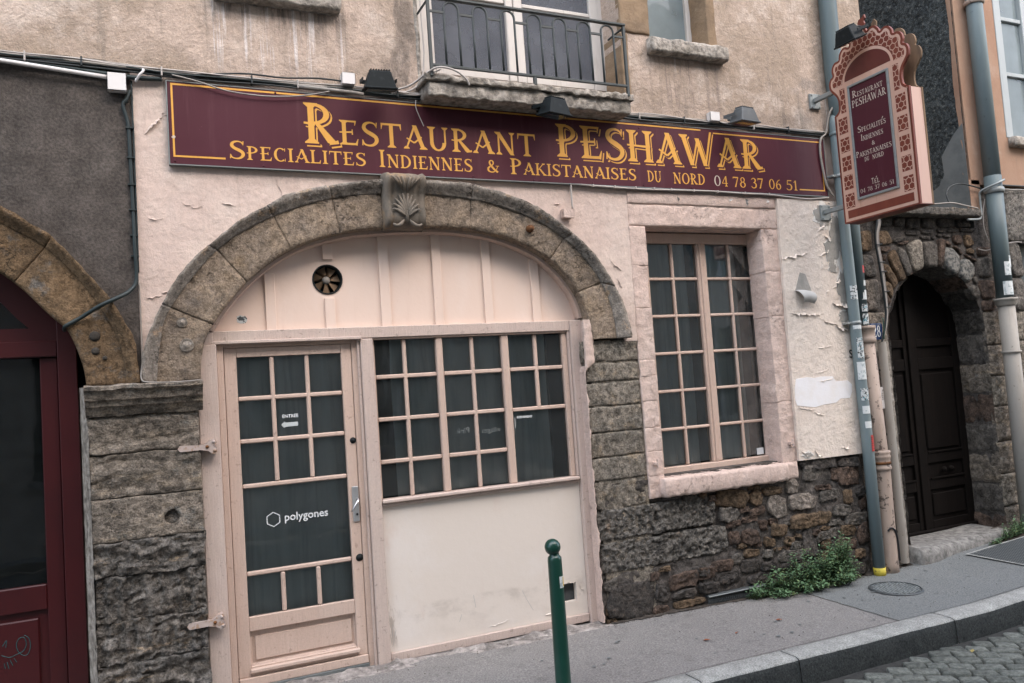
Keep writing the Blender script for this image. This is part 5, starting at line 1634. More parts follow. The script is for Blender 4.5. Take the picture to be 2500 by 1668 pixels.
# extractor fan
fan = B(MB().lathe([(.106, .0), (.106, -.006), (.097, -.008), (.0955, .0), (.0955, .10), (0, .10)], (-.283, .140, 2.722), 32, 'y').build('extractor_fan', 'black_metal', smooth=True))
for k in range(7):
    t = 2 * math.pi * k / 7 + .2
    u = Vector((math.cos(t), math.sin(t)))
    w = Vector((-u.y, u.x))
    pts = []
    for r, ww in ((.028, .012), (.090, .030)):
        for s in (-1, 1):
            q = u * r + w * ww * s
            pts.append((-.283 + q.x, .185 + .014 * s, 2.722 + q.y))
    MB().add([pts[0], pts[2], pts[3], pts[1]], [(0, 1, 2, 3)]).build('fan_blade', 'raw_plywood', fan)
MB().lathe([(0, -.014), (.020, -.012), (.028, 0), (.028, .02)], (-.283, .180, 2.722), 16, 'y').build('hub', 'cable_grey', fan, smooth=True)
# torn sticker on the tympanum
MB().prism(ragged(-.867, 2.457, .040, .026, 3.3, 18, .35), .1375, .1396).build('sticker', 'sticker_mixed', tymp)

# curtains behind the glass
def curtain(name, x0, x1, z0, z1, y, label, m='curtain_cloth', folds=22, amp=.036, seed=0):
    mb = MB()
    n = int((x1 - x0) / .02)

    def fn(u, v):
        x = x0 + (x1 - x0) * u
        ph = folds * x + 1.6 * fr(x + seed, 0, v * .5, 2)
        return (x, y + amp * math.sin(ph) * (.75 + .25 * v) + .012 * fr(x, seed, v, 3), z0 + (z1 - z0) * v)
    mb.grid(fn, n, 10)
    o = mb.build(name, m, smooth=True)
    return tag(o, label, 'curtain')


curtain('curtain', -1.02, -.125, .15, 2.25, .215, 'dark grey curtain hanging behind the glazed entrance door', seed=1, folds=21)
curtain('curtain', .16, 1.40, 1.10, 2.30, .225, 'dark charcoal curtain behind the wide shop window panes', seed=2, folds=17)

# ================================================================ CASEMENT WINDOW
win = B(MB().box(2.355, 3.655, .19, .25, 3.026, 3.115).build('casement_window', 'pink_wood', bevel=.004))
box('frame_stile', 'pink_wood', win, 2.30, 2.438, .185, .25, 1.06, 3.11, .004)
box('frame_stile', 'pink_wood', win, 3.572, 3.66, .185, .25, 1.06, 3.11, .004)
box('frame_rail', 'pink_wood', win, 2.30, 3.66, .170, .25, 1.06, 1.13, .006)
box('mullion', 'pink_wood', win, 2.950, 3.048, .186, .25, 1.131, 3.025, .006)
box('mullion_bead', 'pink_wood', win, 2.975, 2.998, .176, .187, 1.131, 3.025, .004)
WZ = [3.025, 2.718, 2.399, 2.081, 1.761, 1.442, 1.135]
for a, b in ((2.439, 2.949), (3.049, 3.571)):
    c = (a + b) / 2
    box('glazing_bar', 'pink_wood', win, c - .013, c + .013, .196, .240, 1.132, 3.024, .007)
    for z in WZ[1:6]:
        box('glazing_bar', 'pink_wood', win, a, b, .197, .239, z - .013, z + .013, .007)
    for r in range(6):
        for s, (p, q) in enumerate(((a, c - .013), (c + .013, b))):
            o_ = .0005 * ((r + s) % 3)
            box('pane', 'pane_glass', win, p - .003, q + .003, .216 + o_, .2195 + o_, WZ[r + 1] + .010, WZ[r] - .010, 0)
box('label_card', 'white_letter', win, 3.45, 3.525, .212, .2145, 1.142, 1.20, 0)
curtain('curtain', 2.40, 2.90, 1.0, 3.05, .285, 'grey folded curtain in the left half of the casement window', 'curtain_cloth', 26, .036, 3)
curtain('curtain', 3.02, 3.46, 1.0, 3.05, .285, 'grey folded curtain in the right half of the casement window', 'curtain_cloth', 26, .036, 7)

# ================================================================ UPPER WINDOWS
bw = B(MB().box(.50, .66, .235, .30, 4.33, 6.4).build('balcony_window', 'white_frame', bevel=.005))
box('mullion', 'white_frame', bw, 1.286, 1.352, .225, .30, 4.33, 6.4, .006)
box('mullion', 'white_frame', bw, 1.362, 1.44, .232, .30, 4.33, 6.4, .006)
box('frame_stile', 'white_frame', bw, 2.078, 2.21, .232, .30, 4.33, 6.4, .006)
box('frame_rail', 'white_frame', bw, .661, 1.285, .235, .30, 4.33, 4.41, .008)
box('frame_rail', 'white_frame', bw, 1.441, 2.077, .235, .30, 4.33, 4.41, .008)
box('glazing_bar', 'white_frame', bw, .661, 1.285, .240, .29, 4.975, 5.01, .006)
box('glazing_bar', 'white_frame', bw, 1.441, 2.077, .240, .29, 4.965, 5.00, .006)
for a, b in ((.655, 1.29), (1.436, 2.082)):
    box('pane', 'dusty_glass', bw, a, b, .262, .266, 4.40, 4.972, 0)
    box('pane', 'dusty_glass', bw, a, b, .262, .266, 5.01, 6.4, 0)
curtain('curtain', .62, 2.10, 4.3, 6.45, .34, 'pale sheer curtain behind the balcony window panes', 'sheer_cloth', 20, .02, 5)
# stone jambs
jb_ = B(MB().box(2.197, 2.484, -.026, .24, 4.74, 6.5).build('stone_jamb', 'jamb_ochre', bevel=.012))
stone_block('stone_block', 'jamb_ochre', jb_, 2.192, 2.488, 4.745, 5.22, -.040, .006, 9, 'plain', .02, .05, .012, 4)
stone_block('stone_block', 'jamb_ochre', jb_, 2.192, 2.488, 5.235, 5.90, -.040, .006, 9, 'plain', .02, .05, .012, 9)
stone_block('stone_block', 'jamb_ochre', jb_, 2.190, 2.262, 4.16, 4.735, -.032, .006, 9, 'plain', .02, .26, .012, 14)
stone_block('stone_block', 'sill_stone', jb_, .418, .452, 4.16, 6.4, -.030, .006, 9, 'plain', .03, .26, .012, 19)
sw = B(MB().box(3.055, 3.165, .19, .26, 4.78, 6.2).build('small_window', 'white_frame', bevel=.005))
box('frame_rail', 'white_frame', sw, 2.52, 3.054, .19, .26, 4.76, 4.83, .006)
box('frame_stile', 'white_frame', sw, 2.50, 2.60, .19, .26, 4.831, 6.2, .006)
box('pane', 'teal_glass', sw, 2.59, 3.058, .222, .226, 4.82, 6.2, 0)
curtain('curtain', 2.50, 3.2, 4.75, 6.3, .285, 'pale net curtain behind the small upper window', 'sheer_cloth', 14, .016, 8)
stone_block('stone_jamb', 'jamb_ochre', sw, 3.095, 3.192, 4.705, 6.2, -.034, .005, 9, 'plain', .03, .22, .01, 31)
B(lumpy('window_sill', 'sill_stone', None, 2.45, 3.245, 4.575, 4.705, -.115, .20, .010, 12))
tw = B(MB().box(-.86, -.80, .19, .26, 4.70, 6.2).build('top_window', 'white_frame', bevel=.004))
box('frame_stile', 'white_frame', tw, -.30, -.23, .19, .26, 4.70, 6.2, .004)
box('pane', 'teal_glass', tw, -.81, -.29, .222, .226, 4.68, 6.2, 0)
B(lumpy('window_sill', 'sill_stone', None, -.96, -.135, 4.56, 4.665, -.115, .20, .012, 12))

# ================================================================ BALCONY
slab = B(lumpy('balcony_slab', 'sill_stone', None, .40, 2.13, 4.080, 4.124, -.250, .24, .014, 16, .014, .10))
MB_ = lumpy('slab_moulding', 'sill_stone', slab, .425, 2.105, 3.978, 4.082, -.222, .0, .012, 15, .016, .08)
rail = empty('balcony_railing', (1.26, -.24, 4.12))
tag(rail, 'dark green wrought iron railing with looped bars on the balcony', 'railing')
RY = -.245


def Rl(o):
    return at_root(o, rail)


Rl(MB().box(.435, 2.092, RY - .018, RY + .018, 4.672, 4.690).build('top_rail', 'railing_paint', bevel=.003))
Rl(MB().box(.437, 2.09, RY - .010, RY + .010, 4.176, 4.196).build('bottom_rail', 'railing_paint', bevel=.003))
for x in (.449, 2.080):
    Rl(MB().box(x - .011, x + .011, RY - .011, RY + .011, 4.105, 4.672).build('post', 'railing_paint', bevel=.002))
for x in (1.262,):
    Rl(MB().box(x - .012, x + .012, RY - .012, RY + .012, 4.115, 4.176).build('foot', 'railing_paint', bevel=.002))
for y0, y1, x in ((RY + .012, .25, .449), (RY + .012, -.02, 2.080)):
    Rl(MB().tube([(x, y0, 4.66), (x, y1, 4.66)], .009, 6).build('wall_tie', 'railing_paint'))
AX = [.622, .845, 1.067, 1.285, 1.502, 1.715, 1.926]
for x in AX:
    r = .056
    pts = [(x - r, RY, 4.195), (x - r, RY, 4.40)] + [(x - r * math.cos(t), RY, 4.605 + r * math.sin(t)) for t in [math.pi * k / 10 for k in range(11)]] + [(x + r, RY, 4.40), (x + r, RY, 4.195)]
    Rl(MB().tube(pts, .0085, 6).build('looped_bar', 'railing_paint', smooth=True))
xs = [.449] + [v for x in AX for v in (x - .056, x + .056)] + [2.080]
for i in range(0, len(xs), 2):
    Rl(MB().box(xs[i] + .006, xs[i + 1] - .006, RY - .006, RY + .006, 4.572, 4.588).build('cross_bar', 'railing_paint'))

# ================================================================ SIGNBOARD
sign = empty('signboard', (1.5, 0, 3.44))
tag(sign, 'long maroon restaurant signboard with yellow lettering above the arch', 'sign')


def S(o):
    return at_root(o, sign)


SY = -.036
S(MB().box(-1.272, 4.327, SY, -.004, 3.443, 3.978).build('board', 'sign_maroon', bevel=.001))
for x0, x1, z0, z1 in ((-1.279, 4.334, 3.436, 3.4425), (-1.279, 4.334, 3.9785, 3.984), (-1.279, -1.2725, 3.4427, 3.9783), (4.3275, 4.334, 3.4427, 3.9783)):
    S(MB().box(x0, x1, SY - .003, -.003, z0, z1).build('edge_trim', 'sign_edge'))


def bar(x0, x1, z0, z1):
    S(MB().box(x0, x1, SY - .0012, SY, z0, z1).build('border_line', 'sign_yellow'))


bar(-1.252, 2.925, 3.957, 3.969)
bar(3.055, 4.292, 3.940, 3.951)
bar(-1.252, -1.240, 3.500, 3.9565)
bar(-1.252, -.938, 3.488, 3.4995)
bar(4.281, 4.293, 3.498, 3.9395)
bar(3.986, 4.293, 3.486, 3.4975)


def sp_(u, v, l):
    return (u, SY - .0008 - l, v)


def shadowed(text, x0, x1, z, h, d=.09):
    o1 = S(letters('lettering_shadow', 'sign_yellow', None, text, x0, x1, z, h, sp_, .012, (d * .8, -d), 0))
    o2 = S(letters('lettering_gap', 'sign_maroon', None, text, x0, x1, z, h, sp_, .012, (d * .8 - .035, -d + .035), .0004))
    o3 = S(letters('lettering', 'sign_yellow', None, text, x0, x1, z, h, sp_, 0, (0, 0), .0008))


shadowed('R', -.428, -.19, 3.632, .283, .07)
S(letters('lettering', 'sign_yellow', None, 'ESTAURANT', -.185, 1.335, 3.638, .174, sp_))
shadowed('PESHAWAR', 1.51, 3.575, 3.652, .262, .075)
for t, a, b, z, h in (('S', -.916, -.812, 3.496, .121), ('PECIALITES', -.806, -.005, 3.494, .092), ('I', .088, .134, 3.494, .123), ('NDIENNES', .146, .798, 3.493, .095), ('&', .912, 1.008, 3.498, .094),
                      ('P', 1.104, 1.208, 3.493, .122), ('AKISTANAISES', 1.216, 2.235, 3.494, .094), ('DU', 2.344, 2.484, 3.491, .092), ('NORD', 2.601, 2.931, 3.487, .093), ('4', 3.106, 3.176, 3.484, .090),
                      ('78', 3.225, 3.372, 3.483, .090), ('37', 3.424, 3.565, 3.482, .090), ('06', 3.628, 3.773, 3.482, .090), ('51', 3.827, 3.967, 3.481, .090)):
    S(letters('lettering', 'sign_yellow', None, t, a, b, z, h, sp_))
S(letters('lettering', 'sign_pale', None, '0', 3.023, 3.098, 3.485, .090, sp_))
for x, z in [(-1.243, 3.462), (-.70, 3.458), (-.20, 3.457), (.80, 3.458), (1.30, 3.457), (1.36, 3.457), (1.82, 3.458), (2.30, 3.458), (2.78, 3.459), (3.6, 3.458), (4.25, 3.460), (-.60, 3.962), (.60, 3.948), (1.22, 3.945), (1.28, 3.946), (1.62, 3.938), (1.82, 3.935), (2.30, 3.936), (3.15, 3.962), (3.55, 3.93)]:
    S(MB().lathe([(0, -.006), (.006, -.004), (.0075, 0)], (x, SY, z), 8, 'y').build('screw', 'sign_maroon', smooth=True))
S(MB().prism(ragged(-1.246, 3.617, .012, .010, 9, 12, .3), SY - .002, SY - .0003).build('glue_mark', 'sign_pale'))

# ================================================================ PROJECTING SIGN
ps = empty('projecting_sign', (4.28, -.70, 3.118))
tag(ps, 'salmon and brick red projecting sign box with a scalloped top', 'sign')


def PJ(o):
    return at_root(o, ps)


def prism_x(poly, x0, x1):
    """slab from a Y,Z outline between x0 (left face) and x1"""
    n = len(poly)
    tris = tessellate_polygon([[Vector((p[0], p[1], 0)) for p in poly]])
    vs = [(x0, p[0], p[1]) for p in poly] + [(x1, p[0], p[1]) for p in poly]
    fs = []
    for t in tris:
        fs += [tuple(t), tuple(i + n for i in reversed(t))]
    fs += [(i, (i + 1) % n, (i + 1) % n + n, i + n) for i in range(n)]
    m = MB().add(vs, fs)
    return m


YC = -.695                                    # centre line
HALF = [(.382, 3.118), (.385, 4.085), (.352, 4.10), (.330, 4.13), (.328, 4.20), (.345, 4.25), (.385, 4.30), (.408, 4.335), (.413, 4.385), (.395, 4.425), (.365, 4.445), (.372, 4.48), (.362, 4.525), (.330, 4.555), (.285, 4.56), (.275, 4.60), (.245, 4.638), (.205, 4.648), (.165, 4.63), (.150, 4.66), (.115, 4.70), (.07, 4.705), (.035, 4.69), (.02, 4.725), (0, 4.735)]
outline = [(YC + a, b) for a, b in HALF] + [(YC - a, b) for a, b in reversed(HALF[:-1])]


def sm(poly, keep=3):
    """round off the scallops, keep the box straight"""
    p = spline([(a, b, 0) for a, b in poly[1:-1]], 4)
    return [poly[0]] + [(q.x, q.y) for q in p] + [poly[-1]]


OUTL = sm(outline)
PX = 4.20


def inset(poly, d):
    c = (YC, 3.95)
    out = []
    n = len(poly)
    for i in range(n):
        a, b = Vector(poly[i - 1]), Vector(poly[(i + 1) % n])
        t = (b - a).normalized()
        out.append((poly[i][0] + (t.y) * -d if False else poly[i][0] - t.y * d, poly[i][1] + t.x * d))
    return out


PJ(prism_x(OUTL, PX, PX + .022).build('front_board', 'brick_red_paint'))
PJ(prism_x([(a - .0, b - .0) for a, b in OUTL], PX + .145, PX + .163).build('back_board', 'raw_plywood'))
PJ(MB().box(PX + .0225, PX + .1445, YC - .380, YC - .355, 3.125, 4.080).build('side_board', 'salmon_side'))
PJ(MB().box(PX + .0225, PX + .1445, YC + .355, YC + .380, 3.125, 4.080).build('side_board', 'salmon_side'))
PJ(MB().box(PX + .0225, PX + .1445, YC - .380, YC + .380, 3.119, 3.1245).build('bottom_board', 'panel_brown'))
PJ(MB().box(PX + .0225, PX + .1445, YC - .354, YC + .354, 4.05, 4.075).build('top_board', 'raw_plywood'))


def face(name, m, poly, lift):
    n = len(poly)
    tris = tessellate_polygon([[Vector((p[0], p[1], 0)) for p in poly]])
    o = MB().add([(PX - lift, p[0], p[1]) for p in poly], [tuple(t) for t in tris]).build(name, m)
    return PJ(o)


fin = inset(OUTL, .020)
if (sum(abs(p[0] - YC) for p in fin) > sum(abs(p[0] - YC) for p in OUTL)):
    fin = inset(OUTL, -.020)
face('painted_face', 'salmon_paint', fin, .0006)


def rect(name, m, a0, a1, z0, z1, lift):
    return PJ(MB().add([(PX - lift, YC + a0, z0), (PX - lift, YC + a1, z0), (PX - lift, YC + a1, z1), (PX - lift, YC + a0, z1)], [(0, 1, 2, 3)]).build(name, m))


# hexagon lattice inlays: thin salmon lines over a brick red ground
def hex_lines(region, h, lift, wd=.0035):
    mb = MB()
    w = h * math.sqrt(3)
    j = 0
    z = 3.1
    while z < 4.80:
        y = YC - .48 + (w / 2 if j % 2 else 0)
        while y < YC + .48:
            c = [(y + h * math.sin(math.pi / 3 * k), z + h * math.cos(math.pi / 3 * k)) for k in range(6)]
            for a, b in ((c[0], c[1]), (c[1], c[2]), (c[2], c[3])):
                for s in range(4):
                    p = [a[q] + (b[q] - a[q]) * s / 4 for q in (0, 1)]
                    r = [a[q] + (b[q] - a[q]) * (s + 1.05) / 4 for q in (0, 1)]
                    if region((p[0] + r[0]) / 2, (p[1] + r[1]) / 2):
                        d = Vector((r[0] - p[0], r[1] - p[1])).normalized()
                        nx_, nz_ = -d.y * wd, d.x * wd
                        mb.add([(PX - lift, p[0] + nx_, p[1] + nz_), (PX - lift, p[0] - nx_, p[1] - nz_), (PX - lift, r[0] - nx_, r[1] - nz_), (PX - lift, r[0] + nx_, r[1] + nz_)], [(0, 1, 2, 3)])
            y += w
        z += h * 1.5
        j += 1
    return mb


fin2 = inset(OUTL, .040)
if (sum(abs(p[0] - YC) for p in fin2) > sum(abs(p[0] - YC) for p in OUTL)):
    fin2 = inset(OUTL, -.040)


def inpoly(y, z, poly):
    c = False
    n = len(poly)
    for i in range(n):
        (x1, y1), (x2, y2) = poly[i], poly[i - 1]
        if (y1 > z) != (y2 > z) and y < (x2 - x1) * (z - y1) / (y2 - y1) + x1:
            c = not c
    return c


def arch_in(y, z, grow=0.0):
    a = abs(y - YC)
    return z < 4.345 + (.175 + grow) * math.sqrt(max(0, 1 - (a / (.24 + grow)) ** 2)) and a < .24 + grow


face('crown_ground', 'brick_red_paint', [(a, b) for a, b in fin2 if b > 4.325], .0009)
tag(PJ(hex_lines(lambda y, z: z > 4.325 and inpoly(y, z, fin2) and not arch_in(y, z, .03), .030, .0012).build('hexagon_lattice', 'salmon_paint')), kind='stuff')
face('arch_band', 'salmon_paint', [(YC + .268 * math.cos(t), 4.325 + .222 * math.sin(t)) for t in [math.pi * k / 24 for k in range(25)]], .0013)
for a0, a1 in ((.250, .345), (-.345, -.250)):
    for z0, z1 in [(3.245, 3.37), (3.41, 3.535), (3.575, 3.70), (3.74, 3.865), (3.905, 4.045), (4.085, 4.30)]:
        ring_ = [(YC + a0, z0), (YC + a1, z0), (YC + a1, z1), (YC + a0, z1)]
        if z1 > 4.1:
            lim = .305
            ring_ = [(YC + max(-lim, min(lim, p[0] - YC)), p[1]) for p in ring_]
        face('inlay_ground', 'brick_red_paint', ring_, .0010)
        ys_ = [p[0] for p in ring_]
        tag(PJ(hex_lines(lambda y, z: min(ys_) + .003 <= y <= max(ys_) - .003 and z0 + .003 <= z <= z1 - .003, .030, .0013).build('hexagon_lattice', 'salmon_paint')), kind='stuff')
pts = [(YC + .24 * math.cos(t), 4.345 + .175 * math.sin(t)) for t in [math.pi * k / 24 for k in range(25)]]
face('arch_panel', 'panel_brown', pts, .0015)
rect('base_band', 'brick_red_paint', -.335, .335, 3.155, 3.225, .0016)
rect('panel_ground', 'salmon_paint', -.238, .238, 3.245, 4.338, .0017)
# framed text panel
TP = [(-.213, .213, 3.29, 4.295)]
rect('text_panel', 'sign_maroon', -.195, .195, 3.31, 4.275, .006)
for a0, a1, z0, z1 in ((-.213, .213, 3.290, 3.311), (-.213, .213, 4.275, 4.296), (-.213, -.192, 3.311, 4.275), (.192, .213, 3.311, 4.275)):
    PJ(MB().box(PX - .016, PX - .0005, YC + a0, YC + a1, z0, z1).build('panel_frame', 'galvanised', bevel=.003))


def pp_(u, v, l):
    return (PX - .0068 - l, -u, v)                # u runs towards the street


for t, a, b, z, h in (('R', .525, .575, 4.176, .060), ('ESTAURANT', .578, .842, 4.172, .042), ('PESHAWAR', .515, .868, 4.092, .062), ('S', .548, .585, 3.862, .052), ('PECIALITES', .588, .838, 3.858, .040), ('I', .575, .592, 3.785, .052), ('NDIENNES', .596, .802, 3.780, .040),
                      ('&', .680, .712, 3.717, .036), ('P', .508, .540, 3.654, .050), ('AKISTANAISES', .543, .872, 3.650, .040), ('DU', .592, .640, 3.600, .036), ('NORD', .672, .788, 3.596, .038), ('T', .640, .665, 3.392, .048), ('EL', .668, .722, 3.390, .038),
                      ('04', .517, .570, 3.340, .036), ('78', .592, .645, 3.340, .036), ('37', .665, .718, 3.340, .036), ('06', .740, .792, 3.340, .036), ('51', .815, .862, 3.340, .036)):
    PJ(letters('lettering', 'sign_pale', None, t, a, b, z, h, pp_))
PJ(MB().add([(PX - .007, -.800, 3.905), (PX - .007, -.812, 3.922), (PX - .007, -.818, 3.920), (PX - .007, -.806, 3.903)], [(0, 1, 2, 3)]).build('accent', 'sign_pale'))
PJ(MB().add([(PX - .007, -.685, 3.435), (PX - .007, -.695, 3.448), (PX - .007, -.700, 3.446), (PX - .007, -.690, 3.433)], [(0, 1, 2, 3)]).build('accent', 'sign_pale'))
# finial
PJ(prism_x([(-.672, 4.73), (-.662, 4.765), (-.640, 4.785), (-.655, 4.815), (-.690, 4.822), (-.715, 4.84), (-.722, 4.81), (-.705, 4.79), (-.712, 4.765), (-.700, 4.73)], PX + .004, PX + .020).build('finial', 'brick_red_paint'))
PJ(prism_x([(-.672, 4.73), (-.662, 4.765), (-.660, 4.80), (-.690, 4.832), (-.715, 4.80), (-.712, 4.765), (-.700, 4.73)], PX + .148, PX + .160).build('finial', 'raw_plywood'))
# wall brackets
for z in (4.328, 3.285):
    PJ(MB().box(4.205, 4.325, -.050, -.023, z - .07, z + .07).build('anchor_plate', 'galvanised', bevel=.003))
    PJ(MB().box(4.235, 4.275, -.335, -.050, z - .018, z + .022).build('bracket_arm', 'galvanised', bevel=.003))
    for dx in (-.045, .045):
        for dz_ in (-.055, .055):
            PJ(MB().lathe([(0, -.012), (.007, -.011), (.008, 0)], (4.265 + dx, -.05, z + dz_), 6, 'y').build('bolt', 'galvanised'))

# ================================================================ FLOODLIGHTS
def flood(loc, rz, tilt, label, m='black_metal', arm=.12, back=False):
    """housing 0.2 wide opening downwards/forwards, on a yoke; local -Y is the lens"""
    r = empty('floodlight', loc)
    tag(r, label, 'floodlight', 'floodlights over the signs')
    r.rotation_euler = (tilt, 0, rz)
    w, d, h = .105, .055, .075
    vs = [(-w, -d, -h), (w, -d, -h), (w, -d, h), (-w, -d, h), (-w * .68, d, -h * .62), (w * .68, d, -h * .62), (w * .68, d, h * .62), (-w * .68, d, h * .62)]
    hs = MB().add(vs, [(4, 7, 6, 5), (0, 4, 5, 1), (1, 5, 6, 2), (2, 6, 7, 3), (3, 7, 4, 0)]).build('housing', m, r, bevel=.006)
    MB().box(-w - .008, w + .008, -d - .014, -d, -h - .008, h + .008).build('lens_frame', m, r, bevel=.004)
    MB().box(-w + .012, w - .012, -d - .017, -d - .0145, -h + .012, h - .012).build('lens', 'lamp_lens', r)
    for k in range(8):
        x = -w * .6 + w * 1.2 * k / 7
        MB().box(x - .003, x + .003, d - .004, d + .012, -h * .55, h * .55).build('cooling_fin', m, hs)
    yk = MB()
    for s in (-1, 1):
        yk.box(s * (w + .011) - .003, s * (w + .011) + .003, -.012, .012, -h - .045, .014)
    yk.box(-w - .014, w + .014, -.014, .014, -h - .050, -h - .045)
    yk.build('yoke', m, r)
    MB().box(-.022, .022, -.012, .012, -h - .051 - arm, -h - .051).build('arm', m, r, bevel=.002)
    return r


flood((.075, -.215, 4.050), math.radians(-6), math.radians(103), 'black floodlight left of the balcony above the word Restaurant', arm=.05)
flood((1.385, -.29, 3.945), math.radians(14), math.radians(98), 'black floodlight hanging in front of the signboard under the balcony', arm=.06)
flood((3.255, -.22, 4.055), math.radians(6), math.radians(96), 'grey floodlight above the right half of the signboard', 'grey_lamp', arm=.05)
f4 = flood((4.05, -.665, 4.665), math.radians(-90), math.radians(112), 'black floodlight clipped to the top of the projecting sign', arm=.02)
# feed of the lamp on the projecting sign
cable('lamp_cable', 'cable_black', [(4.10, -.62, 4.70), (4.14, -.60, 4.76), (4.19, -.66, 4.76), (4.21, -.72, 4.72)], .006, 'short black looped cable on the projecting sign lamp')
cable('lamp_cable', 'cable_black', [(1.40, -.20, 3.99), (1.40, -.17, 4.06), (1.44, -.15, 4.10), (1.50, -.12, 4.08), (1.50, -.08, 4.02), (1.42, -.08, 4.00)], .008, 'black looped cable above the middle floodlight')
MB_b = MB().box(1.33, 1.43, -.20, -.02, 4.01, 4.04)
tag(MB_b.build('lamp_bracket', 'black_metal', bevel=.004), 'black steel bracket holding the middle floodlight', 'bracket')

# ================================================================ JUNCTION BOXES
def jbox(x0, x1, z0, z1, y0, label, d=.05):
    r = empty('junction_box', ((x0 + x1) / 2, y0, z0))
    tag(r, label, 'junction box', 'white junction boxes on the facade')
    at_root(MB().box(x0, x1, y0 - d, y0, z0, z1).build('body', 'white_plastic', bevel=.006, segs=2), r)
    at_root(MB().box(x0 - .002, x1 + .002, y0 - d - .010, y0 - d - .001, z0 - .002, z1 + .002).build('lid', 'white_plastic', bevel=.005, segs=2), r)
    return r


jbox(-1.612, -1.505, 3.880, 3.992, -.012, 'large white junction box beside the dark grey wall')
jbox(-.152, -.060, 4.055, 4.137, -.024, 'white junction box left of the black floodlight')
jbox(1.560, 1.648, 4.072, 4.160, -.030, 'white junction box behind the middle floodlight under the balcony')
jbox(3.008, 3.108, 4.040, 4.120, -.024, 'white junction box beside the grey floodlight')
j5 = jbox(1.525, 1.612, 3.165, 3.238, -.001, 'small pink painted junction box right of the arch', .045)
for c_ in j5.children:
    c_.data.materials[0] = MATS['painted_stone']

# ================================================================ CABLES
rc = random.Random(3)


def run(x0, x1, z, y, amp, step, sd):
    pts = []
    x = x0
    while x < x1:
        pts.append((x, y + .004 * math.sin(x * 5 + sd), z(x) + amp * fr(x, sd, 0, 1.6)))
        x += step
    pts.append((x1, y, z(x1)))
    return pts


def zb(x):
    return 4.035 if x > -1.3 else 4.035 + .018 * min(1, (-1.3 - x) / .4)


LB = ['thick grey cable of the bundle running above the signboard', 'thin black cable of the bundle running above the signboard', 'thin pale cable of the bundle running above the signboard']
for i, (dz_, y, r, m, amp) in enumerate([(.000, -.040, .010, 'cable_grey', .006), (-.016, -.036, .007, 'cable_black', .012), (.016, -.034, .006, 'cable_grey', .012), (-.028, -.042, .006, 'cable_black', .010), (.008, -.052, .005, 'cable_white', .022), (-.008, -.05, .005, 'cable_teal', .02)]):
    lab = ['thick grey cable clipped along the top of the signboard', 'black cable just under the thick grey one above the signboard', 'thin grey cable on top of the bundle above the signboard', 'lowest black cable of the bundle above the signboard', 'thin pale cable weaving along the bundle above the signboard', 'thin dark green cable weaving along the bundle above the signboard'][i]
    cable('facade_cable', m, run(-3.2, 4.36, lambda x, d=dz_: zb(x) + d, y, amp, .28, i * 7.1), r, lab, 'cables above the signboard', per=4)
for i, x in enumerate([-2.05, -1.75, -1.30, -.75, -.45, .25, .9, 1.9, 2.3, 2.75, 3.5, 3.9]):
    z = zb(x)
    tag(MB().box(x - .005, x + .005, -.062, -.022, z - .032, z + .026).build('cable_clip', 'cable_black' if i % 2 else 'cable_white', bevel=.002), 'small clip holding the cable bundle above the signboard', 'clip', 'clips of the cable bundle')
cable('facade_cable', 'cable_teal', [(-3.2, -.035, 4.026), (-2.2, -.035, 4.018), (-1.9, -.03, 4.012), (-1.5, -.03, 3.985), (-1.3, -.03, 3.99)], .015, 'thick dark green cable along the top of the grey wall')
tag(MB().tube([(-3.4, -.06, 4.095), (-2.175, -.06, 4.005), (-1.614, -.05, 3.964)], .013, 10).build('white_conduit', 'white_plastic', smooth=True), 'white plastic conduit leading to the large junction box', 'conduit')
tag(MB().tube([(.0, -.05, 4.002), (-.08, -.05, 4.010), (-.45, -.05, 4.018)], .014, 8).build('cable_sleeve', 'cable_grey', smooth=True), 'short grey sleeve on the cables by the left floodlight', 'sleeve')
cable('facade_cable', 'cable_grey', [(-1.24, -.055, 4.015), (-1.09, -.06, 3.985), (-.90, -.06, 3.938), (-.66, -.06, 3.926), (-.42, -.06, 3.952), (-.24, -.06, 3.998)], .005, 'thin grey cable sagging over the left top of the signboard')
cable('wire_hook', 'white_plastic', [(-1.415, -.03, 4.045), (-1.405, -.07, 4.02), (-1.43, -.075, 3.985), (-1.45, -.05, 3.955), (-1.445, -.03, 3.985)], .008, 'white plastic hook dangling beside the large junction box', cat='hook')
cable('facade_cable', 'cable_teal', [(-1.488, -.02, 3.90), (-1.51, -.025, 3.84), (-1.53, -.025, 3.80), (-1.505, -.02, 3.68), (-1.501, -.02, 3.478), (-1.497, -.02, 3.15), (-1.496, -.03, 2.90), (-1.495, -.03, 2.70), (-1.535, -.05, 2.63), (-1.60, -.09, 2.585), (-1.70, -.10, 2.535), (-1.80, -.05, 2.475), (-1.885, -.045, 2.425), (-1.90, .05, 2.41)], .012, 'dark green cable running down between grey and pink walls')
cable('facade_cable', 'cable_teal', [(-1.478, -.012, 3.97), (-1.478, -.012, 3.5), (-1.482, -.012, 2.75)], .007, 'second thinner cable down the seam of grey and pink walls')
cable('facade_cable', 'cable_grey', [(-1.480, -.01, 2.70), (-1.478, -.015, 2.4), (-1.482, -.06, 2.20), (-1.49, -.10, 2.085), (-1.44, -.14, 2.062), (-1.30, -.14, 2.055), (-1.16, -.12, 2.06)], .004, 'thin white cable curving onto the left pier moulding')
for z in (3.66, 3.47, 3.30, 3.14, 2.98, 2.85):
    tag(MB().box(-1.520, -1.474, -.036, -.004, z - .004, z + .004).build('cable_clip', 'cable_teal'), 'small clip on the dark cable between grey and pink walls', 'clip', 'clips of the seam cable')
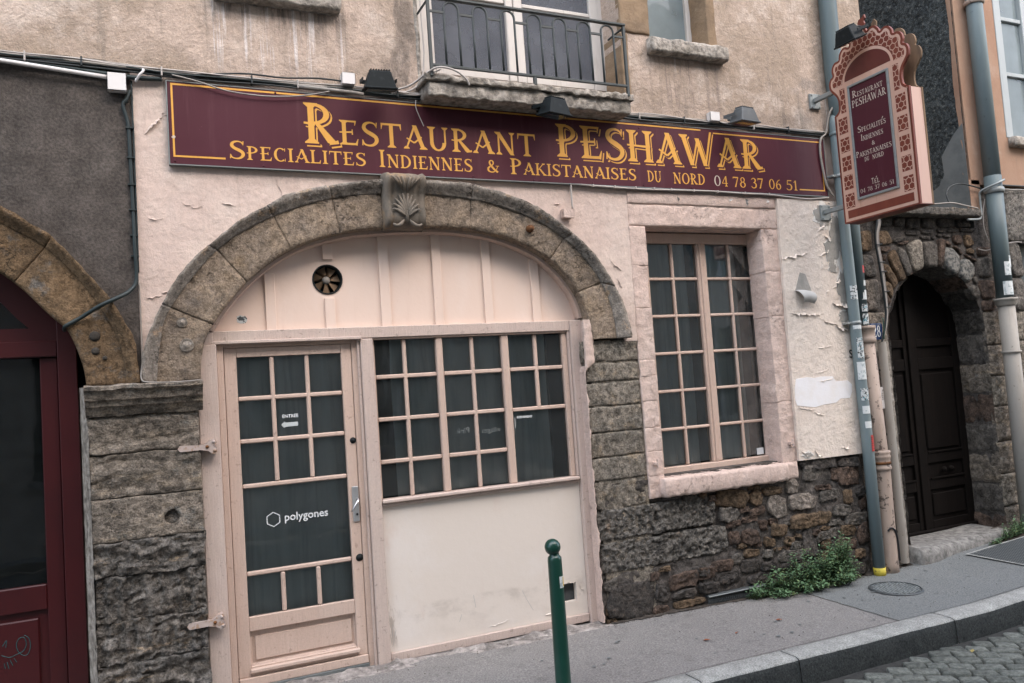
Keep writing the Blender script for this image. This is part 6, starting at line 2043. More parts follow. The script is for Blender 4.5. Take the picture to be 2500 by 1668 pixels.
us = [(1.622, -.03, 3.242), (1.622, -.03, 3.42), (1.64, -.03, 3.440), (1.9, -.035, 3.432), (2.27, -.035, 3.425), (2.6, -.035, 3.43), (3.0, -.035, 3.436), (3.30, -.035, 3.43), (3.62, -.035, 3.430), (3.9, -.035, 3.415), (4.09, -.035, 3.408), (4.33, -.035, 3.430)]
cable('facade_cable', 'cable_white', us, .0075, 'pink painted cable along the lower edge of the signboard')
for x in (1.82, 2.02, 2.22, 2.40, 2.57, 2.80, 3.05, 3.35, 3.62):
    tag(MB().box(x - .006, x + .006, -.046, -.0, 3.424, 3.444).build('cable_clip', 'cable_white'), 'small clip on the cable under the signboard', 'clip', 'clips under the signboard')
cable('facade_cable', 'cable_grey', [(4.50, -.10, 4.34), (4.43, -.09, 4.27), (4.385, -.07, 4.18), (4.36, -.05, 4.04), (4.29, -.05, 3.98), (4.268, -.05, 3.90), (4.267, -.05, 3.78), (4.30, -.05, 3.56), (4.345, -.05, 3.48), (4.385, -.05, 3.44)], .010, 'grey cable looping over the right end of the signboard')
cable('facade_cable', 'cable_white', [(.47, -.03, 5.6), (.472, -.03, 4.768), (.475, -.03, 4.532), (.477, -.03, 4.36), (.455, -.03, 4.19), (.40, -.04, 4.10), (.30, -.05, 4.045), (.20, -.05, 4.03)], .006, 'pale cable hanging down the wall left of the balcony')
cable('facade_cable', 'cable_white', [(.20, -.05, 4.045), (.33, -.12, 4.075), (.42, -.24, 4.13), (.49, -.29, 4.155), (.60, -.30, 4.14), (.68, -.30, 4.09), (.71, -.29, 4.045)], .007, 'pale cable draped over the left end of the balcony slab')
cable('facade_cable', 'cable_white', [(.22, -.05, 4.035), (.40, -.06, 4.03), (.46, -.10, 4.08), (.455, -.2, 4.13), (.50, -.29, 4.14)], .005, 'thin pale loop of cable under the balcony corner')
cable('facade_cable', 'cable_black', [(1.66, -.05, 4.08), (1.85, -.05, 4.03), (2.15, -.05, 4.005), (2.5, -.05, 4.0), (2.9, -.05, 4.01), (3.05, -.05, 4.03)], .007, 'black cable from the middle junction box to the right')
cable('facade_cable', 'cable_black', [(-.06, -.05, 4.08), (-.3, -.055, 4.085), (-.55, -.055, 4.065), (-.8, -.05, 4.07), (-1.1, -.05, 4.03)], .006, 'black cable arching left of the left junction box')
cable('facade_cable', 'cable_black', [(3.10, -.05, 4.05), (3.18, -.08, 4.015), (3.25, -.14, 4.00), (3.25, -.18, 4.02)], .006, 'short black lead under the grey floodlight')
cable('loose_wire', 'cable_white', [(.38, -.06, 3.99), (.375, -.07, 3.93), (.40, -.07, 3.86), (.425, -.07, 3.80)], .003, 'loose wire end hanging over the letters of the signboard', cat='wire')

# ================================================================ LEFT NEIGHBOUR
lb = empty('grey_building', (-3.2, 0, 0))
tag(lb, 'dark grey roughcast house front with a stone arch and red door', 'building')


def LBp(o):
    return at_root(o, lb)


LI = [(-1.79, 2.052), (-1.803, 2.174), (-1.848, 2.327), (-1.894, 2.42), (-1.99, 2.52), (-2.143, 2.695), (-2.30, 2.82), (-2.55, 2.95), (-2.85, 3.04), (-3.2, 3.065)]
LG = [(-1.575, 2.06), (-1.60, 2.30), (-1.70, 2.53), (-1.84, 2.745), (-1.99, 2.905), (-2.12, 2.99), (-2.30, 3.09), (-2.55, 3.19), (-2.85, 3.27), (-3.2, 3.295)]
LO = [(-1.499, 2.06), (-1.518, 2.3), (-1.573, 2.445), (-1.645, 2.581), (-1.757, 2.734), (-1.939, 2.955), (-2.041, 3.026), (-2.195, 3.132), (-2.5, 3.28), (-2.85, 3.365), (-3.2, 3.39)]


def mir(c):
    return c + [(-6.4 - x, z) for x, z in reversed(c[:-1])]


L_IN, L_GR, L_OUT = dense(mir(LI)), dense(mir(LG)), dense(mir(LO))
LJ = [((-1.79, 2.06), (-1.575, 2.06), (-1.499, 2.06)), ((-1.894, 2.42), (-1.70, 2.53), (-1.63, 2.56)), ((-2.143, 2.695), (-1.98, 2.90), (-1.94, 2.955)), ((-2.45, 2.905), (-2.35, 3.11), (-2.30, 3.19)), ((-2.95, 3.052), (-2.93, 3.28), (-2.92, 3.372))]
LJ = LJ + [tuple((-6.4 - x, z) for x, z in j) for j in reversed(LJ)]
core = MB()
outl = [(x - (.012 if x > -3.2 else -.012), z - .012) for x, z in L_OUT[::6] + [L_OUT[-1]]] + [(x, z + .006) for x, z in reversed(L_IN[::6] + [L_IN[-1]])]
core.prism(outl, .004, .20)
larch = LBp(core.build('arch', 'joint_dark'))
voussoirs(LJ, (L_IN, L_GR, L_OUT), larch, 'ochre_arch_stone', 'ochre_arch_stone', 8)
wp = [(-1.4855, 2.05), (-1.4855, 4.02), (-6.2, 4.02), (-6.2, 2.05)] + [(x - (.02 if x > -3.2 else -.02), z - .02) for x, z in reversed(L_OUT[::5] + [L_OUT[-1]])]
LBp(MB().prism(wp, -.004, .30).build('roughcast_wall', 'grey_roughcast'))
LBp(MB().box(-6.2, -4.58, .0, .3, -.2, 2.05).build('pier', 'pier_stone_dark'))
rev = MB()


def reveal(u, v):
    z = 2.06 * (1 - v) + 0 * v
    return (-1.790 - .055 * u + .005 * fr(u, 2, z, 9), .0 + .18 * u, z)


rev.grid(reveal, 3, 30)
LBp(rev.build('stone_reveal', 'sill_stone', smooth=True))
# iron stubs in the left arch
for x, z, r in ((-1.735, 2.36, .03), (-1.735, 2.27, .022), (-1.685, 2.225, .014)):
    MB().lathe([(0, -.012), (r * .5, -.014), (r, -.006), (r * 1.15, .012)], (x, -.03, z), 10, 'y').build('iron_stub', 'joint_dark', larch, smooth=True)
for x, z, r in ((-1.222, 2.285, .04), (-1.245, 2.43, .03)):
    MB().lathe([(0, -.020), (r * .5, -.018), (r * .8, -.004), (r, -.012), (r * 1.15, .008)], (x, -.03, z), 12, 'y').build('iron_stub', 'arch_rim', arch, smooth=True)
# red door
rd = LBp(MB().box(-1.952, -1.846, .15, .30, -.05, 2.62).build('red_door', 'red_wood', bevel=.005))
ti = [(x, z + .01) for x, z in L_IN[::4] if z > 2.36]
ti = [(ti[0][0], 2.34)] + ti + [(ti[-1][0], 2.34)]
MB().prism(ti, .19, .24, [[(-2.16, 2.50), (-2.24, 2.60), (-2.34, 2.66), (-2.5, 2.72), (-2.9, 2.78), (-3.1, 2.78), (-3.1, 2.44), (-2.10, 2.44)]]).build('fanlight_frame', 'red_wood', rd)
box('pane', 'dark_glass', rd, -3.15, -2.05, .244, .248, 2.42, 2.80, 0)
box('transom', 'red_wood', rd, -4.5, -1.953, .175, .26, 2.262, 2.36, .006)
box('stile', 'red_wood', rd, -2.052, -1.956, .205, .26, .0, 2.26, .006)
box('stile', 'red_wood', rd, -3.25, -3.15, .205, .26, .0, 2.26, .006)
box('stile', 'red_wood', rd, -4.5, -3.26, .205, .26, .0, 2.26, .006)
box('rail', 'red_wood', rd, -3.149, -2.053, .206, .26, .745, .895, .006)
box('rail', 'red_wood', rd, -3.149, -2.053, .206, .26, 0, .16, .006)
box('panel', 'red_wood', rd, -3.148, -2.054, .232, .26, .16, .745, .0)
box('raised_panel', 'red_wood', rd, -3.09, -2.10, .215, .231, .21, .70, .014)
box('pane', 'dark_glass', rd, -3.152, -2.049, .238, .242, .893, 2.262, 0)
gr = MB()
for pts in ([(-2.30, .52), (-2.26, .50), (-2.22, .51), (-2.185, .525), (-2.17, .56), (-2.18, .60), (-2.205, .60), (-2.22, .57), (-2.215, .53), (-2.19, .50), (-2.165, .50), (-2.15, .54), (-2.155, .59), (-2.18, .615)], [(-2.29, .57), (-2.27, .60), (-2.275, .56)], [(-2.285, .47), (-2.28, .44)], [(-2.27, .475), (-2.262, .435)], [(-2.255, .485), (-2.242, .45)], [(-2.235, .49), (-2.222, .465)]):
    gr.tube(spline([(x, .2145, z) for x, z in pts], 4), .0020, 5)
gr.build('scribble', 'teal_marker', rd)
LBp(MB().box(-4.6, -1.85, .42, .45, -.2, 3.3).build('room_wall', 'room_dark'))

# ================================================================ PORTAL BUILDING (right)
PYF = .04
pb = empty('portal_building', (5.735, .04, 0))
tag(pb, 'rubble stone doorway front with a round arch, right of the restaurant', 'building')


def PBp(o):
    return at_root(o, pb)


DC, DR, DZ = 5.735, .70, 2.11
arc = [(DC + DR * math.cos(t), DZ + DR * math.sin(t)) for t in [math.pi * k / 20 for k in range(21)]]
wp = [(4.50, -.3), (DC - DR, -.3)] + arc[::-1] + [(DC + DR, -.3), (6.86, -.3), (6.86, 3.66), (6.50, 3.66), (6.50, 3.34), (4.50, 3.34)]
pw = PBp(MB().prism(wp, PYF + .018, .42).build('rubble_wall', 'mortar'))
POLY = [[(5.031, 2.671), (5.106, 2.642), (5.14, 2.564), (5.112, 2.471), (5.071, 2.529), (5.019, 2.579)],
        [(5.012, 2.821), (5.092, 2.828), (5.219, 2.663), (5.19, 2.599), (5.146, 2.571), (5.031, 2.742)],
        [(5.115, 2.928), (5.233, 2.987), (5.258, 2.871), (5.327, 2.677), (5.237, 2.648), (5.148, 2.799)],
        [(5.255, 3.001), (5.325, 2.995), (5.377, 2.93), (5.41, 2.727), (5.345, 2.698), (5.298, 2.799), (5.262, 2.9)],
        [(5.386, 3.025), (5.553, 3.078), (5.591, 3.057), (5.61, 2.822), (5.571, 2.77), (5.474, 2.745), (5.431, 2.8)],
        [(5.606, 3.05), (5.793, 3.067), (5.816, 3.008), (5.786, 2.8), (5.616, 2.792), (5.613, 2.88)],
        [(5.838, 3.083), (5.924, 3.084), (5.922, 3.009), (5.888, 2.8), (5.802, 2.8)],
        [(5.946, 3.009), (6.043, 3.003), (6.15, 2.913), (6.091, 2.74), (6.02, 2.71), (5.923, 2.785), (5.908, 2.845)],
        [(6.154, 2.868), (6.235, 2.891), (6.328, 2.838), (6.36, 2.754), (6.277, 2.656), (6.197, 2.641), (6.103, 2.71)],
        [(6.222, 2.588), (6.305, 2.618), (6.377, 2.572), (6.386, 2.488), (6.313, 2.451), (6.266, 2.512)],
        [(5.938, 3.069), (5.976, 3.07), (6.046, 3.025), (6.022, 3.01), (5.939, 3.039)],
        [(6.055, 3.01), (6.089, 3.018), (6.209, 2.936), (6.173, 2.921)],
        [(6.22, 2.936), (6.264, 2.929), (6.389, 2.869), (6.385, 2.842), (6.238, 2.906)],
        [(4.774, 3.144), (4.931, 3.161), (4.913, 2.955), (4.766, 2.94)],
        [(5.016, 3.142), (5.138, 3.165), (5.22, 3.037), (5.037, 3.006), (4.975, 3.055)],
        [(5.174, 3.065), (5.351, 3.104), (5.367, 3.075), (5.239, 3.03)],
        [(5.007, 2.999), (5.195, 3.001), (5.106, 2.935), (5.01, 2.949)],
        [(5.016, 2.92), (5.095, 2.921), (5.094, 2.842), (5.026, 2.849)],
        [(4.773, 2.919), (4.928, 2.92), (4.937, 2.7), (4.773, 2.697)],
        [(4.78, 2.68), (4.955, 2.686), (4.942, 2.376), (4.759, 2.38)],
        [(5.4, 3.163), (5.597, 3.167), (5.589, 3.116), (5.394, 3.12)],
        [(5.629, 3.175), (5.799, 3.179), (5.792, 3.134), (5.623, 3.131)],
        [(5.854, 3.187), (5.983, 3.19), (5.978, 3.152), (5.848, 3.15)],
        [(5.994, 3.19), (6.17, 3.194), (6.165, 3.156), (6.0, 3.153)],
        [(6.194, 3.202), (6.429, 3.199), (6.424, 3.168), (6.188, 3.164)],
        [(5.588, 3.108), (5.737, 3.118), (5.746, 3.074), (5.605, 3.079)],
        [(5.757, 3.111), (5.821, 3.112), (5.816, 3.075), (5.757, 3.074)],
        [(5.835, 3.135), (5.921, 3.136), (5.917, 3.106), (5.841, 3.105)],
        [(5.931, 3.129), (6.051, 3.131), (6.046, 3.101), (5.937, 3.099)],
        [(6.073, 3.131), (6.211, 3.134), (6.206, 3.027), (6.069, 3.033)],
        [(6.234, 3.134), (6.318, 3.136), (6.392, 3.03), (6.252, 2.997)],
        [(6.262, 2.99), (6.364, 2.995), (6.389, 2.938), (6.264, 2.933)],
        [(6.422, 3.007), (6.629, 3.009), (6.615, 2.924), (6.419, 2.915)],
        [(6.417, 2.9), (6.658, 2.901), (6.625, 2.692), (6.407, 2.693)],
        [(6.402, 2.663), (6.643, 2.661), (6.612, 2.469), (6.428, 2.464), (6.395, 2.579)],
        [(6.414, 2.449), (6.62, 2.446), (6.603, 2.339), (6.415, 2.343)],
        [(6.834, 3.047), (7.048, 3.042), (7.061, 2.682), (6.834, 2.683)],
        [(6.843, 2.668), (7.071, 2.666), (7.058, 2.376), (6.855, 2.38)],
        [(6.849, 3.507), (7.262, 3.521), (7.189, 3.087), (6.844, 3.07)],
        [(5.043, 3.271), (5.234, 3.283), (5.207, 3.196), (5.046, 3.185)],
        [(5.264, 3.284), (5.398, 3.295), (5.383, 3.192), (5.228, 3.203)],
        [(5.422, 3.288), (5.616, 3.301), (5.599, 3.182), (5.407, 3.178)],
        [(5.646, 3.294), (5.85, 3.307), (5.833, 3.194), (5.631, 3.19)],
        [(5.871, 3.307), (6.122, 3.314), (6.106, 3.208), (5.856, 3.202)],
        [(6.145, 3.315), (6.413, 3.314), (6.397, 3.214), (6.128, 3.208)],
        [(5.238, 3.023), (5.438, 3.069), (5.446, 3.055), (5.338, 3.01)],
        [(5.017, 2.565), (5.06, 2.522), (5.107, 2.464), (5.082, 2.429), (5.014, 2.473)],
        [(6.304, 2.686), (6.364, 2.709), (6.381, 2.632), (6.339, 2.618)]]
PT = 'o o o g L s r S S s r r r o o g r r g l d d d d d d d d d r o o r g r r g g p d d d d d d r r g'.split()
PM = {'o': 'rubble_ochre', 'g': 'rubble_grey', 'l': 'rubble_light', 'r': 'rubble_red', 'd': 'rubble_dark', 'L': 'rubble_pale', 's': 'rubble_grey', 'S': 'rubble_speckle', 'p': 'pitted_stone'}
for i, q in enumerate(POLY):
    tiny = max(p[1] for p in q) - min(p[1] for p in q) < .06
    rubble_stone('stone', PM[PT[i]], pw, q, PYF + .012, (.030 if i < 10 else .022) * (.6 if tiny else 1), .008, 300 + i, .003, .06, 24)
# voussoir soffits: the intrados, in rough stones running back to the door
for k in range(9):
    t0, t1 = math.pi * k / 9 + .012, math.pi * (k + 1) / 9 - .012
    mb = MB()

    def intr(u, v):
        t = t0 + (t1 - t0) * u
        y = PYF + .01 + .36 * v
        e = min(u, 1 - u)
        r = DR - .012 + (.015 if e < .01 else 0) + .012 * fr(math.cos(t) * 2, y * 3, math.sin(t) * 2 + k, 4)
        return (DC + r * math.cos(t), y, DZ + r * math.sin(t))
    mb.grid(intr, 7, 8)
    mb.build('stone', ['rubble_grey', 'rubble_dark', 'rubble_red'][k % 3], pw, smooth=True)
for s, mats in ((1, ['rubble_red', 'rubble_grey', 'pier_stone', 'rubble_grey', 'rubble_red', 'pier_stone', 'rubble_grey']), (-1, ['rubble_grey'] * 7)):
    for k in range(7):
        z0, z1 = -.05 + 2.16 * k / 7 + .006, -.05 + 2.16 * (k + 1) / 7 - .006
        mb = MB()

        def jmb(u, v):
            z = z0 + (z1 - z0) * v
            y = PYF + .004 + .36 * u
            e = min(v, 1 - v)
            r = DR - .010 + (.012 if e < .01 else 0) + .018 * fr(1.3 * s, y * 4, z + k, 5)
            return (DC + s * r, y, z)
        mb.grid(jmb, 10, 10)
        mb.build('stone', mats[k], pw, smooth=True)
# jamb faces right and left
for i, (z0, z1) in enumerate([(.05, .33), (.345, .66), (.67, .99), (1.0, 1.35), (1.36, 1.66), (1.67, 1.98), (1.99, 2.33)]):
    stone_block('stone', ['pier_stone', 'grey_pier_stone', 'pier_stone'][i % 3], pw, 6.432, 6.83, z0, z1, PYF - .006, .012, 10, 'pitted', .022, .05, .02, 200 + i * 3)
for i, (z0, z1) in enumerate([(2.37, 2.56), (1.98, 2.36), (1.62, 1.97), (1.28, 1.61), (.95, 1.27), (.62, .94), (.3, .61), (.0, .29)]):
    stone_block('stone', 'pier_stone' if i % 2 else 'rubble_grey', pw, 4.53, 4.74 if z0 > 2.3 else 5.03 - .02 * (i % 2), z0, z1, PYF - .004, .010, 10, 'plain', .024, .05, .02, 250 + i * 3)
# rendered strip beside the cast pipe
st = MB()


def strip(u, v):
    z = -.02 + 2.10 * v
    wob = .012 * fr(0, 0, z, 9)
    return (4.70 + (.275 + wob) * u, PYF - .028 - .006 * math.sin(u * math.pi) + .004 * fr(u * 2, 0, z, 9), z)


st.grid(strip, 5, 50)
PBp(st.build('render_strip', 'sill_stone', smooth=True))
# ledge and the recess above it
PBp(lumpy('ledge', 'pier_stone_dark', None, 4.98, 6.345, 3.295, 3.375, -.10, .40, .008, 10))
PBp(MB().box(4.98, 6.6, 2.4, 2.6, 3.2, 7.6).build('recess_wall', 'black_roughcast'))
# oak double door
od = PBp(MB().box(5.02, 6.45, .40, .46, .10, 2.83).build('oak_door', 'old_oak'))
for a, b in ((5.04, 5.14), (5.60, 5.685), (5.70, 5.80), (6.33, 6.43)):
    box('stile', 'old_oak', od, a, b, .375, .40, .13, 2.8, .004)
box('meeting_strip', 'old_oak', od, 5.655, 5.735, .355, .376, .13, 2.8, .006)
for z0, z1 in ((.13, .24), (.55, .66), (.82, .92), (1.78, 1.90), (2.02, 2.10)):
    box('rail', 'old_oak', od, 5.14, 5.60, .377, .40, z0, z1, .004)
    box('rail', 'old_oak', od, 5.80, 6.33, .377, .40, z0, z1, .004)
for x0, x1 in ((5.17, 5.57), (5.83, 6.30)):
    for z0, z1 in ((.28, .51), (.96, 1.74)):
        box('raised_panel', 'old_oak', od, x0, x1, .382, .40, z0, z1, .012)
    box('panel_moulding', 'old_oak', od, x0 - .02, x1 + .02, .362, .376, .655, .675, .004)
    box('panel_moulding', 'old_oak', od, x0 - .02, x1 + .02, .362, .376, .925, .94, .004)
MB().lathe([(0, -.03), (.025, -.02), (.03, 0)], (6.02, .375, .74), 12, 'y').build('knob', 'old_oak', od, smooth=True)
MB().lathe([(0, -.03), (.025, -.02), (.03, 0)], (6.13, .375, .74), 12, 'y').build('knob', 'old_oak', od, smooth=True)
box('weather_bar', 'old_oak', od, 5.05, 6.42, .335, .375, .135, .165, .01)
# step
stp = MB()
prof = [(-.07, -.25), (-.075, .0), (-.07, .105), (-.045, .135), (.0, .142), (.2, .146), (.39, .15)]
nx = 40
vs_, fs_ = [], []
for i in range(nx + 1):
    u = i / nx
    x = 5.0 + 1.30 * u
    for k, (y, z) in enumerate(prof):
        dip = -.030 * math.sin(math.pi * min(1, u * 1.1)) if k > 1 else 0
        off = -.05 * math.exp(-((u - .12) / .16) ** 2) * (1 if k < 4 else 0)
        vs_.append((x, y + off + .006 * fr(x, y, z, 8), z + dip * (.6 if k > 3 else 1) + (.004 * fr(x, y + 3, z, 9) if k else 0)))
n = len(prof)
for i in range(nx):
    for k in range(n - 1):
        a = i * n + k
        fs_.append((a, a + n, a + n + 1, a + 1))
fs_ += [tuple(range(n)), tuple(nx * n + k for k in range(n - 1, -1, -1))]
stp.add(vs_, fs_)
PBp(stp.build('door_step', 'step_stone', smooth=True))

# house number and intercom
hn = empty('house_number', (4.81, .0, 2.1))
tag(hn, 'blue enamel house number plate 28 behind the cast pipe', 'number plate')
at_root(MB().prism([(4.735, 2.115), (4.75, 2.10), (4.875, 2.10), (4.889, 2.115), (4.889, 2.24), (4.875, 2.255), (4.75, 2.255), (4.735, 2.24)], -.004, .006).build('plate', 'enamel_blue', bevel=.0015), hn)
at_root(letters('numerals', 'white_letter', None, '28', 4.762, 4.866, 2.125, .105, wallplace(-.0045)), hn)
ic = empty('intercom', (4.807, .0, 1.45))
tag(ic, 'small white intercom keypad on the strip beside the oak door', 'intercom')
at_root(MB().box(4.766, 4.848, -.022, .012, 1.45, 1.652).build('body', 'white_plastic', bevel=.004), ic)
at_root(MB().add([(4.785, -.0225, 1.612), (4.829, -.0225, 1.612), (4.807, -.0225, 1.640)], [(0, 1, 2)]).build('arrow_mark', 'cable_grey'), ic)
for r in range(4):
    for c in range(3):
        x, z = 4.782 + .020 * c, 1.535 + .018 * r
        at_root(MB().box(x, x + .011, -.0255, -.0222, z, z + .010).build('key', 'cable_grey'), ic)

# ================================================================ ORANGE BUILDING (far right)
ob = empty('orange_building', (8.5, 0, 0))
tag(ob, 'orange plastered house with a grey framed window at the right edge', 'building')


def OBp(o):
    return at_root(o, ob)


OBp(MB().prism([(6.373, 3.655), (12, 3.675), (12, 7.6), (6.373, 7.6)], -.004, .34, [[(7.02, 4.19), (8.30, 4.19), (8.30, 6.2), (7.02, 6.2)]]).build('orange_wall', 'orange_plaster'))
side = MB()
rs_ = random.Random(9)


def sidew(u, v):
    y = .0 + 2.4 * u
    z = 3.2 + 4.4 * v
    return (6.352 + .012 * fr(0, y, z, 16, 3), y, z)


side.grid(sidew, 70, 130)
OBp(side.build('side_wall', 'black_roughcast', smooth=True))
# smooth cement repair at the foot of the side wall, and the orange edge strip
OBp(MB().add([(6.333, p[0], p[1]) for p in [(-.003, 3.37), (1.0, 3.37), (1.0, 3.55), (.55, 3.62), (.33, 3.72), (.26, 3.82), (.27, 4.02), (.19, 4.12), (.10, 4.22), (-.003, 4.30)]], [tuple(range(10))]).build('cement_repair', 'cement'))
edge = MB()


def edgew(u, v):
    z = 3.36 + 4.2 * v
    return (6.335 + .006 * fr(u, 0, z, 6), -.006 + (.05 + .02 * fr(0, 3, z, 2.2)) * u, z)


edge.grid(edgew, 3, 70)
OBp(edge.build('plaster_edge', 'orange_plaster', smooth=True))
OBp(MB().box(6.338, 6.50, -.004, .2, 3.345, 3.70).build('plaster_toe', 'orange_plaster'))
for i, q in enumerate([[(6.865, 3.06), (7.26, 3.08), (7.24, 3.64), (6.865, 3.63)], [(7.26, 3.08), (7.9, 3.08), (7.9, 3.64), (7.25, 3.64)], [(6.865, 2.69), (7.07, 2.69), (7.06, 3.045), (6.865, 3.045)], [(6.865, 2.33), (7.07, 2.33), (7.07, 2.68), (6.865, 2.68)]]):
    rubble_stone('stone', 'pitted_stone' if i < 2 else 'rubble_grey', None, q, .012, .024, .012, 400 + i, .004, .05, 18)
    st_ = bpy.context.scene.collection.objects[-1]
    at_root(st_, ob)
for i, z in enumerate((-.02, .33, .68, 1.03, 1.38, 1.71, 2.02)):
    st_ = stone_block('stone', 'grey_pier_stone', None, 6.865, 7.075, z, z + (.34 if i < 5 else .30), .0, .010, 9, 'pitted', .025, .05, .02, 420 + i * 2)
    at_root(st_, ob)
OBp(MB().box(6.87, 7.06, .03, .34, -.3, 3.65).build('stone_core', 'mortar'))
OBp(MB().box(7.10, 12, .02, .34, 3.05, 3.65).build('stone_core', 'mortar'))
OBp(MB().box(7.08, 9.5, .16, .2, -.1, 3.05).build('shop_shutter', 'green_shutter'))
for k in range(14):
    z = .15 + .2 * k
    OBp(MB().box(7.085, 9.5, .145, .159, z, z + .185).build('shutter_slat', 'green_shutter', bevel=.006))
OBp(MB().box(9.5, 12, .02, .34, -.1, 3.05).build('stone_core', 'mortar'))
# window
ow = OBp(MB().box(7.015, 7.125, -.012, .16, 4.19, 6.2).build('window_surround', 'grey_frame', bevel=.004))
box('surround_side', 'grey_frame', ow, 8.20, 8.31, -.012, .16, 4.19, 6.2, .004)
box('window_frame', 'grey_frame', ow, 7.126, 7.19, .08, .15, 4.20, 6.2, .004)
for z in (4.21, 4.93, 5.56):
    box('glazing_bar', 'grey_frame', ow, 7.19, 8.2, .09, .15, z, z + .045, .005)
box('mullion', 'grey_frame', ow, 7.62, 7.72, .075, .15, 4.2, 6.2, .005)
for a, b in ((7.185, 7.625), (7.715, 8.2)):
    for z0, z1 in ((4.25, 4.935), (4.97, 5.565), (5.60, 6.2)):
        box('pane', 'teal_glass', ow, a, b, .12, .124, z0, z1, 0)
for k in range(10):
    x = 7.13 + .107 * k
    box('inner_shutter_board', 'wood_shutter', ow, x, x + .103, .20, .23, 4.19, 6.2, .006)
OBp(lumpy('window_sill', 'sill_stone', None, 7.035, 8.3, 4.085, 4.19, -.09, .15, .006, 10))
OBp(MB().box(6.4, 12, .5, .6, -.3, 7.6).build('room_wall', 'room_dark'))

# ================================================================ PIPES
def pipe(name, label, segs, cat='drainpipe'):
    r = empty(name, (segs[0][1][-1][0], segs[0][1][-1][1], segs[0][1][-1][2]))
    tag(r, label, cat)
    for nm, pts, rad, m in segs:
        at_root(MB().tube(pts, rad, 18).build(nm, m, smooth=True), r)
    return r


def collar(root, name, m, c, prof, n=20):
    return at_root(MB().lathe(prof, c, n).build(name, m, smooth=True), root)


def wrap(root, name, m, axis_pt, r, a0, a1, z0, z1, n=8):
    """thin label bent round a pipe (angles seen from above, degrees)"""
    mb = MB()

    def fn(u, v):
        t = math.radians(a0 + (a1 - a0) * u)
        return (axis_pt[0] + (r + .0012) * math.cos(t), axis_pt[1] + (r + .0012) * math.sin(t), z0 + (z1 - z0) * v)
    mb.grid(fn, n, 2)
    return at_root(mb.build(name, m, smooth=True), root)


P1Y = -.085
p1 = pipe('protection_pipe', 'slim blue grey pipe with a yellow foot beside the cream wall',
          [('pipe', [(4.485, P1Y + .015, .02), (4.470, P1Y, 1.2), (4.455, P1Y, 2.25), (4.440, P1Y, 3.22), (4.437, P1Y, 4.08), (4.444, P1Y + .01, 4.15), (4.462, P1Y + .03, 4.20)], [.052, .051, .050, .048, .050, .05, .035], 'pipe_teal'),
           ('foot_band', [(4.486, P1Y + .014, -.035), (4.4855, P1Y + .015, .045)], [.0525, .0535], 'yellow_tape')], 'pipe')
for z, x in ((3.62, 4.438), (2.258, 4.456)):
    collar(p1, 'clamp', 'galvanised', (x, P1Y, z), [(.050, -.016), (.056, -.014), (.056, .014), (.050, .016)])
    at_root(MB().box(x - .10, x - .045, P1Y - .012, P1Y + .06, z - .010, z + .010).build('clamp_lug', 'galvanised', bevel=.003), p1)
collar(p1, 'sleeve_joint', 'pipe_teal', (4.437, P1Y, 4.02), [(.050, -.02), (.056, -.016), (.056, .01), (.050, .014)])
for z0, z1, a0, a1, m in ((2.47, 2.60, -150, -70, 'sticker_mixed'), (2.20, 2.235, -160, -60, 'sticker_white'), (1.93, 2.12, -140, -40, 'sticker_mixed'), (1.74, 1.90, -160, -60, 'sticker_white'), (1.55, 1.66, -150, -50, 'sticker_mixed'), (1.43, 1.50, -150, -60, 'sticker_white'), (1.30, 1.36, -140, -60, 'sticker_white')):
    wrap(p1, 'sticker', m, (4.455 + .013 * (2.25 - (z0 + z1) / 2), P1Y), .0513, a0, a1, z0, z1)
wrap(p1, 'sticker', 'sticker_red', (4.471, P1Y), .0525, -100, -20, 1.09, 1.235)

P2Y = -.045
p2 = pipe('drainpipe', 'tall drainpipe, dark teal above and peeling cream cast iron below',
          [('upper_pipe', [(4.478, -.10, 7.4), (4.478, -.10, 5.3), (4.470, -.10, 4.6), (4.53, -.07, 3.9), (4.58, P2Y, 3.16), (4.592, P2Y, 2.22)], [.080, .080, .080, .074, .067, .057], 'pipe_dark_teal'),
           ('cast_pipe', [(4.635, P2Y, -.04), (4.640, P2Y, .06), (4.652, P2Y, .90), (4.648, P2Y, 1.05), (4.615, P2Y, 2.09)], [.088, .080, .080, .078, .073], 'pipe_cream')])
collar(p2, 'socket', 'pipe_cream', (4.620, P2Y, 2.095), [(.074, -.03), (.088, -.02), (.088, .02), (.080, .03), (.083, .05), (.083, .10), (.091, .105), (.091, .13), (.06, .135)])
collar(p2, 'socket', 'pipe_cream', (4.650, P2Y, .905), [(.080, -.01), (.094, .0), (.096, .02), (.088, .03), (.088, .10), (.094, .11), (.094, .125), (.088, .135), (.096, .15), (.096, .165), (.079, .175)])
collar(p2, 'clamp', 'rust', (4.650, P2Y, .965), [(.089, -.012), (.0925, -.012), (.0925, .012), (.089, .012)])
for z0, z1, a0, a1, m in ((2.72, 2.79, -110, -50, 'sticker_red'), (2.60, 2.65, -100, -50, 'sticker_white'), (2.47, 2.56, -130, -30, 'sticker_white'), (2.36, 2.43, -130, -30, 'sticker_mixed'), (2.24, 2.34, -130, -30, 'sticker_mixed')):
    wrap(p2, 'sticker', m, (4.5915, P2Y), .0585 + .004 * (z0 - 2.3), a0, a1, z0, z1)
cr = MB().tube(spline([(4.585 + .0, P2Y - .07, .36), (4.62, P2Y - .083, .385), (4.67, P2Y - .082, .34), (4.70, P2Y - .07, .22), (4.70, P2Y - .07, .08)], 6), .008, 6)
at_root(cr.build('crack', 'black_ink', smooth=True), p2)

cc = empty('cable_cover', (4.85, -.03, 0))
tag(cc, 'narrow cream half round cable cover left of the oak door', 'cable cover')
hc = MB()


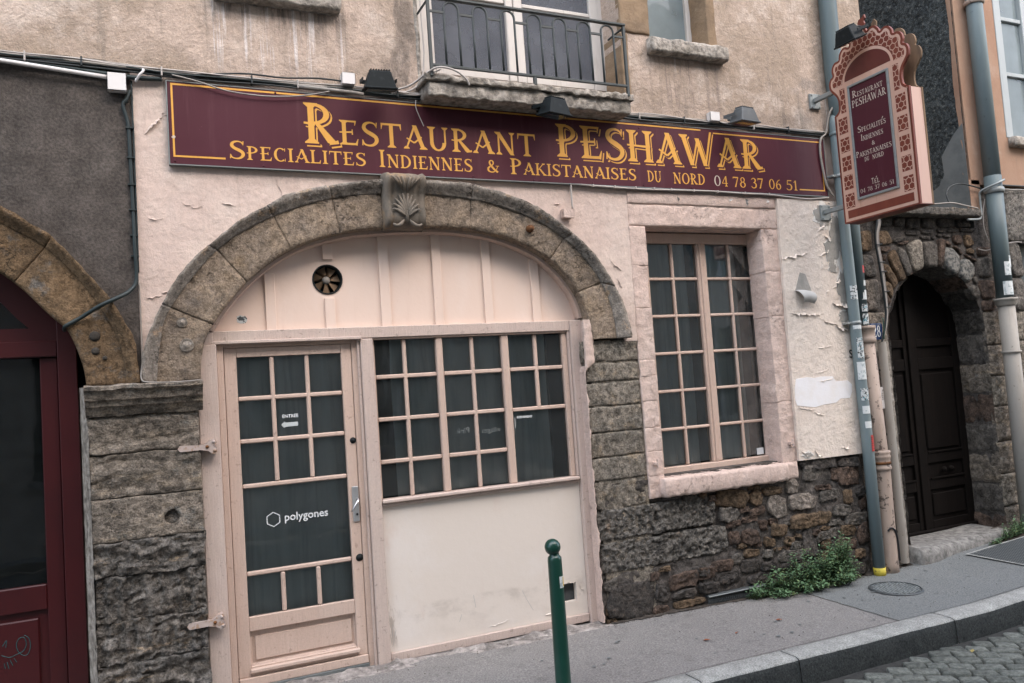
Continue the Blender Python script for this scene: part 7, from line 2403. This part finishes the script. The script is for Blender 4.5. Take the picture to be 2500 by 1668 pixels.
def half(u, v):
    t = math.pi * (1 + u)
    z = .02 + 2.055 * v
    x = 4.872 - .029 * (1 - math.exp(-3 * (1 - v) * 0)) + .0 * v
    return (4.868 - .025 * v + .046 * math.cos(t), -.012 + .045 * math.sin(t), z)


hc.grid(half, 8, 12)
at_root(hc.build('cover', 'pipe_pale', smooth=True), cc)
for z in (.3, .6, .9, 1.2, 1.5, 1.8):
    at_root(MB().box(4.868 - .025 * (z / 2.07) - .050, 4.868 - .025 * (z / 2.07) - .043, -.016, -.005, z, z + .02).build('fixing', 'joint_dark'), cc)
for i, (dx, r, m, l) in enumerate([(0, .011, 'cable_black', 'black cable running down to the cable cover'), (.022, .009, 'cable_white', 'pale cable running down to the cable cover'), (.04, .007, 'cable_grey', 'thin grey cable running down to the cable cover')]):
    cable('facade_cable', m, [(4.97 + dx * .5, .02, 3.34), (4.945 + dx, -.02, 3.23), (4.905 + dx, -.02, 3.12), (4.895 + dx, -.02, 3.0), (4.905 + dx, -.025, 2.86), (4.918 + dx, -.025, 2.72), (4.93 + dx * .8, -.025, 2.55), (4.935 + dx * .5, -.025, 2.35), (4.90 + dx * .3, -.025, 2.20), (4.85 + dx * .3, -.02, 2.07)], r, l)
for z, x in ((3.0, 4.91), (2.83, 4.92), (2.74, 4.93), (2.55, 4.945), (2.40, 4.95)):
    tag(MB().tube([(x - .022, -.035, z), (x + .05, -.036, z + .004)], .005, 6).build('cable_tie', 'cable_black'), 'black tie round the cables above the cable cover', 'cable tie', 'ties round the door cables')
cable('facade_cable', 'bollard_green', [(4.868, -.04, 2.30), (4.866, -.045, 2.20), (4.858, -.04, 2.10)], .006, 'short green wire end above the cable cover', cat='wire')

P3Y = -.10
p3 = pipe('drainpipe', 'drainpipe at the orange house, blue grey above and cream below',
          [('upper_pipe', [(6.572, P3Y, 7.4), (6.572, P3Y, 5.55), (6.572, P3Y, 3.70)], .080, 'pipe_teal'),
           ('middle_pipe', [(6.572, P3Y, 3.72), (6.568, P3Y, 2.44)], [.083, .080], 'pipe_dark_teal'),
           ('cast_pipe', [(6.58, P3Y, .0), (6.578, P3Y, 1.2), (6.574, P3Y, 2.42)], [.083, .081, .079], 'pipe_pale')])
collar(p3, 'clamp', 'pipe_cream', (6.572, P3Y, 5.56), [(.088, -.02), (.098, -.014), (.100, .02), (.088, .03)])
collar(p3, 'clamp', 'galvanised', (6.572, P3Y, 3.56), [(.092, -.02), (.096, -.018), (.096, .03), (.092, .032)])
collar(p3, 'socket', 'pipe_pale', (6.574, P3Y, 2.40), [(.085, -.03), (.10, -.01), (.10, .02), (.112, .03), (.112, .05), (.09, .052)])
collar(p3, 'clamp', 'pipe_pale', (6.576, P3Y, 1.90), [(.086, -.012), (.094, -.01), (.094, .010), (.086, .012)])
wrap(p3, 'sticker', 'sticker_white', (6.568, P3Y), .0808, -150, -70, 2.48, 2.62)
wrap(p3, 'sticker', 'sticker_white', (6.569, P3Y), .0812, -130, -80, 2.68, 2.82)
wrap(p3, 'sticker', 'sticker_white', (6.569, P3Y), .0816, -90, -60, 2.76, 2.88)
cable('facade_cable', 'cable_grey', [(4.98, -.05, 3.40), (5.6, -.09, 3.40), (5.9, -.10, 3.42), (6.1, -.10, 3.40), (6.30, -.10, 3.375)], .007, 'pale cable lying on the stone ledge under the dark wall')
cable('facade_cable', 'cable_black', [(5.90, -.08, 3.42), (5.90, -.06, 3.52), (5.98, -.05, 3.60), (6.15, -.04, 3.64), (6.35, -.04, 3.62), (6.48, -.04, 3.60)], .007, 'black cable arching up from the stone ledge to the pipe')
cable('facade_cable', 'galvanised', [(6.60, -.20, 3.66), (6.50, -.19, 3.62), (6.43, -.06, 3.57), (6.43, -.04, 3.50), (6.43, -.04, 3.38), (6.40, -.05, 3.31), (6.32, -.08, 3.27), (6.15, -.08, 3.26)], .012, 'grey bent conduit beside the right drainpipe', cat='conduit')
cable('facade_cable', 'cable_white', [(6.52, -.03, 3.50), (6.47, -.03, 3.35), (6.46, -.03, 3.20), (6.50, -.03, 3.08), (6.56, -.02, 3.02)], .005, 'thin white cable beside the right drainpipe')
cable('facade_cable', 'cable_black', [(6.60, -.03, 3.69), (6.8, -.03, 3.66), (7.2, -.03, 3.66), (8.5, -.03, 3.68)], .009, 'black cable along the lower edge of the orange plaster')
cable('facade_cable', 'cable_grey', [(6.60, -.03, 3.63), (6.9, -.04, 3.61), (7.3, -.04, 3.62), (8.5, -.03, 3.64)], .008, 'grey cable along the lower edge of the orange plaster')
cable('facade_cable', 'cable_white', [(6.38, -.0, 2.98), (6.48, -.02, 2.96), (6.66, -.02, 3.01), (6.9, -.02, 3.05), (7.05, -.02, 3.055)], .005, 'thin white cable crossing the stones behind the right pipe')
mk = text_mesh('tag_mark', 'black_ink', None, 'S', 4.405, 1.945, .045, wallplace(-.0335), 0, .02)
B(mk)

# ================================================================ BOLLARD
BX, BY = .735, -1.05
bl = empty('bollard', (BX, BY, ground_z(BX, BY)))
tag(bl, 'dark green metal bollard with a ball top on the pavement edge', 'bollard')
gz = ground_z(BX, BY)
at_root(MB().lathe([(.050, -.05), (.050, .0), (.0475, .03), (.0455, .40), (.0428, .80), (.0420, .832 - gz), (.040, .842 - gz), (.034, .848 - gz), (.030, .853 - gz), (.030, .864 - gz)], (BX, BY, gz), 28).build('post', 'bollard_green', smooth=True), bl)
ball = [(.049 * math.sin(math.pi * k / 16), -.049 * math.cos(math.pi * k / 16)) for k in range(1, 16)]
at_root(MB().lathe([(.001, -.049)] + ball + [(.0005, .049)], (BX - .008, BY, .902), 28).build('ball', 'bollard_green', smooth=True), bl)
at_root(MB().lathe([(.049, -.02), (.056, -.01), (.056, .012), (.049, .016)], (BX, BY, gz), 28).build('collar', 'bollard_green', smooth=True), bl)
wrap(bl, 'sticker', 'sticker_white', (BX, BY), .0432, -88, -30, .662, .730)
wrap(bl, 'sticker', 'sticker_yellow', (BX, BY), .0438, -55, -35, .668, .724)

# ================================================================ COVERS AND GRILLES
mh = empty('manhole_cover', (4.215, -.465, ground_z(4.215, -.465)))
tag(mh, 'round patterned iron manhole cover in the pavement', 'manhole cover')
mx, my, mr_ = 4.215, -.465, .205


def gp(x, y, l):
    return (x, y, ground_z(x, y) + l)


d = MB()
N_ = 40
d.add([gp(mx, my, .0085)] + [gp(mx + mr_ * .96 * math.cos(2 * math.pi * k / N_), my + mr_ * .96 * math.sin(2 * math.pi * k / N_), .0085) for k in range(N_)], [(0, 1 + k, 1 + (k + 1) % N_) for k in range(N_)])
at_root(d.build('plate', 'cast_iron'), mh)
rg = MB()
vs_, fs_ = [], []
for k in range(N_):
    t = 2 * math.pi * k / N_
    for r, l in ((.962, .007), (.965, .014), (1.0, .014), (1.05, .006)):
        vs_.append(gp(mx + mr_ * r * math.cos(t), my + mr_ * r * math.sin(t), l))
for k in range(N_):
    for s in range(3):
        a, b = k * 4 + s, ((k + 1) % N_) * 4 + s
        fs_.append((a, b, b + 1, a + 1))
at_root(rg.add(vs_, fs_).build('rim', 'cast_iron'), mh)
st_ = MB()
for i in range(-7, 8):
    for j in range(-6, 7):
        x, y = (i + (.5 if j % 2 else 0)) * .028, j * .030
        if math.hypot(x, y) < mr_ * .88:
            w, h = (.0105, .005) if (i + j) % 2 else (.005, .0105)
            x += mx
            y += my
            st_.add([gp(x - w, y - h, .0135), gp(x + w, y - h, .0135), gp(x + w, y + h, .0135), gp(x - w, y + h, .0135), gp(x - w * 1.2, y - h * 1.2, .008), gp(x + w * 1.2, y - h * 1.2, .008), gp(x + w * 1.2, y + h * 1.2, .008), gp(x - w * 1.2, y + h * 1.2, .008)],
                    [(0, 1, 2, 3), (4, 5, 1, 0), (5, 6, 2, 1), (6, 7, 3, 2), (7, 4, 0, 3)])
tag(at_root(st_.build('raised_studs', 'galvanised'), mh), kind='stuff')

gc = empty('chequered_cover', (6.05, -.45, ground_z(6.05, -.45)))
tag(gc, 'rectangular chequer plate cover in the pavement by the step', 'access cover')
x0, x1, y0, y1 = 5.52, 6.55, -.74, -.19
gg = MB()
gg.grid(lambda u, v: gp(x0 + (x1 - x0) * u, y0 + (y1 - y0) * v, .010), 10, 4)
at_root(gg.build('plate', 'cast_iron'), gc)
fr_ = MB()
for (a, b, c, e) in ((x0 - .02, x1 + .02, y0 - .02, y0), (x0 - .02, x1 + .02, y1, y1 + .02), (x0 - .02, x0, y0, y1), (x1, x1 + .02, y0, y1)):
    fr_.grid(lambda u, v: gp(a + (b - a) * u, c + (e - c) * v, .013), 10, 1)
at_root(fr_.build('frame', 'kerb_granite'), gc)
st_ = MB()
i = 0
x = x0 + .02
while x < x1 - .01:
    j = 0
    y = y0 + .02
    while y < y1 - .012:
        w, h = (.012, .0045)
        st_.add([gp(x - w, y - h, .0145), gp(x + w, y - h * .4, .0145), gp(x + w, y + h, .0145), gp(x - w, y + h * .4, .0145)], [(0, 1, 2, 3)])
        y += .020
        j += 1
    x += .046
    i += 1
tag(at_root(st_.build('raised_studs', 'galvanised'), gc), kind='stuff')

vg = empty('cellar_vent', (2.87, -.02, 0))
tag(vg, 'low black iron cellar vent grille at the foot of the rubble wall', 'vent grille')
at_root(MB().box(2.62, 3.22, -.022, .05, .075, .092).build('top_bar', 'cast_iron', bevel=.003), vg)
at_root(MB().box(2.62, 3.22, -.032, -.023, .078, .086).build('lip', 'galvanised', bevel=.002), vg)
at_root(MB().box(2.62, 3.22, .02, .03, -.03, .075).build('void', 'black_ink'), vg)
mesh_ = MB()
for k in range(30):
    x = 2.625 + .02 * k
    zg = ground_z(x, 0) + .004
    for s in (-1, 1):
        pts = [(x - .012 * s, -.010 + .004 * s, zg), (x + .004 * s, -.016 + .004 * s, zg + .02), (x - .004 * s, -.010 + .004 * s, zg + .045), (x + .012 * s, -.012 + .004 * s, .075)]
        mesh_.tube(pts, .003, 5, False)
tag(at_root(mesh_.build('wire_mesh', 'cast_iron'), vg), kind='stuff')

# ================================================================ WEEDS AND LITTER
def weed(name, label, spots, seed, leaf=.034):
    """spots: (x, y, height, spread, stems)"""
    r_ = random.Random(seed)
    xs_ = sum(s[0] for s in spots) / len(spots)
    ys_ = sum(s[1] for s in spots) / len(spots)
    root = empty(name, (xs_, ys_, ground_z(xs_, ys_)))
    tag(root, label, 'weed', 'weeds at the foot of the walls')
    sm_, lf = MB(), MB()
    for (x, y, h, spd, ns) in spots:
        for _ in range(ns):
            bx, by = x + r_.gauss(0, spd * .35), y + r_.uniform(-.03, .03)
            bz = ground_z(bx, by)
            hh = h * (r_.uniform(.5, 1.05) if r_.random() < .88 else r_.uniform(1.1, 1.35))
            lean = Vector((r_.uniform(-.7, .7), r_.uniform(-.95, .05), 0)) * spd * .9
            pts = []
            for k in range(6):
                t = k / 5
                pts.append(Vector((bx, by, bz)) + lean * t ** 1.4 + Vector((r_.uniform(-.006, .006), r_.uniform(-.006, .006), hh * t * (1 - .18 * t * (lean.length / max(hh, .05))))))
            pts = [Vector((p.x, min(p.y, -.012), max(p.z, ground_z(p.x, p.y) + .004))) for p in pts]
            sm_.tube(pts, [.0028, .0025, .0022, .002, .0016, .001], 5, False)
            nl = max(7, int(hh / .012))
            for q in range(nl):
                t = .12 + .88 * (q + .5) / nl
                i = min(4, int(t * 5))
                p = pts[i].lerp(pts[i + 1], t * 5 - i)
                az = q * 2.4 + r_.uniform(-.4, .4)
                el = r_.uniform(-.15, .75)
                d = Vector((math.cos(az) * math.cos(el), math.sin(az) * math.cos(el), math.sin(el)))
                L = leaf * r_.choice((.5, .7, .9, 1.0, 1.25)) * r_.uniform(.8, 1.15) * (1.1 - .35 * t)
                side_ = d.cross(Vector((0, 0, 1)))
                if side_.length < .1:
                    side_ = Vector((1, 0, 0))
                side_.normalize()
                up = side_.cross(d)
                w = L * r_.uniform(.20, .28)
                a = p + d * L * .12
                m1, m2 = p + d * L * .45, p + d * L * .75
                tip = p + d * L + Vector((0, 0, -.15 * L))
                vs = [a, m1 + side_ * w + up * w * .35, m1 - side_ * w + up * w * .35, m2 + side_ * w * .7 + up * w * .2, m2 - side_ * w * .7 + up * w * .2, tip, m1, m2]
                vs = [(v.x, min(v.y, -.008), max(v.z, ground_z(v.x, v.y) + .003)) for v in vs]
                lf.cur = 1 if r_.random() < .16 else 0
                lf.add(vs, [(0, 6, 1), (0, 2, 6), (1, 6, 7, 3), (6, 2, 4, 7), (3, 7, 5), (7, 4, 5)])
    tag(at_root(sm_.build('stems', 'weed_stem'), root), kind='stuff')
    tag(at_root(lf.build('foliage', ['weed_leaf', 'weed_leaf_pale']), root), kind='stuff')
    return root


weed('weed_clump', 'bushy green weed along the foot of the rubble wall', [(3.08, -.07, .14, .14, 22), (3.28, -.06, .22, .14, 20), (3.42, -.08, .24, .17, 26), (3.60, -.07, .29, .16, 26), (3.76, -.08, .31, .17, 28), (3.92, -.07, .36, .14, 26), (4.05, -.06, .36, .11, 22), (4.14, -.06, .28, .09, 14), (3.95, -.14, .16, .17, 26), (3.62, -.15, .13, .19, 26), (3.30, -.14, .11, .16, 20)], 4, .046)
weed('weed_clump', 'low green weed beside the right end of the door step', [(5.96, -.14, .07, .10, 12), (6.16, -.12, .13, .10, 16), (6.32, -.10, .17, .11, 22), (6.45, -.08, .12, .10, 20), (6.55, -.10, .12, .08, 14), (6.70, -.12, .10, .08, 12)], 8, .036)
# earth bank under the second weed
eb = MB()
eb.grid(lambda u, v: (5.98 + .95 * u, .06 - .20 * v, ground_z(5.98 + .95 * u, .06 - .2 * v) + .002 + .085 * (1 - v) ** 1.5 * min(1, 4 * u, 4 * (1 - u)) + .008 * fr(6 + u, v, 0, 9)), 30, 8)
tag(eb.build('earth_bank', 'soil', smooth=True), kind='structure')
lr = random.Random(2)
for i, (x, y, m, l) in enumerate([(2.80, -.62, 'dry_leaf', 'reddish dry leaf on the pavement nearest the cellar vent'), (2.05, -.72, 'dry_leaf', 'reddish dry leaf on the pavement nearest the kerb'), (2.33, -.70, 'dry_leaf', 'tiny reddish leaf fragment in the middle of the pavement'), (3.72, -1.50, 'dry_leaf_yellow', 'yellow leaf on the cobbles by the kerb'), (5.05, -.10, 'dry_leaf', 'brown leaf at the left corner of the door step')]):
    s = .028 if i != 2 else .016
    z = (ground_z(x, y) + .008) if y > -1.2 else ground_z(x, y) - ROAD_DROP + .012
    t = lr.uniform(0, 6)
    o = MB()

    def L_(a, b, c):
        return (x + a * math.cos(t) - b * math.sin(t), y + a * math.sin(t) + b * math.cos(t), z + c)
    o.add([L_(-s, 0, 0), L_(-.3 * s, .55 * s, .006), L_(-.1 * s, 0, .0), L_(-.3 * s, -.55 * s, .008), L_(.5 * s, .4 * s, .004), L_(.5 * s, -.4 * s, .006), L_(s, 0, .008)], [(0, 2, 1), (0, 3, 2), (1, 2, 4), (3, 5, 2), (2, 6, 4), (2, 5, 6)])
    tag(o.build('dry_leaf', m), l, 'leaf', 'fallen leaves')

# ================================================================ HOUSE ACROSS THE STREET (lights and mirrors into the panes)
fb = empty('opposite_building', (1.5, -8.2, 0))
tag(fb, 'plastered house across the street, seen in the window reflections', 'building')
ho = []
for fl_ in range(3):
    for k in range(8):
        xx = -8 + 2.5 * k
        ho.append([(xx, 1.0 + 3.0 * fl_), (xx, 2.9 + 3.0 * fl_), (xx + 1.05, 2.9 + 3.0 * fl_), (xx + 1.05, 1.0 + 3.0 * fl_)])
at_root(MB().prism([(-11, -.3), (13, -.3), (13, 9.6), (-11, 9.6)], -8.4, -8.1, ho).build('wall', 'far_plaster'), fb)
for h in ho:
    xa, za, zb_ = h[0][0], h[0][1], h[1][1]
    w_ = at_root(MB().box(xa, xa + 1.05, -8.34, -8.30, za, zb_).build('window', 'dark_glass'), fb)
    at_root(MB().box(xa + .49, xa + .56, -8.29, -8.25, za, zb_).build('mullion', 'white_frame'), fb)
    at_root(MB().box(xa - .08, xa + 1.13, -8.10, -8.02, za - .1, za - .005).build('sill', 'sill_stone'), fb)
at_root(MB().box(-11, 13, -8.8, -8.41, -.3, 9.5).build('room_wall', 'room_dark'), fb)
at_root(MB().box(-11.2, 13.2, -8.8, -7.75, 9.6, 9.75).build('eaves', 'far_shutter'), fb)
pvo = sheet('pavement_opposite', 'asphalt_warm', -11, 13, -8.1, -7.5, -.02, 60, 3)
tag(pvo, kind='structure')
